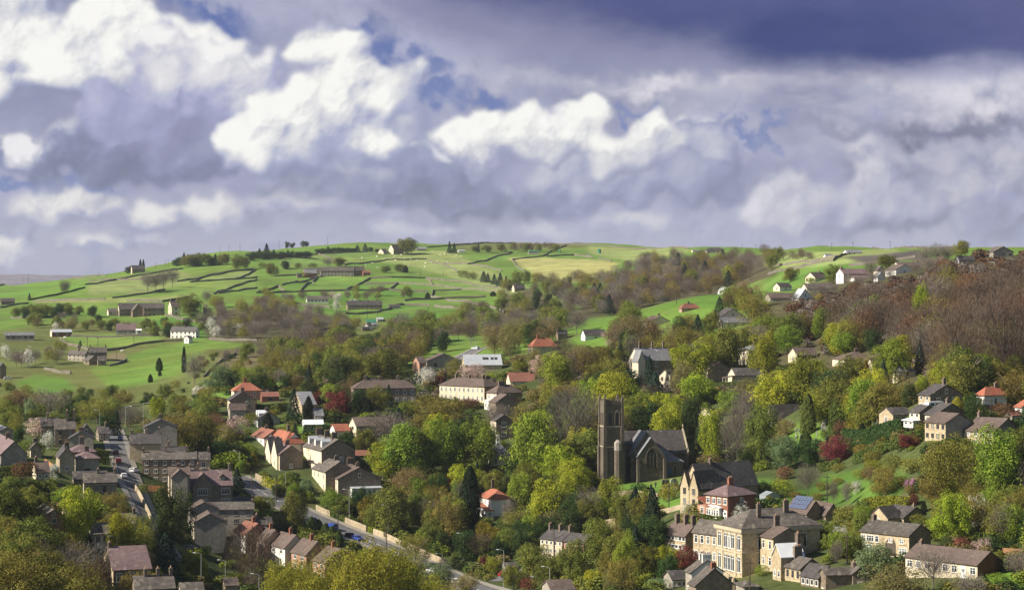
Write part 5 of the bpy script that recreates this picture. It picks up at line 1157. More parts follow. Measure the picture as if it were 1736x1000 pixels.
LM = {
 'lime':  leaf_mat('spring_leaf', (.175,.225,.016), (.43,.44,.05), .32),
 'green': leaf_mat('fresh_leaf', (.110,.165,.018), (.30,.345,.05), .32),
 'mid':   leaf_mat('mid_leaf', (.085,.105,.020), (.25,.255,.055), .30),
 'olive': leaf_mat('olive_leaf', (.120,.112,.024), (.31,.27,.065), .30),
 'budding': leaf_mat('bud_leaf', (.165,.130,.055), (.290,.235,.095)),
 'bare':  leaf_mat('twig', (.122,.103,.088), (.235,.200,.168), .08, .45, .02),
 'mauve': leaf_mat('mauve_twig', (.085,.060,.044), (.165,.120,.090), .08, .40, .02),
 'rust':  leaf_mat('rust_twig', (.115,.062,.034), (.205,.115,.064), .08, .35, .02),
 'fir':   leaf_mat('fir_needle', (.016,.032,.022), (.045,.070,.045), .1),
 'yew':   leaf_mat('yew_needle', (.010,.016,.009), (.026,.036,.016), .05),
 'gold':  leaf_mat('golden_leaf', (.170,.165,.020), (.330,.290,.045)),
 'holly': leaf_mat('dark_leaf', (.028,.050,.016), (.070,.105,.032), .2),
 'white': leaf_mat('white_blossom', (.42,.42,.34), (.78,.76,.68), .3, .2),
 'cherry':leaf_mat('pink_blossom', (.40,.27,.24), (.70,.54,.48), .3, .2),
 'magenta':leaf_mat('magenta_blossom', (.38,.16,.25), (.66,.38,.48), .3, .2),
 'copper':leaf_mat('copper_leaf', (.110,.030,.026), (.240,.080,.062), .25),
 'willow':leaf_mat('grey_green_leaf', (.12,.165,.07), (.25,.31,.15)),
 'hedge': leaf_mat('hedge_leaf', (.045,.070,.018), (.115,.150,.035), .2),
}
bark = matte('bark', (.165,.138,.112), .4, 6, .95, rnd=.3)
bark_d = matte('dark_bark', (.050,.040,.032), .35, 6, .95, rnd=.3)
# ------------------------------------------------------------------ tree prototypes (unit height, unit width)
def quads_mesh(name, c, u, v, mats):
    """many small leaf faces: centres c, half edges u and v"""
    n = len(c); P = np.empty((n, 4, 3), np.float32)
    P[:, 0] = c - u; P[:, 1] = c - v*.9; P[:, 2] = c + u; P[:, 3] = c + v*.9
    me = bpy.data.meshes.new(name)
    me.vertices.add(n*4); me.vertices.foreach_set('co', P.ravel())
    me.loops.add(n*4); me.loops.foreach_set('vertex_index', np.arange(n*4, dtype=np.int32))
    me.polygons.add(n); me.polygons.foreach_set('loop_start', np.arange(0, n*4, 4, dtype=np.int32))
    me.update(); me.materials.append(mats); return me
def unit(a): return a/np.maximum(np.linalg.norm(a, axis=-1, keepdims=True), 1e-9)
def frame(nv, r):
    a = unit(np.cross(nv, r.normal(size=nv.shape))); return a, np.cross(nv, a)
def crown_points(r, kind, nclump, per, low=.22, flat=1.0):
    """leaf centres and normals on clumps that fill an uneven crown"""
    cs = []
    lobes = [(0, 0, .60, 1.0)] + [(.20*math.cos(a)*r.uniform(.7,1.2), .20*math.sin(a)*r.uniform(.7,1.2), r.uniform(.46,.74), r.uniform(.6,.85)) for a in r.uniform(0, 6.28, 4)]
    while len(cs) < nclump:
        lx, ly, lz, s = lobes[r.integers(len(lobes))]
        d = unit(r.normal(size=(1, 3)))[0]; q = r.uniform(.35, 1.0)**.5
        p = np.array([lx, ly, lz]) + d*np.array([.34*s, .34*s, .30*s*flat])*q
        if p[2] < low or p[2] > .98 or math.hypot(p[0], p[1]) > .52: continue
        if p[2] < .42 and math.hypot(p[0], p[1]) < .1: continue
        cs.append((p, r.uniform(.075, .150)))
    C, N = [], []
    for p, rad in cs:
        d = unit(r.normal(size=(per, 3)) + np.array([0, 0, .35]))
        q = r.uniform(.72, 1.05, (per, 1))
        C.append(p + d*rad*q*np.array([1.1, 1.1, .80])); N.append(d)
    return np.concatenate(C), np.concatenate(N)
def leafy(seed, kind, nclump=84, per=140, leaf=.0132, **k):
    r = np.random.default_rng(seed); C, N = crown_points(r, kind, nclump, per, **k)
    nv = unit(N*1.0 + np.array([0,0,.25]) + r.normal(size=N.shape)*.36); u, v = frame(nv, r)
    s = leaf*r.uniform(.6, 1.35, (len(C), 1)); return C, u*s, v*s
def limbs(seed, top=.62, n=7, th=.018, spread=.33, low=.20, sub=3):
    """trunk with forking limbs"""
    r = random.Random(seed); mb = MB()
    lean = (r.uniform(-.03,.03), r.uniform(-.03,.03)); ends = []
    mb.tube((0,0,-.06), (lean[0]*.3, lean[1]*.3, low), th*1.25, th*.95, 7, cap=False)
    mb.tube((lean[0]*.3, lean[1]*.3, low), (lean[0], lean[1], top), th*.95, th*.35, 6, cap=False)
    for i in range(n):
        a = 2*math.pi*(i + r.uniform(-.25,.25))/n; z0 = low + (top-low)*r.uniform(0, .6)
        p0 = Vector((lean[0]*z0/top, lean[1]*z0/top, z0))
        p1 = Vector((math.cos(a)*spread*.5*r.uniform(.7,1.1), math.sin(a)*spread*.5*r.uniform(.7,1.1), z0 + r.uniform(.12,.24)))
        p2 = Vector((math.cos(a)*spread*r.uniform(.75,1.15), math.sin(a)*spread*r.uniform(.75,1.15), min(.9, p1.z + r.uniform(.08,.24))))
        mb.tube(p0, p1, th*.55, th*.36, 5, cap=False); mb.tube(p1, p2, th*.36, th*.12, 4, cap=False); ends += [p1, p2]
        for _ in range(sub):
            b = a + r.uniform(-.8,.8); q = p1.lerp(p2, r.uniform(0,.8)); e = q + Vector((math.cos(b), math.sin(b), r.uniform(.5,1.6)))*r.uniform(.06,.15)
            mb.tube(q, e, th*.2, th*.06, 3, cap=False); ends.append(e)
    return mb, ends
def twiggy(seed, n=4200, ln=.085, wd=.0030, flat=1.0, up=.7, top=.6):
    """fine twigs radiating through a rounded crown"""
    r = np.random.default_rng(seed)
    lob = np.array([[0,0,.62]] + [[.18*math.cos(a), .18*math.sin(a), z] for a, z in zip(r.uniform(0,6.28,6), r.uniform(.48,.74,6))])
    k = r.integers(0, len(lob), n); d = unit(r.normal(size=(n,3))); q = r.uniform(.1,1,(n,1))**.42
    C = lob[k] + d*q*np.array([.30,.30,.27*flat])
    keep = (C[:,2] > .26) & (C[:,2] < .99) & (np.hypot(C[:,0],C[:,1]) < .51); C = C[keep]
    ax = unit(unit(C - np.array([0,0,.30])) + np.array([0,0,up]) + r.normal(size=C.shape)*.5)
    w = unit(np.cross(ax, r.normal(size=C.shape)))
    L = ln*r.uniform(.5,1.3,(len(C),1)); return C, ax*L*.5, w*wd*r.uniform(.6,1.4,(len(C),1))
def conifer_pts(seed, n=7000, leaf=.017, tiers=13, narrow=1.0):
    r = np.random.default_rng(seed); h = r.uniform(0, 1, n)**1.35; z = .06 + .93*h
    ph = (z*tiers) % 1.0; rad = .47*(1 - h)**.85*(.62 + .38*(1-ph))*narrow + .012
    a = r.uniform(0, 2*math.pi, n); a = a + .25*np.sin(a*5 + np.floor(z*tiers)*2.1)
    bough = .78 + .22*np.sin(a*7 + np.floor(z*tiers)*1.7)
    q = r.uniform(.45, 1, n)**.4; R_ = rad*q*bough
    C = np.stack([R_*np.cos(a), R_*np.sin(a), z - .05*q*rad*2], -1)
    N = unit(np.stack([np.cos(a), np.sin(a), np.full(n, .8)], -1) + r.normal(size=(n,3))*.5); u, v = frame(N, r)
    s = leaf*r.uniform(.6,1.3,(n,1)); return C, u*s, v*s
def column_pts(seed, n=6000, leaf=.022, taper=.5):
    r = np.random.default_rng(seed); z = r.uniform(.02, 1, n)
    rad = .48*np.clip(np.minimum((z+.06)*6, (1.02 - z)*1.0/taper)**.6, 0, 1)
    a = r.uniform(0, 2*math.pi, n); lump = 1 + .10*np.sin(a*4 + z*17) + .08*np.sin(a*7 - z*31)
    q = r.uniform(.75, 1.04, n); C = np.stack([rad*q*lump*np.cos(a), rad*q*lump*np.sin(a), z], -1)
    N = unit(np.stack([np.cos(a), np.sin(a), np.full(n,.5)], -1) + r.normal(size=(n,3))*.6); u, v = frame(N, r)
    s = leaf*r.uniform(.6,1.4,(n,1)); return C, u*s, v*s
def bush_pts(seed, n=2600, leaf=.026):
    r = np.random.default_rng(seed); cs = [(np.array([0,0,.45]), .42)] + [(np.array([.26*math.cos(a), .26*math.sin(a), r.uniform(.3,.62)]), r.uniform(.18,.30)) for a in r.uniform(0,6.28,8)]
    C, N = [], []
    for p, rad in cs:
        k = int(n*rad*rad/1.0); d = unit(r.normal(size=(k,3)) + np.array([0,0,.3])); C.append(p + d*rad*r.uniform(.8,1.06,(k,1))); N.append(d)
    C = np.concatenate(C); N = np.concatenate(N); k = C[:,2] > 0; C, N = C[k], N[k]
    nv = unit(N + r.normal(size=N.shape)*.6); u, v = frame(nv, r); s = leaf*r.uniform(.6,1.3,(len(C),1)); return C, u*s, v*s
PROTO = {}
def fill(p, lo, hi=1.0, width=1.0, pc=98.5):
    """stretch a crown so that it fills its unit box"""
    C, u, v = p; C = C.copy(); r = np.percentile(np.hypot(C[:,0]-C[:,0].mean(), C[:,1]-C[:,1].mean()), pc)
    C[:,0] = (C[:,0]-C[:,0].mean())*.5*width/r; C[:,1] = (C[:,1]-C[:,1].mean())*.5*width/r
    a, b = np.percentile(C[:,2], [1.0, 99.6]); C[:,2] = lo + (C[:,2]-a)*(hi-lo)/(b-a); return C, u, v
def cat3(*p): return [np.concatenate([q[i] for q in p]) for i in range(3)]
def get_proto(kind, var):
    key = (kind, var)
    if key in PROTO: return PROTO[key]
    s = sum(map(ord, kind))*13 + var*101; tr = None; base = kind.split('_')[0]; big = kind.endswith('_big')
    if base in ('lime', 'green', 'mid', 'copper', 'gold', 'holly', 'willow'):
        if big: p = leafy(s, kind, 125, 230, .0082)
        else: p = leafy(s, kind, low=.10 if base in ('holly',) else .22)
        tr = limbs(s, n=7)
    elif base in ('olive', 'budding'):
        if big: p = cat3(leafy(s, kind, 110, 130, .0092, flat=1.1), twiggy(s+1, 4200, .06, .0014))
        else: p = cat3(leafy(s, kind, 72, 84, .0115, flat=1.05), twiggy(s+1, 1700, .07, .0024))
        tr = limbs(s, n=8)
    elif base in ('white', 'cherry', 'magenta'):
        p = leafy(s, kind, 52, 60, .0155); tr = limbs(s, n=7)
    elif base in ('bare', 'mauve', 'rust'):
        p = twiggy(s, 9500, .060, .0017) if big else twiggy(s); tr = limbs(s, n=11, th=.015, sub=6, top=.72, low=.26)
    elif base == 'fir': p = conifer_pts(s); tr = limbs(s, n=0, top=.9, th=.014)
    elif base == 'yew': p = column_pts(s)
    elif base in ('bush',): p = bush_pts(s)
    lo = {'bare':.24,'mauve':.24,'rust':.22,'olive':.12,'budding':.12,'fir':.05,'yew':.0,'bush':.0,'holly':.04,'willow':.06}.get(base, .12)
    p = fill(p, lo)
    PROTO[key] = (p, tr); return PROTO[key]
MESHC = {}
def proto_meshes(kind, mat, var):
    key = (kind, mat, var)
    if key not in MESHC:
        p, tr = get_proto(kind, var)
        t = tr[0].mesh('trunk', bark_d if kind.split('_')[0] in ('yew','fir','holly') else bark) if tr else None
        MESHC[key] = (quads_mesh('crown', *p, LM[mat]), t)
    return MESHC[key]
TREES = []                      # (root, px, py base, width px, height px, kind word, look)
NAMES = {'lime':'broadleaf_tree','green':'broadleaf_tree','mid':'broadleaf_tree','olive':'broadleaf_tree','budding':'budding_tree','bare':'bare_tree','mauve':'bare_tree','rust':'bare_tree','fir':'conifer_tree','yew':'cypress_tree','gold':'broadleaf_tree','holly':'evergreen_tree','white':'blossom_tree','cherry':'blossom_tree','magenta':'blossom_tree','copper':'copper_tree','willow':'willow_tree','bush':'bush'}
LOOK = {'lime':'bright lime green tree','green':'fresh green broad tree','mid':'mid green leafy tree','olive':'olive brown spring tree','budding':'tan budding tree','bare':'bare grey brown tree','mauve':'bare mauve brown tree','rust':'bare rust brown tree','fir':'dark pointed conifer','yew':'dark column cypress','gold':'golden leaved tree','holly':'dark evergreen tree','white':'white blossom tree','cherry':'pale pink blossom tree','magenta':'magenta pink blossom tree','copper':'copper red tree','willow':'grey green feathery tree'}
TCOUNT = [0]; SPARE = []
GROW = {'lime':(1.2,1.06),'green':(1.2,1.06),'mid':(1.25,1.08),'olive':(1.25,1.08),'budding':(1.2,1.05),'gold':(1.2,1.05),'holly':(1.2,1.05),'willow':(1.1,1.0),'bare':(1.15,1.05),'mauve':(1.15,1.05),'rust':(1.15,1.05),'fir':(1.25,1.03),'yew':(1.15,1.02),'white':(1.15,1.05),'cherry':(1.15,1.05),'bush':(1.2,1.1),'copper':(1.15,1.05)}
def tree(x, yb, w, h, kind, d=None, label=None, group=None, mat=None, dmin=300, place=None, defer_done=False):
    """a tree from its survey: foot (x, yb), width and height"""
    base = kind.split('_')[0]
    if d is None: d = dist_at(x, yb, dmin)
    X = (x - 868)*d/F; Y = d; z = ground(X, Y)
    sc = d/F; gw, gh = GROW.get(base, (1.0, 1.0)); wm, hm = w*sc*gw, h*sc*gh
    if group and not defer_done:
        SPARE.append((w*h*gw*gh, (x, yb, w, h, kind), d, group, mat)); return None
    TCOUNT[0] += 1; var = TCOUNT[0] % 3
    shape = 'bush' if base == 'bush' else kind
    mat = mat or base
    cm, tm = proto_meshes(shape, mat, var)
    nm = 'bush' if base == 'bush' else NAMES[base]
    root = bpy.data.objects.new(nm, None); COL.objects.link(root)
    root.location = (X, Y, z - .1); root.rotation_euler = (0, 0, (TCOUNT[0]*2.399) % 6.283)
    root.scale = (wm, wm, hm)
    mesh_obj('crown', cm, root)
    if tm: mesh_obj('trunk', tm, root)
    look = (LOOK.get(mat, 'green').replace(' tree', '') + ' bush') if base == 'bush' else LOOK[base]
    if base == 'bush': look = {'green':'fresh green round bush','mid':'mid green round bush','holly':'dark green bush','gold':'yellow green round bush','white':'white flowering bush','cherry':'pale pink flowering bush','magenta':'magenta flowering bush','copper':'copper red bush','hedge':'clipped green bush','olive':'olive brown bush','budding':'tan budding bush','rust':'rust brown bush','fir':'blue green dark bush','yew':'very dark clipped bush','willow':'grey green bush','lime':'lime green bush','bare':'bare twiggy bush','mauve':'mauve twiggy bush'}[mat]
    if label: root['label'] = label; root['category'] = 'bush' if base == 'bush' else 'tree'
    elif group:
        root['label'] = group[1]; root['group'] = group[0]; root['category'] = 'bush' if base == 'bush' else 'tree'
    else:
        TREES.append((root, x, yb - h*.45, w, h, look, 'bush' if base == 'bush' else 'tree'))
    return root
# ------------------------------------------------------------------ single trees and bushes: foot x, foot y, width, height
def plant(text, kind, mat=None):
    for row in text.split(';'):
        q = row.strip().split(',')
        if len(q) < 4: continue
        x, y, w, h = map(float, q[:4]); tree(x, y, w, h, kind, d=float(q[4]) if len(q) > 4 else None, mat=mat)
plant('135,925,60,96;208,945,58,72;322,768,36,32;268,712,30,38;418,645,24,22;650,812,62,60;945,830,66,72;975,835,60,56;1048,752,72,92,690;1180,650,72,66;1296,635,50,70;1187,688,62,52;1130,742,52,80,650;1312,700,66,68;1207,790,46,94;1480,690,55,62;1562,672,24,36;1612,925,62,86;1130,970,36,44;925,905,64,88;965,875,60,76;1006,1004,32,36;338,985,26,38;1560,580,30,88,690;985,690,50,42;1385,665,44,52', 'lime')
plant('103,862,46,34;690,815,82,92;757,805,70,94;812,800,62,88;905,825,88,120;943,672,68,70;1375,690,72,88;1512,650,56,72;1030,880,50,68;567,872,44,44;499,850,22,30;322,975,35,42;881,635,26,24;1395,575,44,52;1420,572,40,48;1300,580,48,46;1236,478,26,27;1695,850,98,120;1058,992,40,88;1335,600,48,46;420,778,40,28', 'green')
plant('55,965,96,82;10,905,60,78;5,940,50,62;48,890,55,62;335,768,60,62;645,645,62,44;640,705,40,48;619,765,36,38;800,800,54,50;705,810,50,78;995,800,72,68;1235,635,58,78;1290,790,50,102;1440,680,50,72;705,890,50,54;735,925,40,42;905,972,54,48;935,1000,46,54;975,990,50,72;1022,975,52,88;665,905,60,78;640,900,40,46;500,905,40,70;4,725,22,32;322,544,38,43;690,431,34,26,2275;460,468,20,21;576,452,20,15;654,463,16,12;678,462,20,14;1252,476,24,29;1207,575,30,46;1340,478,28,23;1412,480,28,30;1503,455,32,22;1630,436,26,27;402,458,20,25;415,456,16,20;320,452,22,20;335,451,24,21;350,451,24,20;380,449,22,18;805,428,14,12;825,428,16,12;850,427,16,13;1725,910,40,60;1060,905,44,70;870,1000,40,40;1145,610,40,44;1040,660,36,50;1735,820,50,90', 'mid')
plant('195,880,46,44;193,915,48,52;240,945,46,67;300,765,62,64;310,705,36,34;207,690,34,29;165,718,62,36;140,712,30,30;500,662,28,32;742,745,88,72;887,735,38,54;955,672,44,36;960,705,82,54;772,642,34,34;1525,698,72,58;1282,570,52,68;758,925,62,88;880,900,52,42;705,960,46,52;1700,920,54,64;1500,842,46,50;240,1030,70,60;1160,605,60,50;1460,655,46,50;1590,655,40,46', 'olive')
plant('20,1045,130,105;115,1055,125,92;1615,848,104,104', 'olive_big')
plant('500,1060,90,105;560,1075,115,135;622,1095,125,165;672,1085,105,145;725,1070,80,90', 'olive_big', 'gold')
plant('28,705,42,42;1157,672,52,62;1268,690,44,48;1332,740,36,32;1050,598,52,52;1080,600,62,64;1110,598,52,57;1265,522,50,44;838,605,44,52;865,610,36,48;482,900,26,32;1520,1030,98,72;790,1012,52,42;1035,1010,30,48;1020,640,40,50;905,625,34,36;930,640,40,44', 'budding')
plant('85,712,56,50;220,730,46,44;330,652,36,54;660,765,84,66;843,735,46,52;473,652,30,26;250,496,28,33;264,494,24,31;277,491,28,33;292,487,26,31;110,497,20,22;351,515,18,23;556,454,20,17;1413,857,20,42;1435,858,20,42;1418,960,26,44;1582,1000,72,67;1645,1022,62,52;1370,845,38,57;862,900,26,54;1000,900,38,72;730,900,42,52;1476,472,24,31;1570,452,30,35;1590,450,32,36;1606,448,28,32;1346,516,20,20;1392,502,22,20;1414,498,18,16;1456,488,22,20;1480,482,20,20;1508,475,22,20;1552,466,24,22;1575,462,26,26;300,880,40,40;1730,985,60,50', 'bare')
plant('115,1005,130,80;975,778,98,120;1250,800,64,118', 'bare_big')
plant('985,650,62,58;1229,682,22,29;812,950,48,46;430,1010,40,40;955,625,50,50;1100,690,40,40', 'mauve')
plant('425,1003,98,112;1620,668,94,155;1702,672,116,175', 'mauve_big')
plant('160,1032,62,82;368,745,36,44;1475,822,30,33;790,695,30,20', 'rust')
plant('280,985,66,80;384,955,16,43;402,840,27,48;198,738,18,42;524,665,20,46;498,720,29,62;659,690,20,38;623,664,20,26;1101,668,25,64;1110,688,42,56;1052,625,22,44;1183,580,29,46;1077,905,42,78;1107,912,46,84;1078,965,42,72;50,509,6,13;312,448,9,20;365,448,14,17;440,438,12,17;452,438,15,25;464,438,11,15;488,436,11,12;556,429,12,11;574,428,12,9;606,426,9,11;619,425,10,12;762,429,9,20;770,429,9,17;811,428,6,18;820,478,14,18;827,479,11,16;838,482,12,18;848,486,14,24;858,488,11,20;864,492,10,19;136,590,8,13;1498,660,26,50;1530,640,24,44;1220,530,20,27', 'fir')
plant('458,663,16,23;390,665,14,26;523,712,17,40;623,708,16,32;454,729,18,28;797,886,35,94;270,629,11,22;271,637,6,10;255,648,8,14;312,631,8,43;238,461,5,21;243,461,5,21;725,508,9,12;688,462,8,12;1566,868,10,19;1730,692,24,48;836,502,10,8;1462,745,14,26', 'yew')
plant('335,704,17,36;1366,765,21,34;1370,735,25,68;1419,730,28,58;1717,692,29,50;528,902,17,27;540,908,17,28;552,914,17,28;563,919,17,28;574,924,16,26', 'yew', 'hedge')
plant('430,790,13,26;1468,655,14,44;774,850,18,42;1623,696,20,24', 'yew', 'gold')
plant('290,930,64,100;365,785,42,40;400,784,42,33;180,738,25,34;31,757,18,34;577,660,42,56;608,705,42,44;590,758,32,26;1170,745,44,74;1372,792,46,46;1482,720,34,48;1650,718,38,50;745,852,32,48;850,950,32,38;614,872,48,44;1152,588,31,50;1294,845,27,31;1481,600,36,42;250,685,18,20;219,463,14,12;484,456,18,14;487,418,9,11;496,417,8,9;514,416,9,10;520,415,8,9;1195,770,30,60;45,845,50,34;1265,800,30,40;880,820,40,50;1540,690,30,40', 'holly')
plant('434,439,16,13;446,440,18,14;458,440,16,13;474,439,20,12;484,437,15,10;496,437,20,11;508,437,18,10;520,437,20,11;541,430,16,8;549,430,15,9;563,429,18,9;581,428,20,8;592,427,14,7;600,427,12,7;628,426,12,7;640,428,10,6;300,451,18,13;310,449,20,14;330,452,22,15;360,450,18,14;372,450,16,12;425,442,16,14', 'holly')
plant('88,812,27,27;82,762,25,32;338,672,29,19;724,655,40,32;836,700,16,24;1655,905,46,64;1425,915,23,24;1254,880,35,29;773,856,18,19;1453,838,20,23;48,624,22,35;10,612,20,28;359,567,24,29;570,528,16,18;600,522,14,16', 'white')
plant('66,740,48,32;395,748,44,42;427,650,30,19;800,645,48,28;910,640,31,36;1532,858,24,21;1664,940,33,28;348,541,14,25;1595,450,20,18;562,508,16,14;448,512,30,9;385,566,18,20;520,545,20,22;1036,590,30,28;555,660,20,20', 'cherry')
plant('1582,783,25,24;1546,833,25,26;1064,807,13,14', 'magenta')
plant('536,688,19,24;577,705,46,40;744,655,27,19;1416,786,48,46;1541,763,35,26;1549,858,16,22;1165,968,37,42;766,835,27,32;820,966,15,24', 'copper')
plant('52,716,25,42;372,662,52,44;1331,795,56,57;1483,982,68,65;740,1002,62,50;520,838,25,28;1640,470,0,0' .replace(';1640,470,0,0',''), 'willow')
plant('440,868,22,27;715,855,48,38;825,925,37,40;837,975,31,30;625,888,31,46', 'gold')
for m_, t_ in {'olive_':'1395,830,24,14;1420,822,20,12;1460,812,26,16;1445,832,20,12;1385,848,22,12;1350,846,24,12;1500,812,30,22;1525,826,26,18;1515,795,34,24;1480,786,30,22;1462,776,28,20;1545,838,24,16;1420,800,24,14;1490,838,26,16','rust':'40,812,42,28;1424,738,22,24;1701,712,34,28;1330,812,30,20','copper':'492,672,28,15;797,692,30,15;896,1004,29,24;1634,940,35,28;615,884,14,8;1330,806,20,14','holly':'187,676,14,20;152,677,14,17;1606,938,27,28;1495,752,22,18;110,496,14,13;1085,838,30,18;280,720,26,20','mid':'48,772,34,24;62,774,26,22;423,722,28,21;1520,752,20,17;1432,890,46,30;700,700,40,20;520,470,18,8;505,455,12,9;530,455,14,9;785,470,18,11;800,474,18,12;445,455,14,10;242,842,16,20;245,900,20,22;1560,890,30,18','lime':'283,990,30,23;830,646,24,13;1325,842,38,28;1585,900,30,20;390,792,52,26','gold':'480,693,10,13;462,712,13,16;1452,734,40,20;1415,920,26,16;1095,918,20,16;1135,848,42,28;1590,880,20,12;1480,800,30,20','white':'1166,878,21,22;478,520,14,8','willow':'1486,732,16,15;1115,1003,35,22;1360,868,14,16;470,838,20,18','budding':'1206,797,43,25;470,900,20,26','green':'1085,993,52,22;1375,482,18,11;360,930,22,30;1690,992,34,20;310,992,26,20;455,868,24,24;385,792,40,20;1250,930,30,24;1290,975,24,18','fir':'1068,665,46,36;1300,870,30,14','hedge':'1470,758,16,22;1400,745,18,16','olive':'1545,800,40,22;1500,815,36,22;1570,830,26,18;1440,905,30,20'}.items(): plant(t_, 'bush', m_.rstrip('_'))
# ------------------------------------------------------------------ woods: many alike, scattered over a surveyed outline
def inside(poly, x, y):
    c = False; j = len(poly) - 1
    for i in range(len(poly)):
        (xi, yi), (xj, yj) = poly[i], poly[j]
        if (yi > y) != (yj > y) and x < (xj-xi)*(y-yi)/((yj-yi) or 1e-9) + xi: c = not c
        j = i
    return c
def scatter(poly, n, seed, sep=1.0):
    r = random.Random(seed); xs = [p[0] for p in poly]; ys = [p[1] for p in poly]; out = []; tries = 0
    while len(out) < n and tries < n*60:
        tries += 1; x, y = r.uniform(min(xs), max(xs)), r.uniform(min(ys), max(ys))
        if not inside(poly, x, y): continue
        if all(abs(x-a)*.6 + abs(y-b)*1.5 > sep for a, b in out): out.append((x, y))
    return sorted(out, key=lambda q: q[1])
def hides(x, y, w, h, d, fr=.92):
    a0, a1, b0, b1 = x - w*.62, x + w*.62, y - h*1.1, y
    return any(a1 > X0 and a0 < X1 and b1 > Y0 and b0 < Y0 + (Y1-Y0)*fr and D > d - 4 for X0, X1, Y0, Y1, D in BOX) or any(X0 - 3 < x < X1 + 3 and abs(D + 5 - d) < 11 for X0, X1, Y0, Y1, D in BOX)
def wood(poly, n, seed, mix_, hm, group, sep=8, dmin=300):
    r = random.Random(seed + 1); kinds = [k for k, c in mix_ for _ in range(c)]
    for x, y in scatter(poly, n, seed, sep):
        d = dist_at(x, y, dmin); k = r.choice(kinds); h = r.uniform(*hm)*F/d; w = h*r.uniform(.75, 1.05)
        if k == 'fir': w *= .5
        if hides(x, y, w, h, d): continue
        b = k.split('_')[0]
        tree(x, y, w, h, k, d=d, group=(group, '%s in %s' % (LOOK[b], group[group.index(' in ')+4:])))
wood([(1300,585),(1345,562),(1420,545),(1480,530),(1560,512),(1640,482),(1700,470),(1790,464),(1790,660),(1600,662),(1540,625),(1470,600),(1400,592)], 112, 3, [('mauve',7),('rust',4),('bare',2),('olive',1)], (13, 17), 'bare trees in the brown hillside wood on the right', 8, 500)
wood([(1330,535),(1420,510),(1560,470),(1650,450),(1780,442),(1780,458),(1640,476),(1560,500),(1440,530)], 70, 4, [('mauve',5),('rust',2),('bare',2)], (5, 8), 'bare trees in the upper edge of the brown wood', 5, 600)
wood([(345,560),(360,520),(430,512),(520,520),(560,545),(640,560),(560,575),(470,580),(400,575)], 74, 5, [('bare',6),('mauve',4),('olive',3),('budding',1)], (8, 12), 'trees in the grey brown wood below the hill fields', 4.5, 900)
wood([(455,640),(470,600),(560,575),(660,565),(745,548),(830,535),(880,555),(960,560),(930,600),(840,585),(760,592),(690,625),(640,640),(560,650)], 135, 7, [('bare',4),('mauve',4),('olive',5),('mid',4),('budding',2),('holly',1)], (9, 14), 'trees in the mixed wood across the valley floor', 5, 700)
wood([(10,600),(20,575),(130,575),(140,600),(100,622),(20,630)], 18, 9, [('bare',3),('olive',3),('mid',1)], (7, 10), 'trees in the thicket left of the stone farm', 6, 900)
wood([(40,560),(60,545),(140,545),(165,560),(80,566)], 14, 11, [('budding',2),('bare',1),('mid',1),('white',1)], (6, 9), 'trees in the belt behind the red sided barn', 6, 900)
wood([(20,541),(24,532),(160,528),(160,538)], 16, 12, [('mid',3),('holly',2)], (7, 9), 'trees in the shelter belt below the left hill fields', 5, 1000)
wood([(160,548),(185,545),(200,560),(160,565)], 5, 13, [('holly',2),('mid',2)], (6, 9), 'trees in the farm yard belt', 5, 900)
wood([(250,572),(255,552),(290,548),(288,572)], 6, 15, [('holly',2),('olive',2)], (5, 7), 'trees in the garden of the white farmhouse', 5, 900)
wood([(175,578),(185,546),(345,544),(350,590),(280,586)], 24, 61, [('holly',2),('mid',2),('olive',2),('budding',1)], (5, 9), 'trees in the gardens round the white farmhouse', 5, 900)
wood([(434,522),(440,499),(520,499),(592,503),(600,518),(560,532)], 20, 62, [('mauve',3),('bare',3),('white',1),('olive',2)], (6, 9), 'trees in the belt by the white blossom cottages', 5, 1000)
wood([(975,600),(1000,574),(1060,556),(1130,540),(1200,522),(1250,512),(1270,530),(1200,545),(1120,570),(1040,600)], 34, 66, [('olive',3),('budding',3),('mid',3),('bare',2),('holly',1)], (8, 12), 'trees in the wooded foot of the green spur', 6, 600)
wood([(1300,610),(1330,575),(1420,560),(1480,570),(1560,590),(1700,600),(1700,640),(1560,640),(1400,625)], 20, 67, [('lime',2),('green',3),('mid',3),('olive',2)], (10, 15), 'trees in the lower edge of the brown wood', 10, 500)
wood([(596,512),(600,498),(690,496),(700,512),(660,514)], 12, 63, [('mauve',3),('olive',2),('mid',1)], (6, 9), 'trees in the belt behind the shaded farm row', 5, 1000)
wood([(345,655),(380,610),(440,590),(470,640),(440,660)], 16, 64, [('olive',2),('bare',2),('mid',1)], (4, 8), 'trees in the scrubby gully', 7, 700)
wood([(0,690),(0,660),(100,672),(330,660),(330,690),(200,700)], 14, 65, [('olive',2),('holly',1),('mid',2)], (4, 7), 'trees in the foot of the rough pasture', 8, 700)
wood([(345,575),(365,560),(430,570),(430,582)], 7, 16, [('olive',2),('white',1),('bare',1)], (7, 9), 'trees in the edge of the wood by the white farmhouse', 6, 900)
wood([(868,428),(870,421),(955,424),(955,429)], 11, 17, [('mauve',2),('mid',2)], (9, 12), 'trees in the belt along the top field', 5, 1500)
wood([(835,515),(850,500),(870,478),(880,470),(900,480),(930,490),(980,520),(970,545),(900,550),(850,535)], 32, 19, [('mid',3),('olive',3),('mauve',3),('holly',1)], (9, 12), 'trees in the ravine below the cream cottages', 6, 1000)
wood([(690,530),(760,545),(840,530),(830,520)], 0, 20, [('mid',1)], (6,8), 'trees in the field', 6, 1000)
wood([(500,620),(560,605),(700,610),(690,640),(560,650)], 14, 21, [('mid',3),('olive',2),('holly',1)], (9, 13), 'trees in the dark belt above the town', 9, 700)
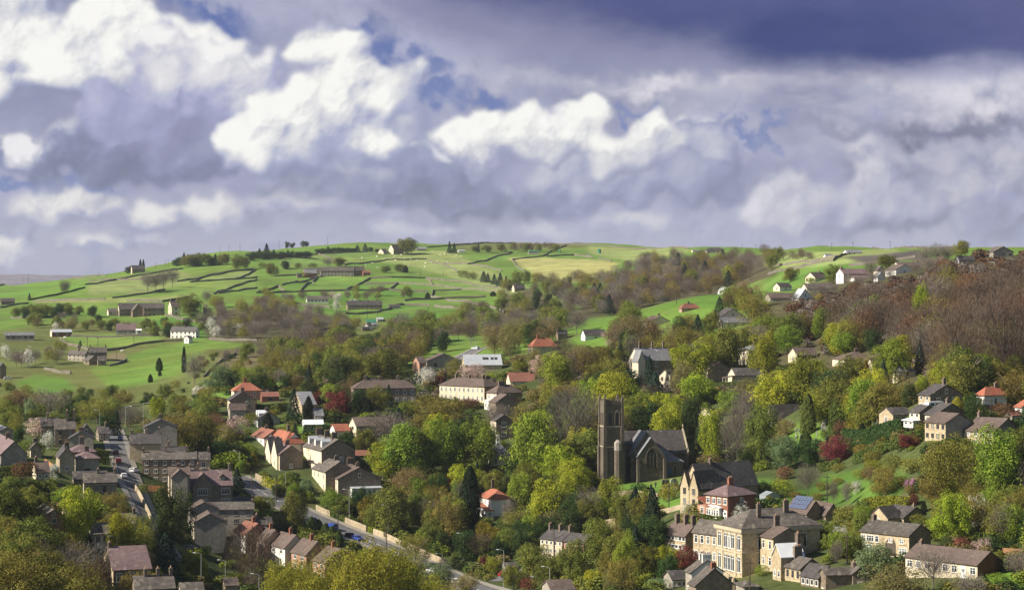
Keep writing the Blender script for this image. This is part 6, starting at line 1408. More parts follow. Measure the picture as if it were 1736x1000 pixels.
wood([(0,720),(0,690),(120,690),(200,700),(195,720),(120,716)], 12, 22, [('olive',2),('budding',1),('mid',2)], (6, 9), 'trees in the belt behind the left cottages', 8, 600)
wood([(1180,605),(1200,560),(1300,550),(1330,590),(1260,610)], 14, 23, [('mid',3),('olive',2),('lime',1),('holly',1)], (9, 13), 'trees in the gardens below the green spur', 9, 600)
wood([(1130,480),(1300,470),(1300,462),(1200,470)], 0, 24, [('mid',1)], (6,8), 'trees in the field', 6, 1000)
wood([(1340,445),(1300,440),(1320,432),(1420,440),(1400,452)], 10, 25, [('mauve',2),('bare',1)], (6, 8), 'trees in the scrub beyond the ridge field', 6, 1000)
LAWNS = [[(1310,850),(1400,795),(1540,770),(1560,800),(1500,850),(1400,862)],[(1020,812),(1160,806),(1160,838),(1020,834)],[(1110,842),(1160,842),(1160,866),(1110,866)],[(1260,812),(1310,812),(1300,835),(1262,835)],[(1330,715),(1405,715),(1410,762),(1330,765)]]
def gardens(poly, n, seed, mix_, hm, group, sep=8, dmin=300):
    """trees among the houses; none in front of a house, on a road or on a lawn that the survey shows open"""
    r = random.Random(seed + 1); kinds = [k for k, c in mix_ for _ in range(c)]; got = 0
    roads = [(868 + p.x*F/p.y, 500 - ground(p.x, p.y)*F/p.y, p.y) for L in (L_MAIN, L_SIDE, L_TOP) for p in L[::2]]
    spots = scatter(poly, n*5, seed, sep); r.shuffle(spots)
    for x, y in spots:
        if got >= n: break
        d = dist_at(x, y, dmin); k = r.choice(kinds); h = r.uniform(*hm)*F/d; w = h*r.uniform(.75, 1.0)
        if k in ('fir', 'yew'): w *= .5
        a0, a1, b0, b1 = x - w*.55, x + w*.55, y - h, y
        if hides(x, y, w, h, d): continue
        if any(a0 < X < a1 and b0 < Y < b1 + 4 and D > d - 8 for X, Y, D in roads): continue
        if any(inside(q, x, y) or inside(q, x, y - h*.5) for q in LAWNS): continue
        got += 1
        tree(x, y, w, h, k, d=d, group=(group, '%s in %s' % (LOOK[k.split('_')[0]], group[group.index(' in ')+4:])))
BOX += [(1022,1160,804,834,608), (1112,1158,842,866,470), (1345,1470,806,852,520), (1342,1400,722,756,640), (1265,1305,812,832,540)]
G_ = [('lime',4),('green',5),('mid',5),('olive',3),('holly',4),('budding',2),('bare',1),('fir',1)]
gardens([(1000,680),(1330,620),(1430,640),(1600,660),(1560,720),(1430,730),(1330,720),(1200,720),(1000,780)], 46, 41, G_, (9, 15), 'trees in the hillside gardens above the church', 9)
gardens([(600,800),(700,780),(900,800),(1020,860),(1040,1000),(900,1010),(800,960),(690,900),(600,860)], 60, 42, G_, (6, 11), 'trees in the bank above the main road', 8)
gardens([(640,700),(760,690),(900,690),(1020,700),(1010,800),(860,800),(700,760)], 26, 43, G_, (8, 13), 'trees in the belt left of the church', 9)
gardens([(340,650),(560,640),(720,640),(700,720),(560,800),(420,800),(340,760)], 44, 44, [('mid',4),('olive',4),('holly',4),('lime',1),('budding',2),('fir',1)], (5, 9), 'trees in the gardens of the middle town', 7)
gardens([(0,700),(200,700),(200,790),(130,880),(0,960)], 26, 45, [('mid',5),('olive',3),('holly',3),('green',1)], (5, 9), 'trees in the gardens left of the side road', 7)
gardens([(0,840),(130,860),(270,900),(300,1010),(0,1030)], 26, 46, [('mid',4),('olive',5),('budding',2),('bare',2),('holly',2)], (6, 11), 'trees in the hollow at the left foot', 9)
gardens([(260,700),(345,690),(400,760),(520,850),(640,900),(560,930),(430,860),(300,760)], 18, 47, [('mid',3),('holly',3),('green',2),('olive',2)], (4, 7), 'trees in the gardens between the two roads', 7)
gardens([(960,560),(1050,590),(1240,560),(1330,600),(1150,640),(900,660),(880,600)], 46, 48, [('olive',4),('mid',4),('budding',3),('lime',1),('holly',2),('bare',2)], (9, 14), 'trees in the leafy slope below the green spur', 9)
gardens([(1330,600),(1440,600),(1560,630),(1760,650),(1760,740),(1640,720),(1500,690),(1330,690)], 40, 49, [('lime',3),('green',2),('mid',5),('olive',4),('holly',4),('fir',1)], (8, 14), 'trees in the gardens under the brown wood', 9)
gardens([(1560,790),(1760,760),(1760,940),(1690,930),(1580,900),(1560,850)], 26, 50, [('olive',4),('mid',3),('green',2),('lime',1),('bare',1)], (5, 9), 'trees in the right hand orchard bank', 8)
gardens([(1000,860),(1120,850),(1160,1000),(1000,1020)], 18, 51, [('mid',4),('fir',1),('holly',3),('olive',2)], (6, 11), 'trees in the bank left of the arched hall', 8)
gardens([(1380,880),(1480,860),(1560,990),(1480,1020),(1400,960)], 14, 52, [('mid',3),('olive',3),('green',1)], (3.5, 6), 'trees in the gardens by the old barn house', 7)
# a far-off wood that reads as one mass
def mass(name, poly, n, seed, mix_, hm, sep, dmin, keep=.55, kind='stuff', minscale=None):
    r = random.Random(seed); byk = {}
    kinds = [k for k, c in mix_ for _ in range(c)]
    for i, (x, y) in enumerate(scatter(poly, n, seed, sep)):
        d = dist_at(x, y, dmin); k, m = r.choice(kinds); (c, u, v), _ = get_proto(k, i % 3)
        X = (x-868)*d/F; h = r.uniform(*hm); w = h*r.uniform(.8, 1.1)
        S = np.array([w, w, h], np.float32); s = np.arange(len(c)) % 20 < keep*20
        grow = 1.25
        byk.setdefault(m, []).append((c[s]*S + np.array([X, d, ground(X, d)-.3]), u[s]*S*grow, v[s]*S*grow))
    for m, L in byk.items():
        o = mesh_obj(name, quads_mesh(name, *cat3(*L), LM[m])); o['kind'] = kind
# of each kind the largest three hundred in view stand as trees of their own; the remainder are one mass
def settle(cap=300):
    SPARE.sort(key=lambda q: -q[0]); have = {}
    for o in SC.objects:
        if o.parent is None and o.get('category') in ('tree', 'bush') or any(o is q[0] for q in ()): pass
    for q in TREES: k = stem_of(q[0].name); have[k] = have.get(k, 0) + 1
    rest = []
    for a, (x, y, w, h, kind), d, group, mat in SPARE:
        k = NAMES[kind.split('_')[0]]
        if have.get(k, 0) < cap: have[k] = have.get(k, 0) + 1; tree(x, y, w, h, kind, d=d, group=group, mat=mat, defer_done=True)
        else: rest.append((x, y, w, h, kind, d))
    mats = sorted({q[4].split('_')[0] for q in rest}); V = []; MI = []
    for i, (x, y, w, h, kind, d) in enumerate(rest):
        (c, u, v), _ = get_proto(kind, i % 3); gw, gh = GROW.get(kind.split('_')[0], (1,1)); S = np.array([w*gw, w*gw, h*gh], np.float32)*d/F
        s = np.arange(len(c)) % 2 == 0; X = (x-868)*d/F; a = i*2.4; Rm = np.array([[math.cos(a),-math.sin(a),0],[math.sin(a),math.cos(a),0],[0,0,1]], np.float32)
        V.append(((c[s]*S) @ Rm.T + np.array([X, d, ground(X, d)-.1]), (u[s]*S*1.35) @ Rm.T, (v[s]*S*1.35) @ Rm.T)); MI.append(np.full(int(s.sum()), mats.index(kind.split('_')[0]), np.int32))
    if rest:
        me = quads_mesh('background_trees', *cat3(*V), LM[mats[0]])
        for m in mats[1:]: me.materials.append(LM[m])
        me.polygons.foreach_set('material_index', np.concatenate(MI)); o = mesh_obj('background_trees', me); o['kind'] = 'stuff'
def stem_of(n): return n.rsplit('.', 1)[0] if n[-3:].isdigit() else n
settle()
mass('far_woodland', [(1000,540),(960,530),(905,482),(960,484),(1045,480),(1060,455),(1110,440),(1200,441),(1310,436),(1330,447),(1300,462),(1230,492),(1160,512),(1060,536)], 185, 31, [(('mauve','mauve'),5),(('bare','bare'),4),(('mid','mid'),2),(('olive','olive'),3),(('fir','fir'),1)], (11, 15), 7, 1080)
for poly, n, sd in (([(1765,470),(2050,440),(2050,1040),(1765,1040)], 150, 33), ([(-300,700),(-45,690),(-45,1040),(-300,1040)], 110, 34)):
    mass('woodland', poly, n, sd, [(('mid','mid'),4),(('olive','olive'),3),(('green','green'),2),(('bare','bare'),2),(('holly','holly'),2)], (8, 13), 9, 330)
# ------------------------------------------------------------------ walls, hedges, posts, vehicles and the small things
drystone = matte('dry_stone', (.150,.132,.108), .4, 1.4, .95, rnd=.3)
pale_stone = matte('coursed_wall_stone', (.36,.295,.20), .28, 1.3, .92, spots=((.30,.24,.16), .7, .58), rnd=.15, bump=.3)
def barrier(name, label, cat, refs, h, w, mat, step=6.0, dmin=300, ragged=0.0, group=None, line=None, off=0.0):
    if line is None:
        line = resample([Vector((p.x, p.y, 0)) for p in (at(r[0], r[1], r[2] if len(r) > 2 else None, dmin) for r in refs)], step)
    mb = MB(); prev = None; rr = random.Random(len(label)*7 + int(refs[0][0]) if refs else 3)
    for k, p in enumerate(line):
        t = line[min(k+1, len(line)-1)] - line[max(k-1, 0)]; t.z = 0
        if t.length < 1e-6: continue
        t.normalize(); n = Vector((-t.y, t.x, 0)); q = p + n*off; z = ground(q.x, q.y); hh = h*(1 + rr.uniform(-ragged, ragged)); ww = w*(1 + rr.uniform(-ragged, ragged)*.5)
        row = [q - n*ww/2 + Vector((0,0,z-.8)), q - n*ww/2*.9 + Vector((0,0,z+hh*.82)), q - n*ww*.3 + Vector((0,0,z+hh)), q + n*ww*.3 + Vector((0,0,z+hh)), q + n*ww/2*.9 + Vector((0,0,z+hh*.82)), q + n*ww/2 + Vector((0,0,z-.8))]
        if prev:
            for i in range(5): mb.quad(prev[i], prev[i+1], row[i+1], row[i])
        else: mb.quad(*row)
        prev = row
    mb.quad(*reversed(prev))
    o = mb.build(name, mat); tag(o, label, cat, group)
    return o
FW = 'dry stone wall'
for label, refs in (
 ('dark field wall along the left skyline below the cypress farmhouse', [(0,485),(60,479),(130,473),(180,468)]),
 ('thick dark hedge bank rising from the lone fir to the bare thorn', [(50,509),(95,501),(144,488)]),
 ('long wall climbing from the bare thorn to the skyline copse', [(144,483),(200,474),(260,464),(310,456)]),
 ('wall under the row of four bare trees', [(190,506),(215,503),(250,498),(280,492)]),
 ('wall above the big hillside farm', [(215,512),(275,512),(322,504)]),
 ('short wall right of the row of four bare trees', [(300,478),(340,472)]),
 ('nearly level wall right of the four bare trees', [(322,479),(400,474),(436,471)]),
 ('wall below the skyline copse', [(347,470),(380,463),(430,457)]),
 ('steep wall climbing right from the lone round tree', [(362,499),(398,486),(436,475)]),
 ('wall joining the lone round tree and the brick farm field', [(370,498),(436,489)]),
 ('long low wall above the shelter belt', [(57,512),(130,509),(178,508)]),
 ('short wall behind the low dark farm buildings', [(0,522),(48,515)]),
 ('pale wall in front of the shelter belt', [(18,540),(70,538),(135,533)]),
 ('wall along the foot of the lime green paddock', [(180,595),(232,585),(278,579),(310,578)]),
 ('wall right of the white farmhouse', [(355,576),(436,578)]),
 ('curved garden wall right of the stone farm group', [(185,621),(200,618),(215,612)]),
 ('rubble terrace wall left of the stone farm group', [(75,626),(120,634)]),
 ('wall between the brick farm field and the steep wall', [(438,495),(472,486)]),
 ('wall rising to the red brick barn', [(478,484),(539,470)]),
 ('very long wall below the stone farm row', [(434,497),(484,496),(589,493),(659,492),(726,495)]),
 ('steep wall running up to the red roofed shed', [(588,491),(627,472)]),
 ('long curved wall in the middle of the right hill fields', [(619,482),(674,481),(734,485),(809,491),(863,497)]),
 ('short wall under the long curved wall', [(734,493),(782,492)]),
 ('upper long wall sweeping down to the fir row', [(664,471),(722,472),(784,479),(868,493)]),
 ('straight wall below the small cream cottage', [(584,450),(652,442)]),
 ('straight wall below the hilltop farm tree', [(659,441),(723,440)]),
 ('dark wall in the pale sheep pasture', [(752,447),(793,448)]),
 ('broken wall falling right across the sheep pasture', [(800,449),(826,453),(850,460)]),
 ('thin brown wall dividing the sheep pasture', [(724,441),(749,448),(776,462)]),
 ('rough wall under the lone dark bush', [(686,511),(752,507),(824,504)]),
 ('curved wall right of the lone dark bush', [(757,510),(797,513),(854,530)]),
 ('short wall above the bright green field', [(684,517),(729,518)]),
 ('wall curving down across the bright green field', [(736,520),(772,523),(806,531)]),
 ('short dark wall at the foot of the bright green field', [(745,544),(777,544)]),
 ('wall under the skyline firs', [(476,438),(539,431),(624,427)]),
 ('short wall left of the brick farm', [(466,469),(509,467)]),
 ('skyline wall right of the pair of dark firs', [(724,420),(800,414),(868,411)]),
 ('wall climbing past the allotment sheds', [(594,556),(609,544)]),
 ('wall along the wood below the allotment sheds', [(521,565),(574,556)]),
 ('wall at the left top corner of the yellow field', [(868,441),(920,435)]),
 ('wall along the top of the yellow field', [(926,435),(973,433),(1006,437)]),
 ('wall falling from the yellow field into the wood', [(1013,438),(1036,444)]),
 ('skyline wall over the yellow field', [(868,411),(988,415),(1093,423)]),
 ('skyline wall left of the moor bungalow', [(1094,421),(1168,422)]),
 ('long wall along the upper edge of the ridge field', [(1302,467),(1347,455),(1412,443),(1440,431)]),
 ('wall behind the wide gabled bungalow', [(1519,442),(1552,437)]),
 ('skyline wall left of the right hand barn', [(1480,421),(1560,421),(1622,422)]),
 ('faint wall across the upper left pasture', [(150,478),(250,472),(300,466)]),
 ('wall dropping from the skyline copse to the level wall', [(372,464),(340,472),(324,479)]),
 ('wall dividing the field below the skyline copse', [(398,474),(420,466),(432,458)]),
 ('wall closing the field right of the steep wall', [(472,486),(484,496)]),
 ('wall down the middle of the brick farm field', [(539,470),(520,482),(508,495)]),
 ('wall from the red roofed shed to the long curved wall', [(627,472),(664,471)]),
 ('wall linking the long curved wall to the wall below it', [(674,481),(659,492)]),
 ('wall linking the two upper long walls', [(722,472),(734,485)]),
 ('wall from the long curved wall down to the lone dark bush', [(734,493),(730,504),(752,507)]),
 ('wall climbing behind the stone farm row', [(584,450),(560,440),(539,431)]),
 ('wall right of the small cream cottage', [(652,442),(659,441)]),
 ('wall below the white blossom cottages', [(434,512),(500,516),(560,522)]),
 ('wall below the shaded farm row', [(585,532),(640,530),(684,517)]),
 ('wall along the lower side of the bright green field', [(650,545),(700,549),(745,544)]),
 ('wall between the big hillside farm and the cream house paddock', [(278,533),(300,541),(345,547)]),
 ('wall in front of the grey bungalow', [(120,571),(190,572),(270,569)]),
 ('wall left of the lime green paddock', [(100,575),(130,588),(150,594)]),
 ('diagonal wall climbing the gully right of the ivy column', [(345,640),(372,615),(400,600)]),
 ('wall on the far lane below the white bungalows', [(1310,452),(1370,444),(1420,436)]),
 ('wall above the verandah house field', [(1440,452),(1490,446),(1519,442)]),
 ('wall rising from the yellow field to the skyline', [(920,435),(940,424),(960,416)]),
 ('wall left of the yellow field', [(868,441),(876,452),(890,462)]),
 ('wall right of the sheep pasture', [(793,448),(830,440),(868,428)]),
): barrier('stone_wall', label, FW, refs, 1.6 if refs[0][1] < 560 else 1.4, .7, drystone if 'hedge' not in label else LM['holly'], 8.0, 600, .22)
# town walls and hedges
def part_line(L, x0, x1):
    return [p for p in L if x0 <= 868 + p.x*F/p.y <= x1]
for label, a, b in (('sunlit stone wall along the main road, highest stretch by the dark conifer', 405, 452), ('sunlit stone wall along the main road beside the clipped bright hedge', 456, 482), ('sunlit stone wall along the main road below the cream fronted houses', 505, 548), ('sunlit stone wall along the main road beside the red flowers', 553, 595), ('sunlit stone wall along the main road, lowest stretch under the leafy trees', 604, 656), ('sunlit stone wall along the main road beyond the last parked cars', 662, 740)):
    barrier('stone_wall', label, 'garden wall', [(a, 0)], 1.9, .5, pale_stone, line=part_line(L_MAIN, a, b), off=6.0, ragged=.03)
for label, refs, h, w in (('garden wall beside the side road above the ivy tree', [(226,824),(240,848),(258,888)], 1.6, .5), ('stone retaining wall in sun beside the blue firs', [(1028,908),(1044,904)], 4.5, .7), ('dark churchyard wall under the church lawn', [(1040,842),(1078,838),(1116,845)], 1.6, .6), ('low wall beside the path to the schoolhouse', [(1112,872),(1160,862)], 1.3, .5), ('garden wall below the arched hall', [(1228,985),(1244,1000)], 2.4, .5), ('stone wall below the lime and copper trees', [(1096,950),(1118,965)], 2.4, .6)):
    barrier('stone_wall', label, 'garden wall', refs, h, w, pale_stone, 3.0, ragged=.05)
def hedge(label, refs, h, w, mat='hedge', seed=1):
    line = resample([Vector((p.x, p.y, 0)) for p in (at(*r) for r in refs)], .8); r = np.random.default_rng(seed + int(refs[0][0]))
    C, N = [], []
    for k, p in enumerate(line):
        t = line[min(k+1, len(line)-1)] - line[max(k-1, 0)]; t.z = 0; t.normalize(); n = np.array([-t.y, t.x, 0]); z = ground(p.x, p.y); hh = h*(1 + .04*math.sin(k*.9))
        m = int(46*(2*h + w)/4)
        s = r.uniform(0, 2*h + w, m); side = np.where(s < h, -1, np.where(s < h+w, 0, 1))
        off = np.where(side == -1, -w/2, np.where(side == 0, s - h - w/2, w/2)); zz = np.where(side == -1, s, np.where(side == 0, hh, 2*h + w - s))
        c = np.array([p.x, p.y, z]) + n*off[:, None] + np.array([0,0,1])*zz[:, None] + r.normal(size=(m,3))*.12 + np.array([t.x,t.y,0])*r.uniform(-.45,.45,(m,1))
        C.append(c); N.append(n*side[:, None] + np.array([0,0,1])*(side == 0)[:, None] + r.normal(size=(m,3))*.5)
    C = np.concatenate(C); N = unit(np.concatenate(N)); u, v = frame(N, r); s = .26*r.uniform(.6,1.3,(len(C),1))
    o = mesh_obj('hedge', quads_mesh('hedge', C, u*s, v*s, LM[mat])); tag(o, label, 'hedge'); return o
hedge('bright clipped hedge behind the main road wall', [(447,822),(482,836)], 2.6, 2.2, 'lime')
hedge('dark hedge below the gabled stone house', [(434,700),(486,697)], 3.0, 2.0, 'holly')
hedge('tall dark hedge in front of the white annexe', [(516,746),(556,744)], 5.0, 3.0, 'holly')
hedge('dark straight hedge below the pale modern houses', [(1434,752),(1530,738)], 4.5, 2.0, 'holly')
hedge('long clipped hedge climbing the garden slope', [(1452,785),(1500,768),(1562,745)], 2.4, 1.8)
hedge('high dark hedge under the low modern house', [(1566,784),(1640,768)], 3.4, 2.5, 'holly')
hedge('golden green hedge behind the dark roofed bungalow', [(1468,864),(1500,861),(1540,861)], 2.6, 1.8, 'gold')
hedge('hedge below the schoolhouse beside the brick house', [(1262,862),(1332,862)], 2.4, 2.0)
hedge('dark hedge under the long low barn', [(1202,664),(1262,662),(1300,656)], 3.2, 2.0, 'holly')
hedge('clipped hedge below the pale mansion', [(1240,628),(1320,628)], 2.4, 1.8)
hedge('hedge in front of the brick house bay windows', [(1166,886),(1198,888),(1226,892)], 2.0, 1.6)
hedge('hedge beside the hipped pair and the side road', [(158,784),(184,786)], 4.0, 2.5)
hedge('garden hedge in front of the long brown roofed house', [(668,692),(708,694)], 2.4, 2.0)
hedge('low hedge below the stone house gable by the brown shrub', [(4,806),(46,800)], 2.2, 1.8)
hedge('roadside hedge below the cream fronted house', [(560,874),(606,890)], 1.8, 1.5)
hedge('roadside hedge below the leafy trees', [(628,902),(660,912)], 1.8, 1.6, 'green')
hedge('low hedge at the right edge by the garage', [(1660,722),(1730,724)], 1.8, 1.6)
hedge('hedge at the lower graveyard corner', [(1388,800),(1420,792)], 2.4, 1.8)
# timber fences
timber = matte('timber_fence', (.30,.16,.08), .3, 3, .85); timber_o = matte('orange_timber', (.45,.23,.09), .25, 3, .8)
def fence(label, refs, h, mat):
    line = resample([Vector((p.x, p.y, 0)) for p in (at(*r) for r in refs)], 1.8)
    root = thing('timber_fence', label, 'fence', (line[0].x, line[0].y, ground(line[0].x, line[0].y))); o0 = Vector(root.location)
    mb = MB(); P = [Vector((p.x, p.y, ground(p.x, p.y))) - o0 for p in line]
    for a, b in zip(P, P[1:]):
        mb.quad(a, b, b + Vector((0,0,h)), a + Vector((0,0,h))); n = Vector((-(b-a).y, (b-a).x, 0)).normalized()*.05
        mb.quad(a+n, b+n, b+n + Vector((0,0,h)), a+n + Vector((0,0,h))); mb.quad(a + Vector((0,0,h)), b + Vector((0,0,h)), b+n + Vector((0,0,h)), a+n + Vector((0,0,h)))
    mb.build('board_panel', mat, root)
    for p in P:
        q = MB(); q.box(-.06,.06,-.08,.08,-.3,h+.12); q.build('post', mat, root, loc=p)
fence('orange timber deck fence beside the dormer house', [(76,790),(90,800)], 2.2, timber_o)
fence('brown board fence behind the garden of the long terrace', [(252,832),(300,836)], 1.8, timber)
fence('rust brown board fence at the right edge above the bungalow', [(1700,945),(1740,948)], 2.0, timber)
# ------------------------------------------------------------------ posts
steel = matte('galvanised_steel', (.42,.44,.44), .12, 5, .45, metal=.3); pole_m = matte('creosoted_pole', (.075,.058,.045), .3, 4, .9)
lamp_w = matte('lamp_head', (.72,.73,.72), .05, 5, .4)
LP = []; PP = []
def lamp_post(x, yt, yb, side=-1):
    d = dist_at(x, yb); p = at(x, yb, d); h = min(max((yb-yt)*d/F, 5.0), 11)
    r = thing('lamp_post', '', 'lamp post', p); LP.append((r, x, (yt+yb)/2))
    mb = MB(); mb.tube((0,0,-.3), (0,0,h*.3), .11, .10, 8); mb.tube((0,0,h*.3), (0,0,h), .075, .06, 8); mb.build('pole', steel, r)
    mb = MB(); mb.tube((0,0,h-.05), (side*.7,0,h+.28), .05, .045, 6); mb.tube((side*.7,0,h+.28), (side*1.5,0,h+.36), .045, .04, 6); mb.build('arm', steel, r)
    mb = MB(); mb.box(-.38,.38,-.15,.15,-.07,.07); mb.box(-.3,.3,-.11,.11,-.12,-.07); mb.build('lamp_head', lamp_w, r, loc=(side*1.75, 0, h+.36))
for a in ((786,905,950),(854,932,1002),(932,962,1008,-1),(439,974,1015),(382,950,992),(484,799,843),(592,830,889),(658,857,912),(213,690,738,1),(243,684,722,1),(169,696,722),(341,938,992,-1),(198,918,945),(310,722,748),(406,765,800),(800,575,592),(806,576,592),(750,940,968)): lamp_post(*a)
def telegraph_pole(x, yt, yb):
    d = dist_at(x, yb, 300 if yb > 560 else 900); p = at(x, yb, d); h = min(max((yb-yt)*d/F, 6.0), 12)
    r = thing('telegraph_pole', '', 'telegraph pole', p); PP.append((r, x, (yt+yb)/2))
    mb = MB(); mb.tube((0,0,-.3), (0,0,h), .17, .12, 7); mb.build('pole', pole_m, r)
    mb = MB(); mb.box(-.8,.8,-.06,.06,h-.75,h-.6)
    for q in (-.65,-.3,.3,.65): mb.tube((q,0,h-.6), (q,0,h-.42), .05, .04, 5)
    mb.build('crossarm', pole_m, r)
for a in ((427,798,834),(468,803,852),(573,863,908),(655,893,934),(939,892,946),(1134,820,868),(1271,948,1004),(1402,804,859),(1436,905,957),(1668,674,718),(1680,675,719),(1409,744,790),(193,775,806),(148,570,589),(166,571,590),(227,569,584),(198,590,607),(167,459,469),(264,445,456),(280,441,453),(285,440,452),(373,419,436),(388,411,434),(407,414,432),(473,403,420),(555,401,416),(39,465,481),(48,464,481),(713,455,469),(752,458,469),(651,480,493),(726,520,543),(623,520,540),(640,523,539),(1258,414,427),(1282,415,427),(1446,415,424),(1410,414,424),(1509,410,422),(1272,456,476),(900,520,540),(1147,492,514)): telegraph_pole(*a)
# ------------------------------------------------------------------ cars
tyre = matte('tyre', (.02,.02,.02), .2, 5, .9); rim_m = matte('wheel_rim', (.45,.46,.47), .1, 5, .35, metal=.6); car_glass = matte('car_glass', (.018,.022,.028), .2, 2, .08, spec=.7)
lamp_r = matte('tail_lamp', (.35,.02,.02), .1, 5, .3); lamp_f = matte('head_lamp', (.72,.74,.76), .05, 5, .2)
def paintm(n, c): return matte('paint_' + n, c, .05, 2, .25, spec=.6)
PAINT = {'white':paintm('white',(.72,.73,.74)),'silver':paintm('silver',(.42,.44,.46)),'black':paintm('black',(.015,.016,.02)),'blue':paintm('blue',(.03,.06,.28)),'navy':paintm('navy',(.02,.03,.09)),'red':paintm('red',(.36,.02,.03)),'grey':paintm('grey',(.16,.17,.18))}
CARS = []; CM = {}
def car_meshes(van):
    if van in CM: return CM[van]
    L, Wd = (4.9, 1.9) if van else (4.2, 1.74)
    if van: prof = [(-2.4,.35),(-2.42,1.0),(-2.35,1.95),(-2.2,2.05),(.9,2.05),(1.3,1.9),(1.75,1.15),(2.35,.98),(2.45,.6),(2.4,.35)]
    else: prof = [(-2.05,.32),(-2.1,.62),(-2.02,.95),(-1.75,1.38),(-1.35,1.47),(.15,1.46),(.55,1.36),(1.05,.96),(1.85,.84),(2.08,.66),(2.1,.32)]
    mb = MB(); n = len(prof); rows = []
    for y, sx in ((-Wd/2, .90), (-Wd/2+.10, 1.0), (Wd/2-.10, 1.0), (Wd/2, .90)):
        row = []
        for x, z in prof:
            tuck = .14*max(0, (z-.9)/.6) if abs(y) > Wd/2 - .2 else 0
            row.append((x*(.985 if sx < 1 else 1), y - math.copysign(tuck, y), z if sx == 1 else .34 + (z-.34)*.965))
        rows.append(row)
    b = 0
    for row in rows: mb.v += row
    for i in range(3):
        for k in range(n-1): mb.f.append((i*n+k, i*n+k+1, (i+1)*n+k+1, (i+1)*n+k)); mb.m.append(0)
        mb.f.append((i*n+n-1, i*n, (i+1)*n, (i+1)*n+n-1)); mb.m.append(0)
    mb.f.append(tuple(range(n-1,-1,-1))); mb.m.append(0); mb.f.append(tuple(range(3*n, 4*n))); mb.m.append(0)
    body = mb
    g = []
    def sheet(pts, name='window'):
        q = MB(); q.quad(*pts); return (name, q)
    e = .012
    if van:
        ws = [(1.32,-.72,1.86),(1.72,-.78,1.2),(1.72,.78,1.2),(1.32,.72,1.86)]; rw = [(-2.42,-.7,1.2),(-2.42,.7,1.2),(-2.37,.66,1.85),(-2.37,-.66,1.85)]
        sides = [(.55,1.6,1.18,1.8,.55,1.28)]
    else:
        ws = [(.57,-.62,1.35),(1.03,-.72,.99),(1.03,.72,.99),(.57,.62,1.35)]; rw = [(-2.0,-.66,1.0),(-2.0,.66,1.0),(-1.76,.6,1.35),(-1.76,-.6,1.35)]
        sides = [(-.35,.9,.98,1.38,-.35,.45),(-1.6,-.45,.98,1.38,-1.4,-.45)]
    g.append(('windscreen', [tuple(Vector(p) + Vector((e*1.5,0,e*1.5)) for p in ws)])); g.append(('rear_window', [tuple(Vector(p) + Vector((-e*2,0,e)) for p in rw)]))
    for x0, x1, z0, z1, a, c in sides:
        for s in (-1, 1):
            def yy(z): return s*(Wd/2 - .14*max(0, (z-.9)/.6) + .004)
            g.append(('side_window', [((x0,yy(z0),z0),(x1,yy(z0),z0),(c,yy(z1)*.985,z1),(a,yy(z1)*.985,z1))]))
    gm = []
    for nm, qs in g:
        q = MB(); 
        for p in qs: q.quad(*p)
        gm.append((nm, q.mesh(nm, car_glass)))
    wt = MB(); wt.tube((0,-.1,0), (0,.1,0), .32, n=14); wr = MB(); wr.tube((0,-.105,0), (0,.105,0), .19, n=10)
    hl = MB(); hl.box(-.03,.03,-.16,.16,-.07,.07); tl = MB(); tl.box(-.03,.03,-.12,.12,-.10,.10)
    CM[van] = (body.mesh('body', PAINT['white']), gm, wt.mesh('tyre', tyre), wr.mesh('rim', rim_m), hl.mesh('headlight', lamp_f), tl.mesh('tail_light', lamp_r), (L, Wd)); return CM[van]
def car(x, y, col, ang=None, label='', van=False, d=None, line=None, off=0.0, group=None):
    p = at(x, y, d)
    if line is not None:
        k = min(range(1, len(line)), key=lambda i: abs(868 + line[i].x*F/line[i].y - x)); t = line[k] - line[k-1]; a = math.atan2(t.y, t.x)
        n = Vector((-t.y, t.x, 0)).normalized(); q = line[k] + n*off; p = Vector((q.x, q.y, ground(q.x, q.y) + .12))
        if off > 0 and False: a += math.pi
        ang = a if ang is None else a + ang
    r = thing('van' if van else 'car', label, 'van' if van else 'car', p, ang or 0, group)
    body, gm, wt, wr, hl, tl, (L, Wd) = car_meshes(van)
    b = mesh_obj('body', body, r); b.material_slots[0].link = 'OBJECT'; b.material_slots[0].material = PAINT[col]
    for nm, me in gm: mesh_obj(nm, me, r)
    for sx in (-1, 1):
        for sy in (-1, 1):
            w = mesh_obj('wheel', wt, r, (sx*L*.31, sy*(Wd/2-.1), .32)); mesh_obj('rim', wr, w)
    for sy in (-1, 1):
        mesh_obj('headlight', hl, r, (L/2-.08, sy*.62, .70)); mesh_obj('tail_light', tl, r, (-L/2+.03, sy*.66, .85 if not van else 1.0))
    return r
U = math.pi
for a in ((533,0,'navy',U,'dark navy car, uppermost of those parked along the main road'),(612,0,'silver',0,'silver pick up coloured car parked below the blue van'),(604,0,'navy',0,'dark blue car tucked behind the bright blue car'),(616,0,'blue',0,'bright blue car parked at the hedge end'),(682,0,'white',U,'white car parked where the yellow trees begin'),(690,0,'silver',U,'pale silver car right behind the white one'),(733,0,'black',U,'black car at the lower bend of the main road'),(741,0,'white',U,'white hatchback beside the black car at the bend'),(768,0,'white',0,'white car half hidden below the bend'),(790,0,'white',0,'white car lowest on the main road')):
    x, _, c, an, lb = a; car(x, 0, c, an, lb, line=L_MAIN, off=-2.6)
car(571, 0, 'blue', U, 'blue van parked on the main road near the hedge', True, line=L_MAIN, off=-2.4)
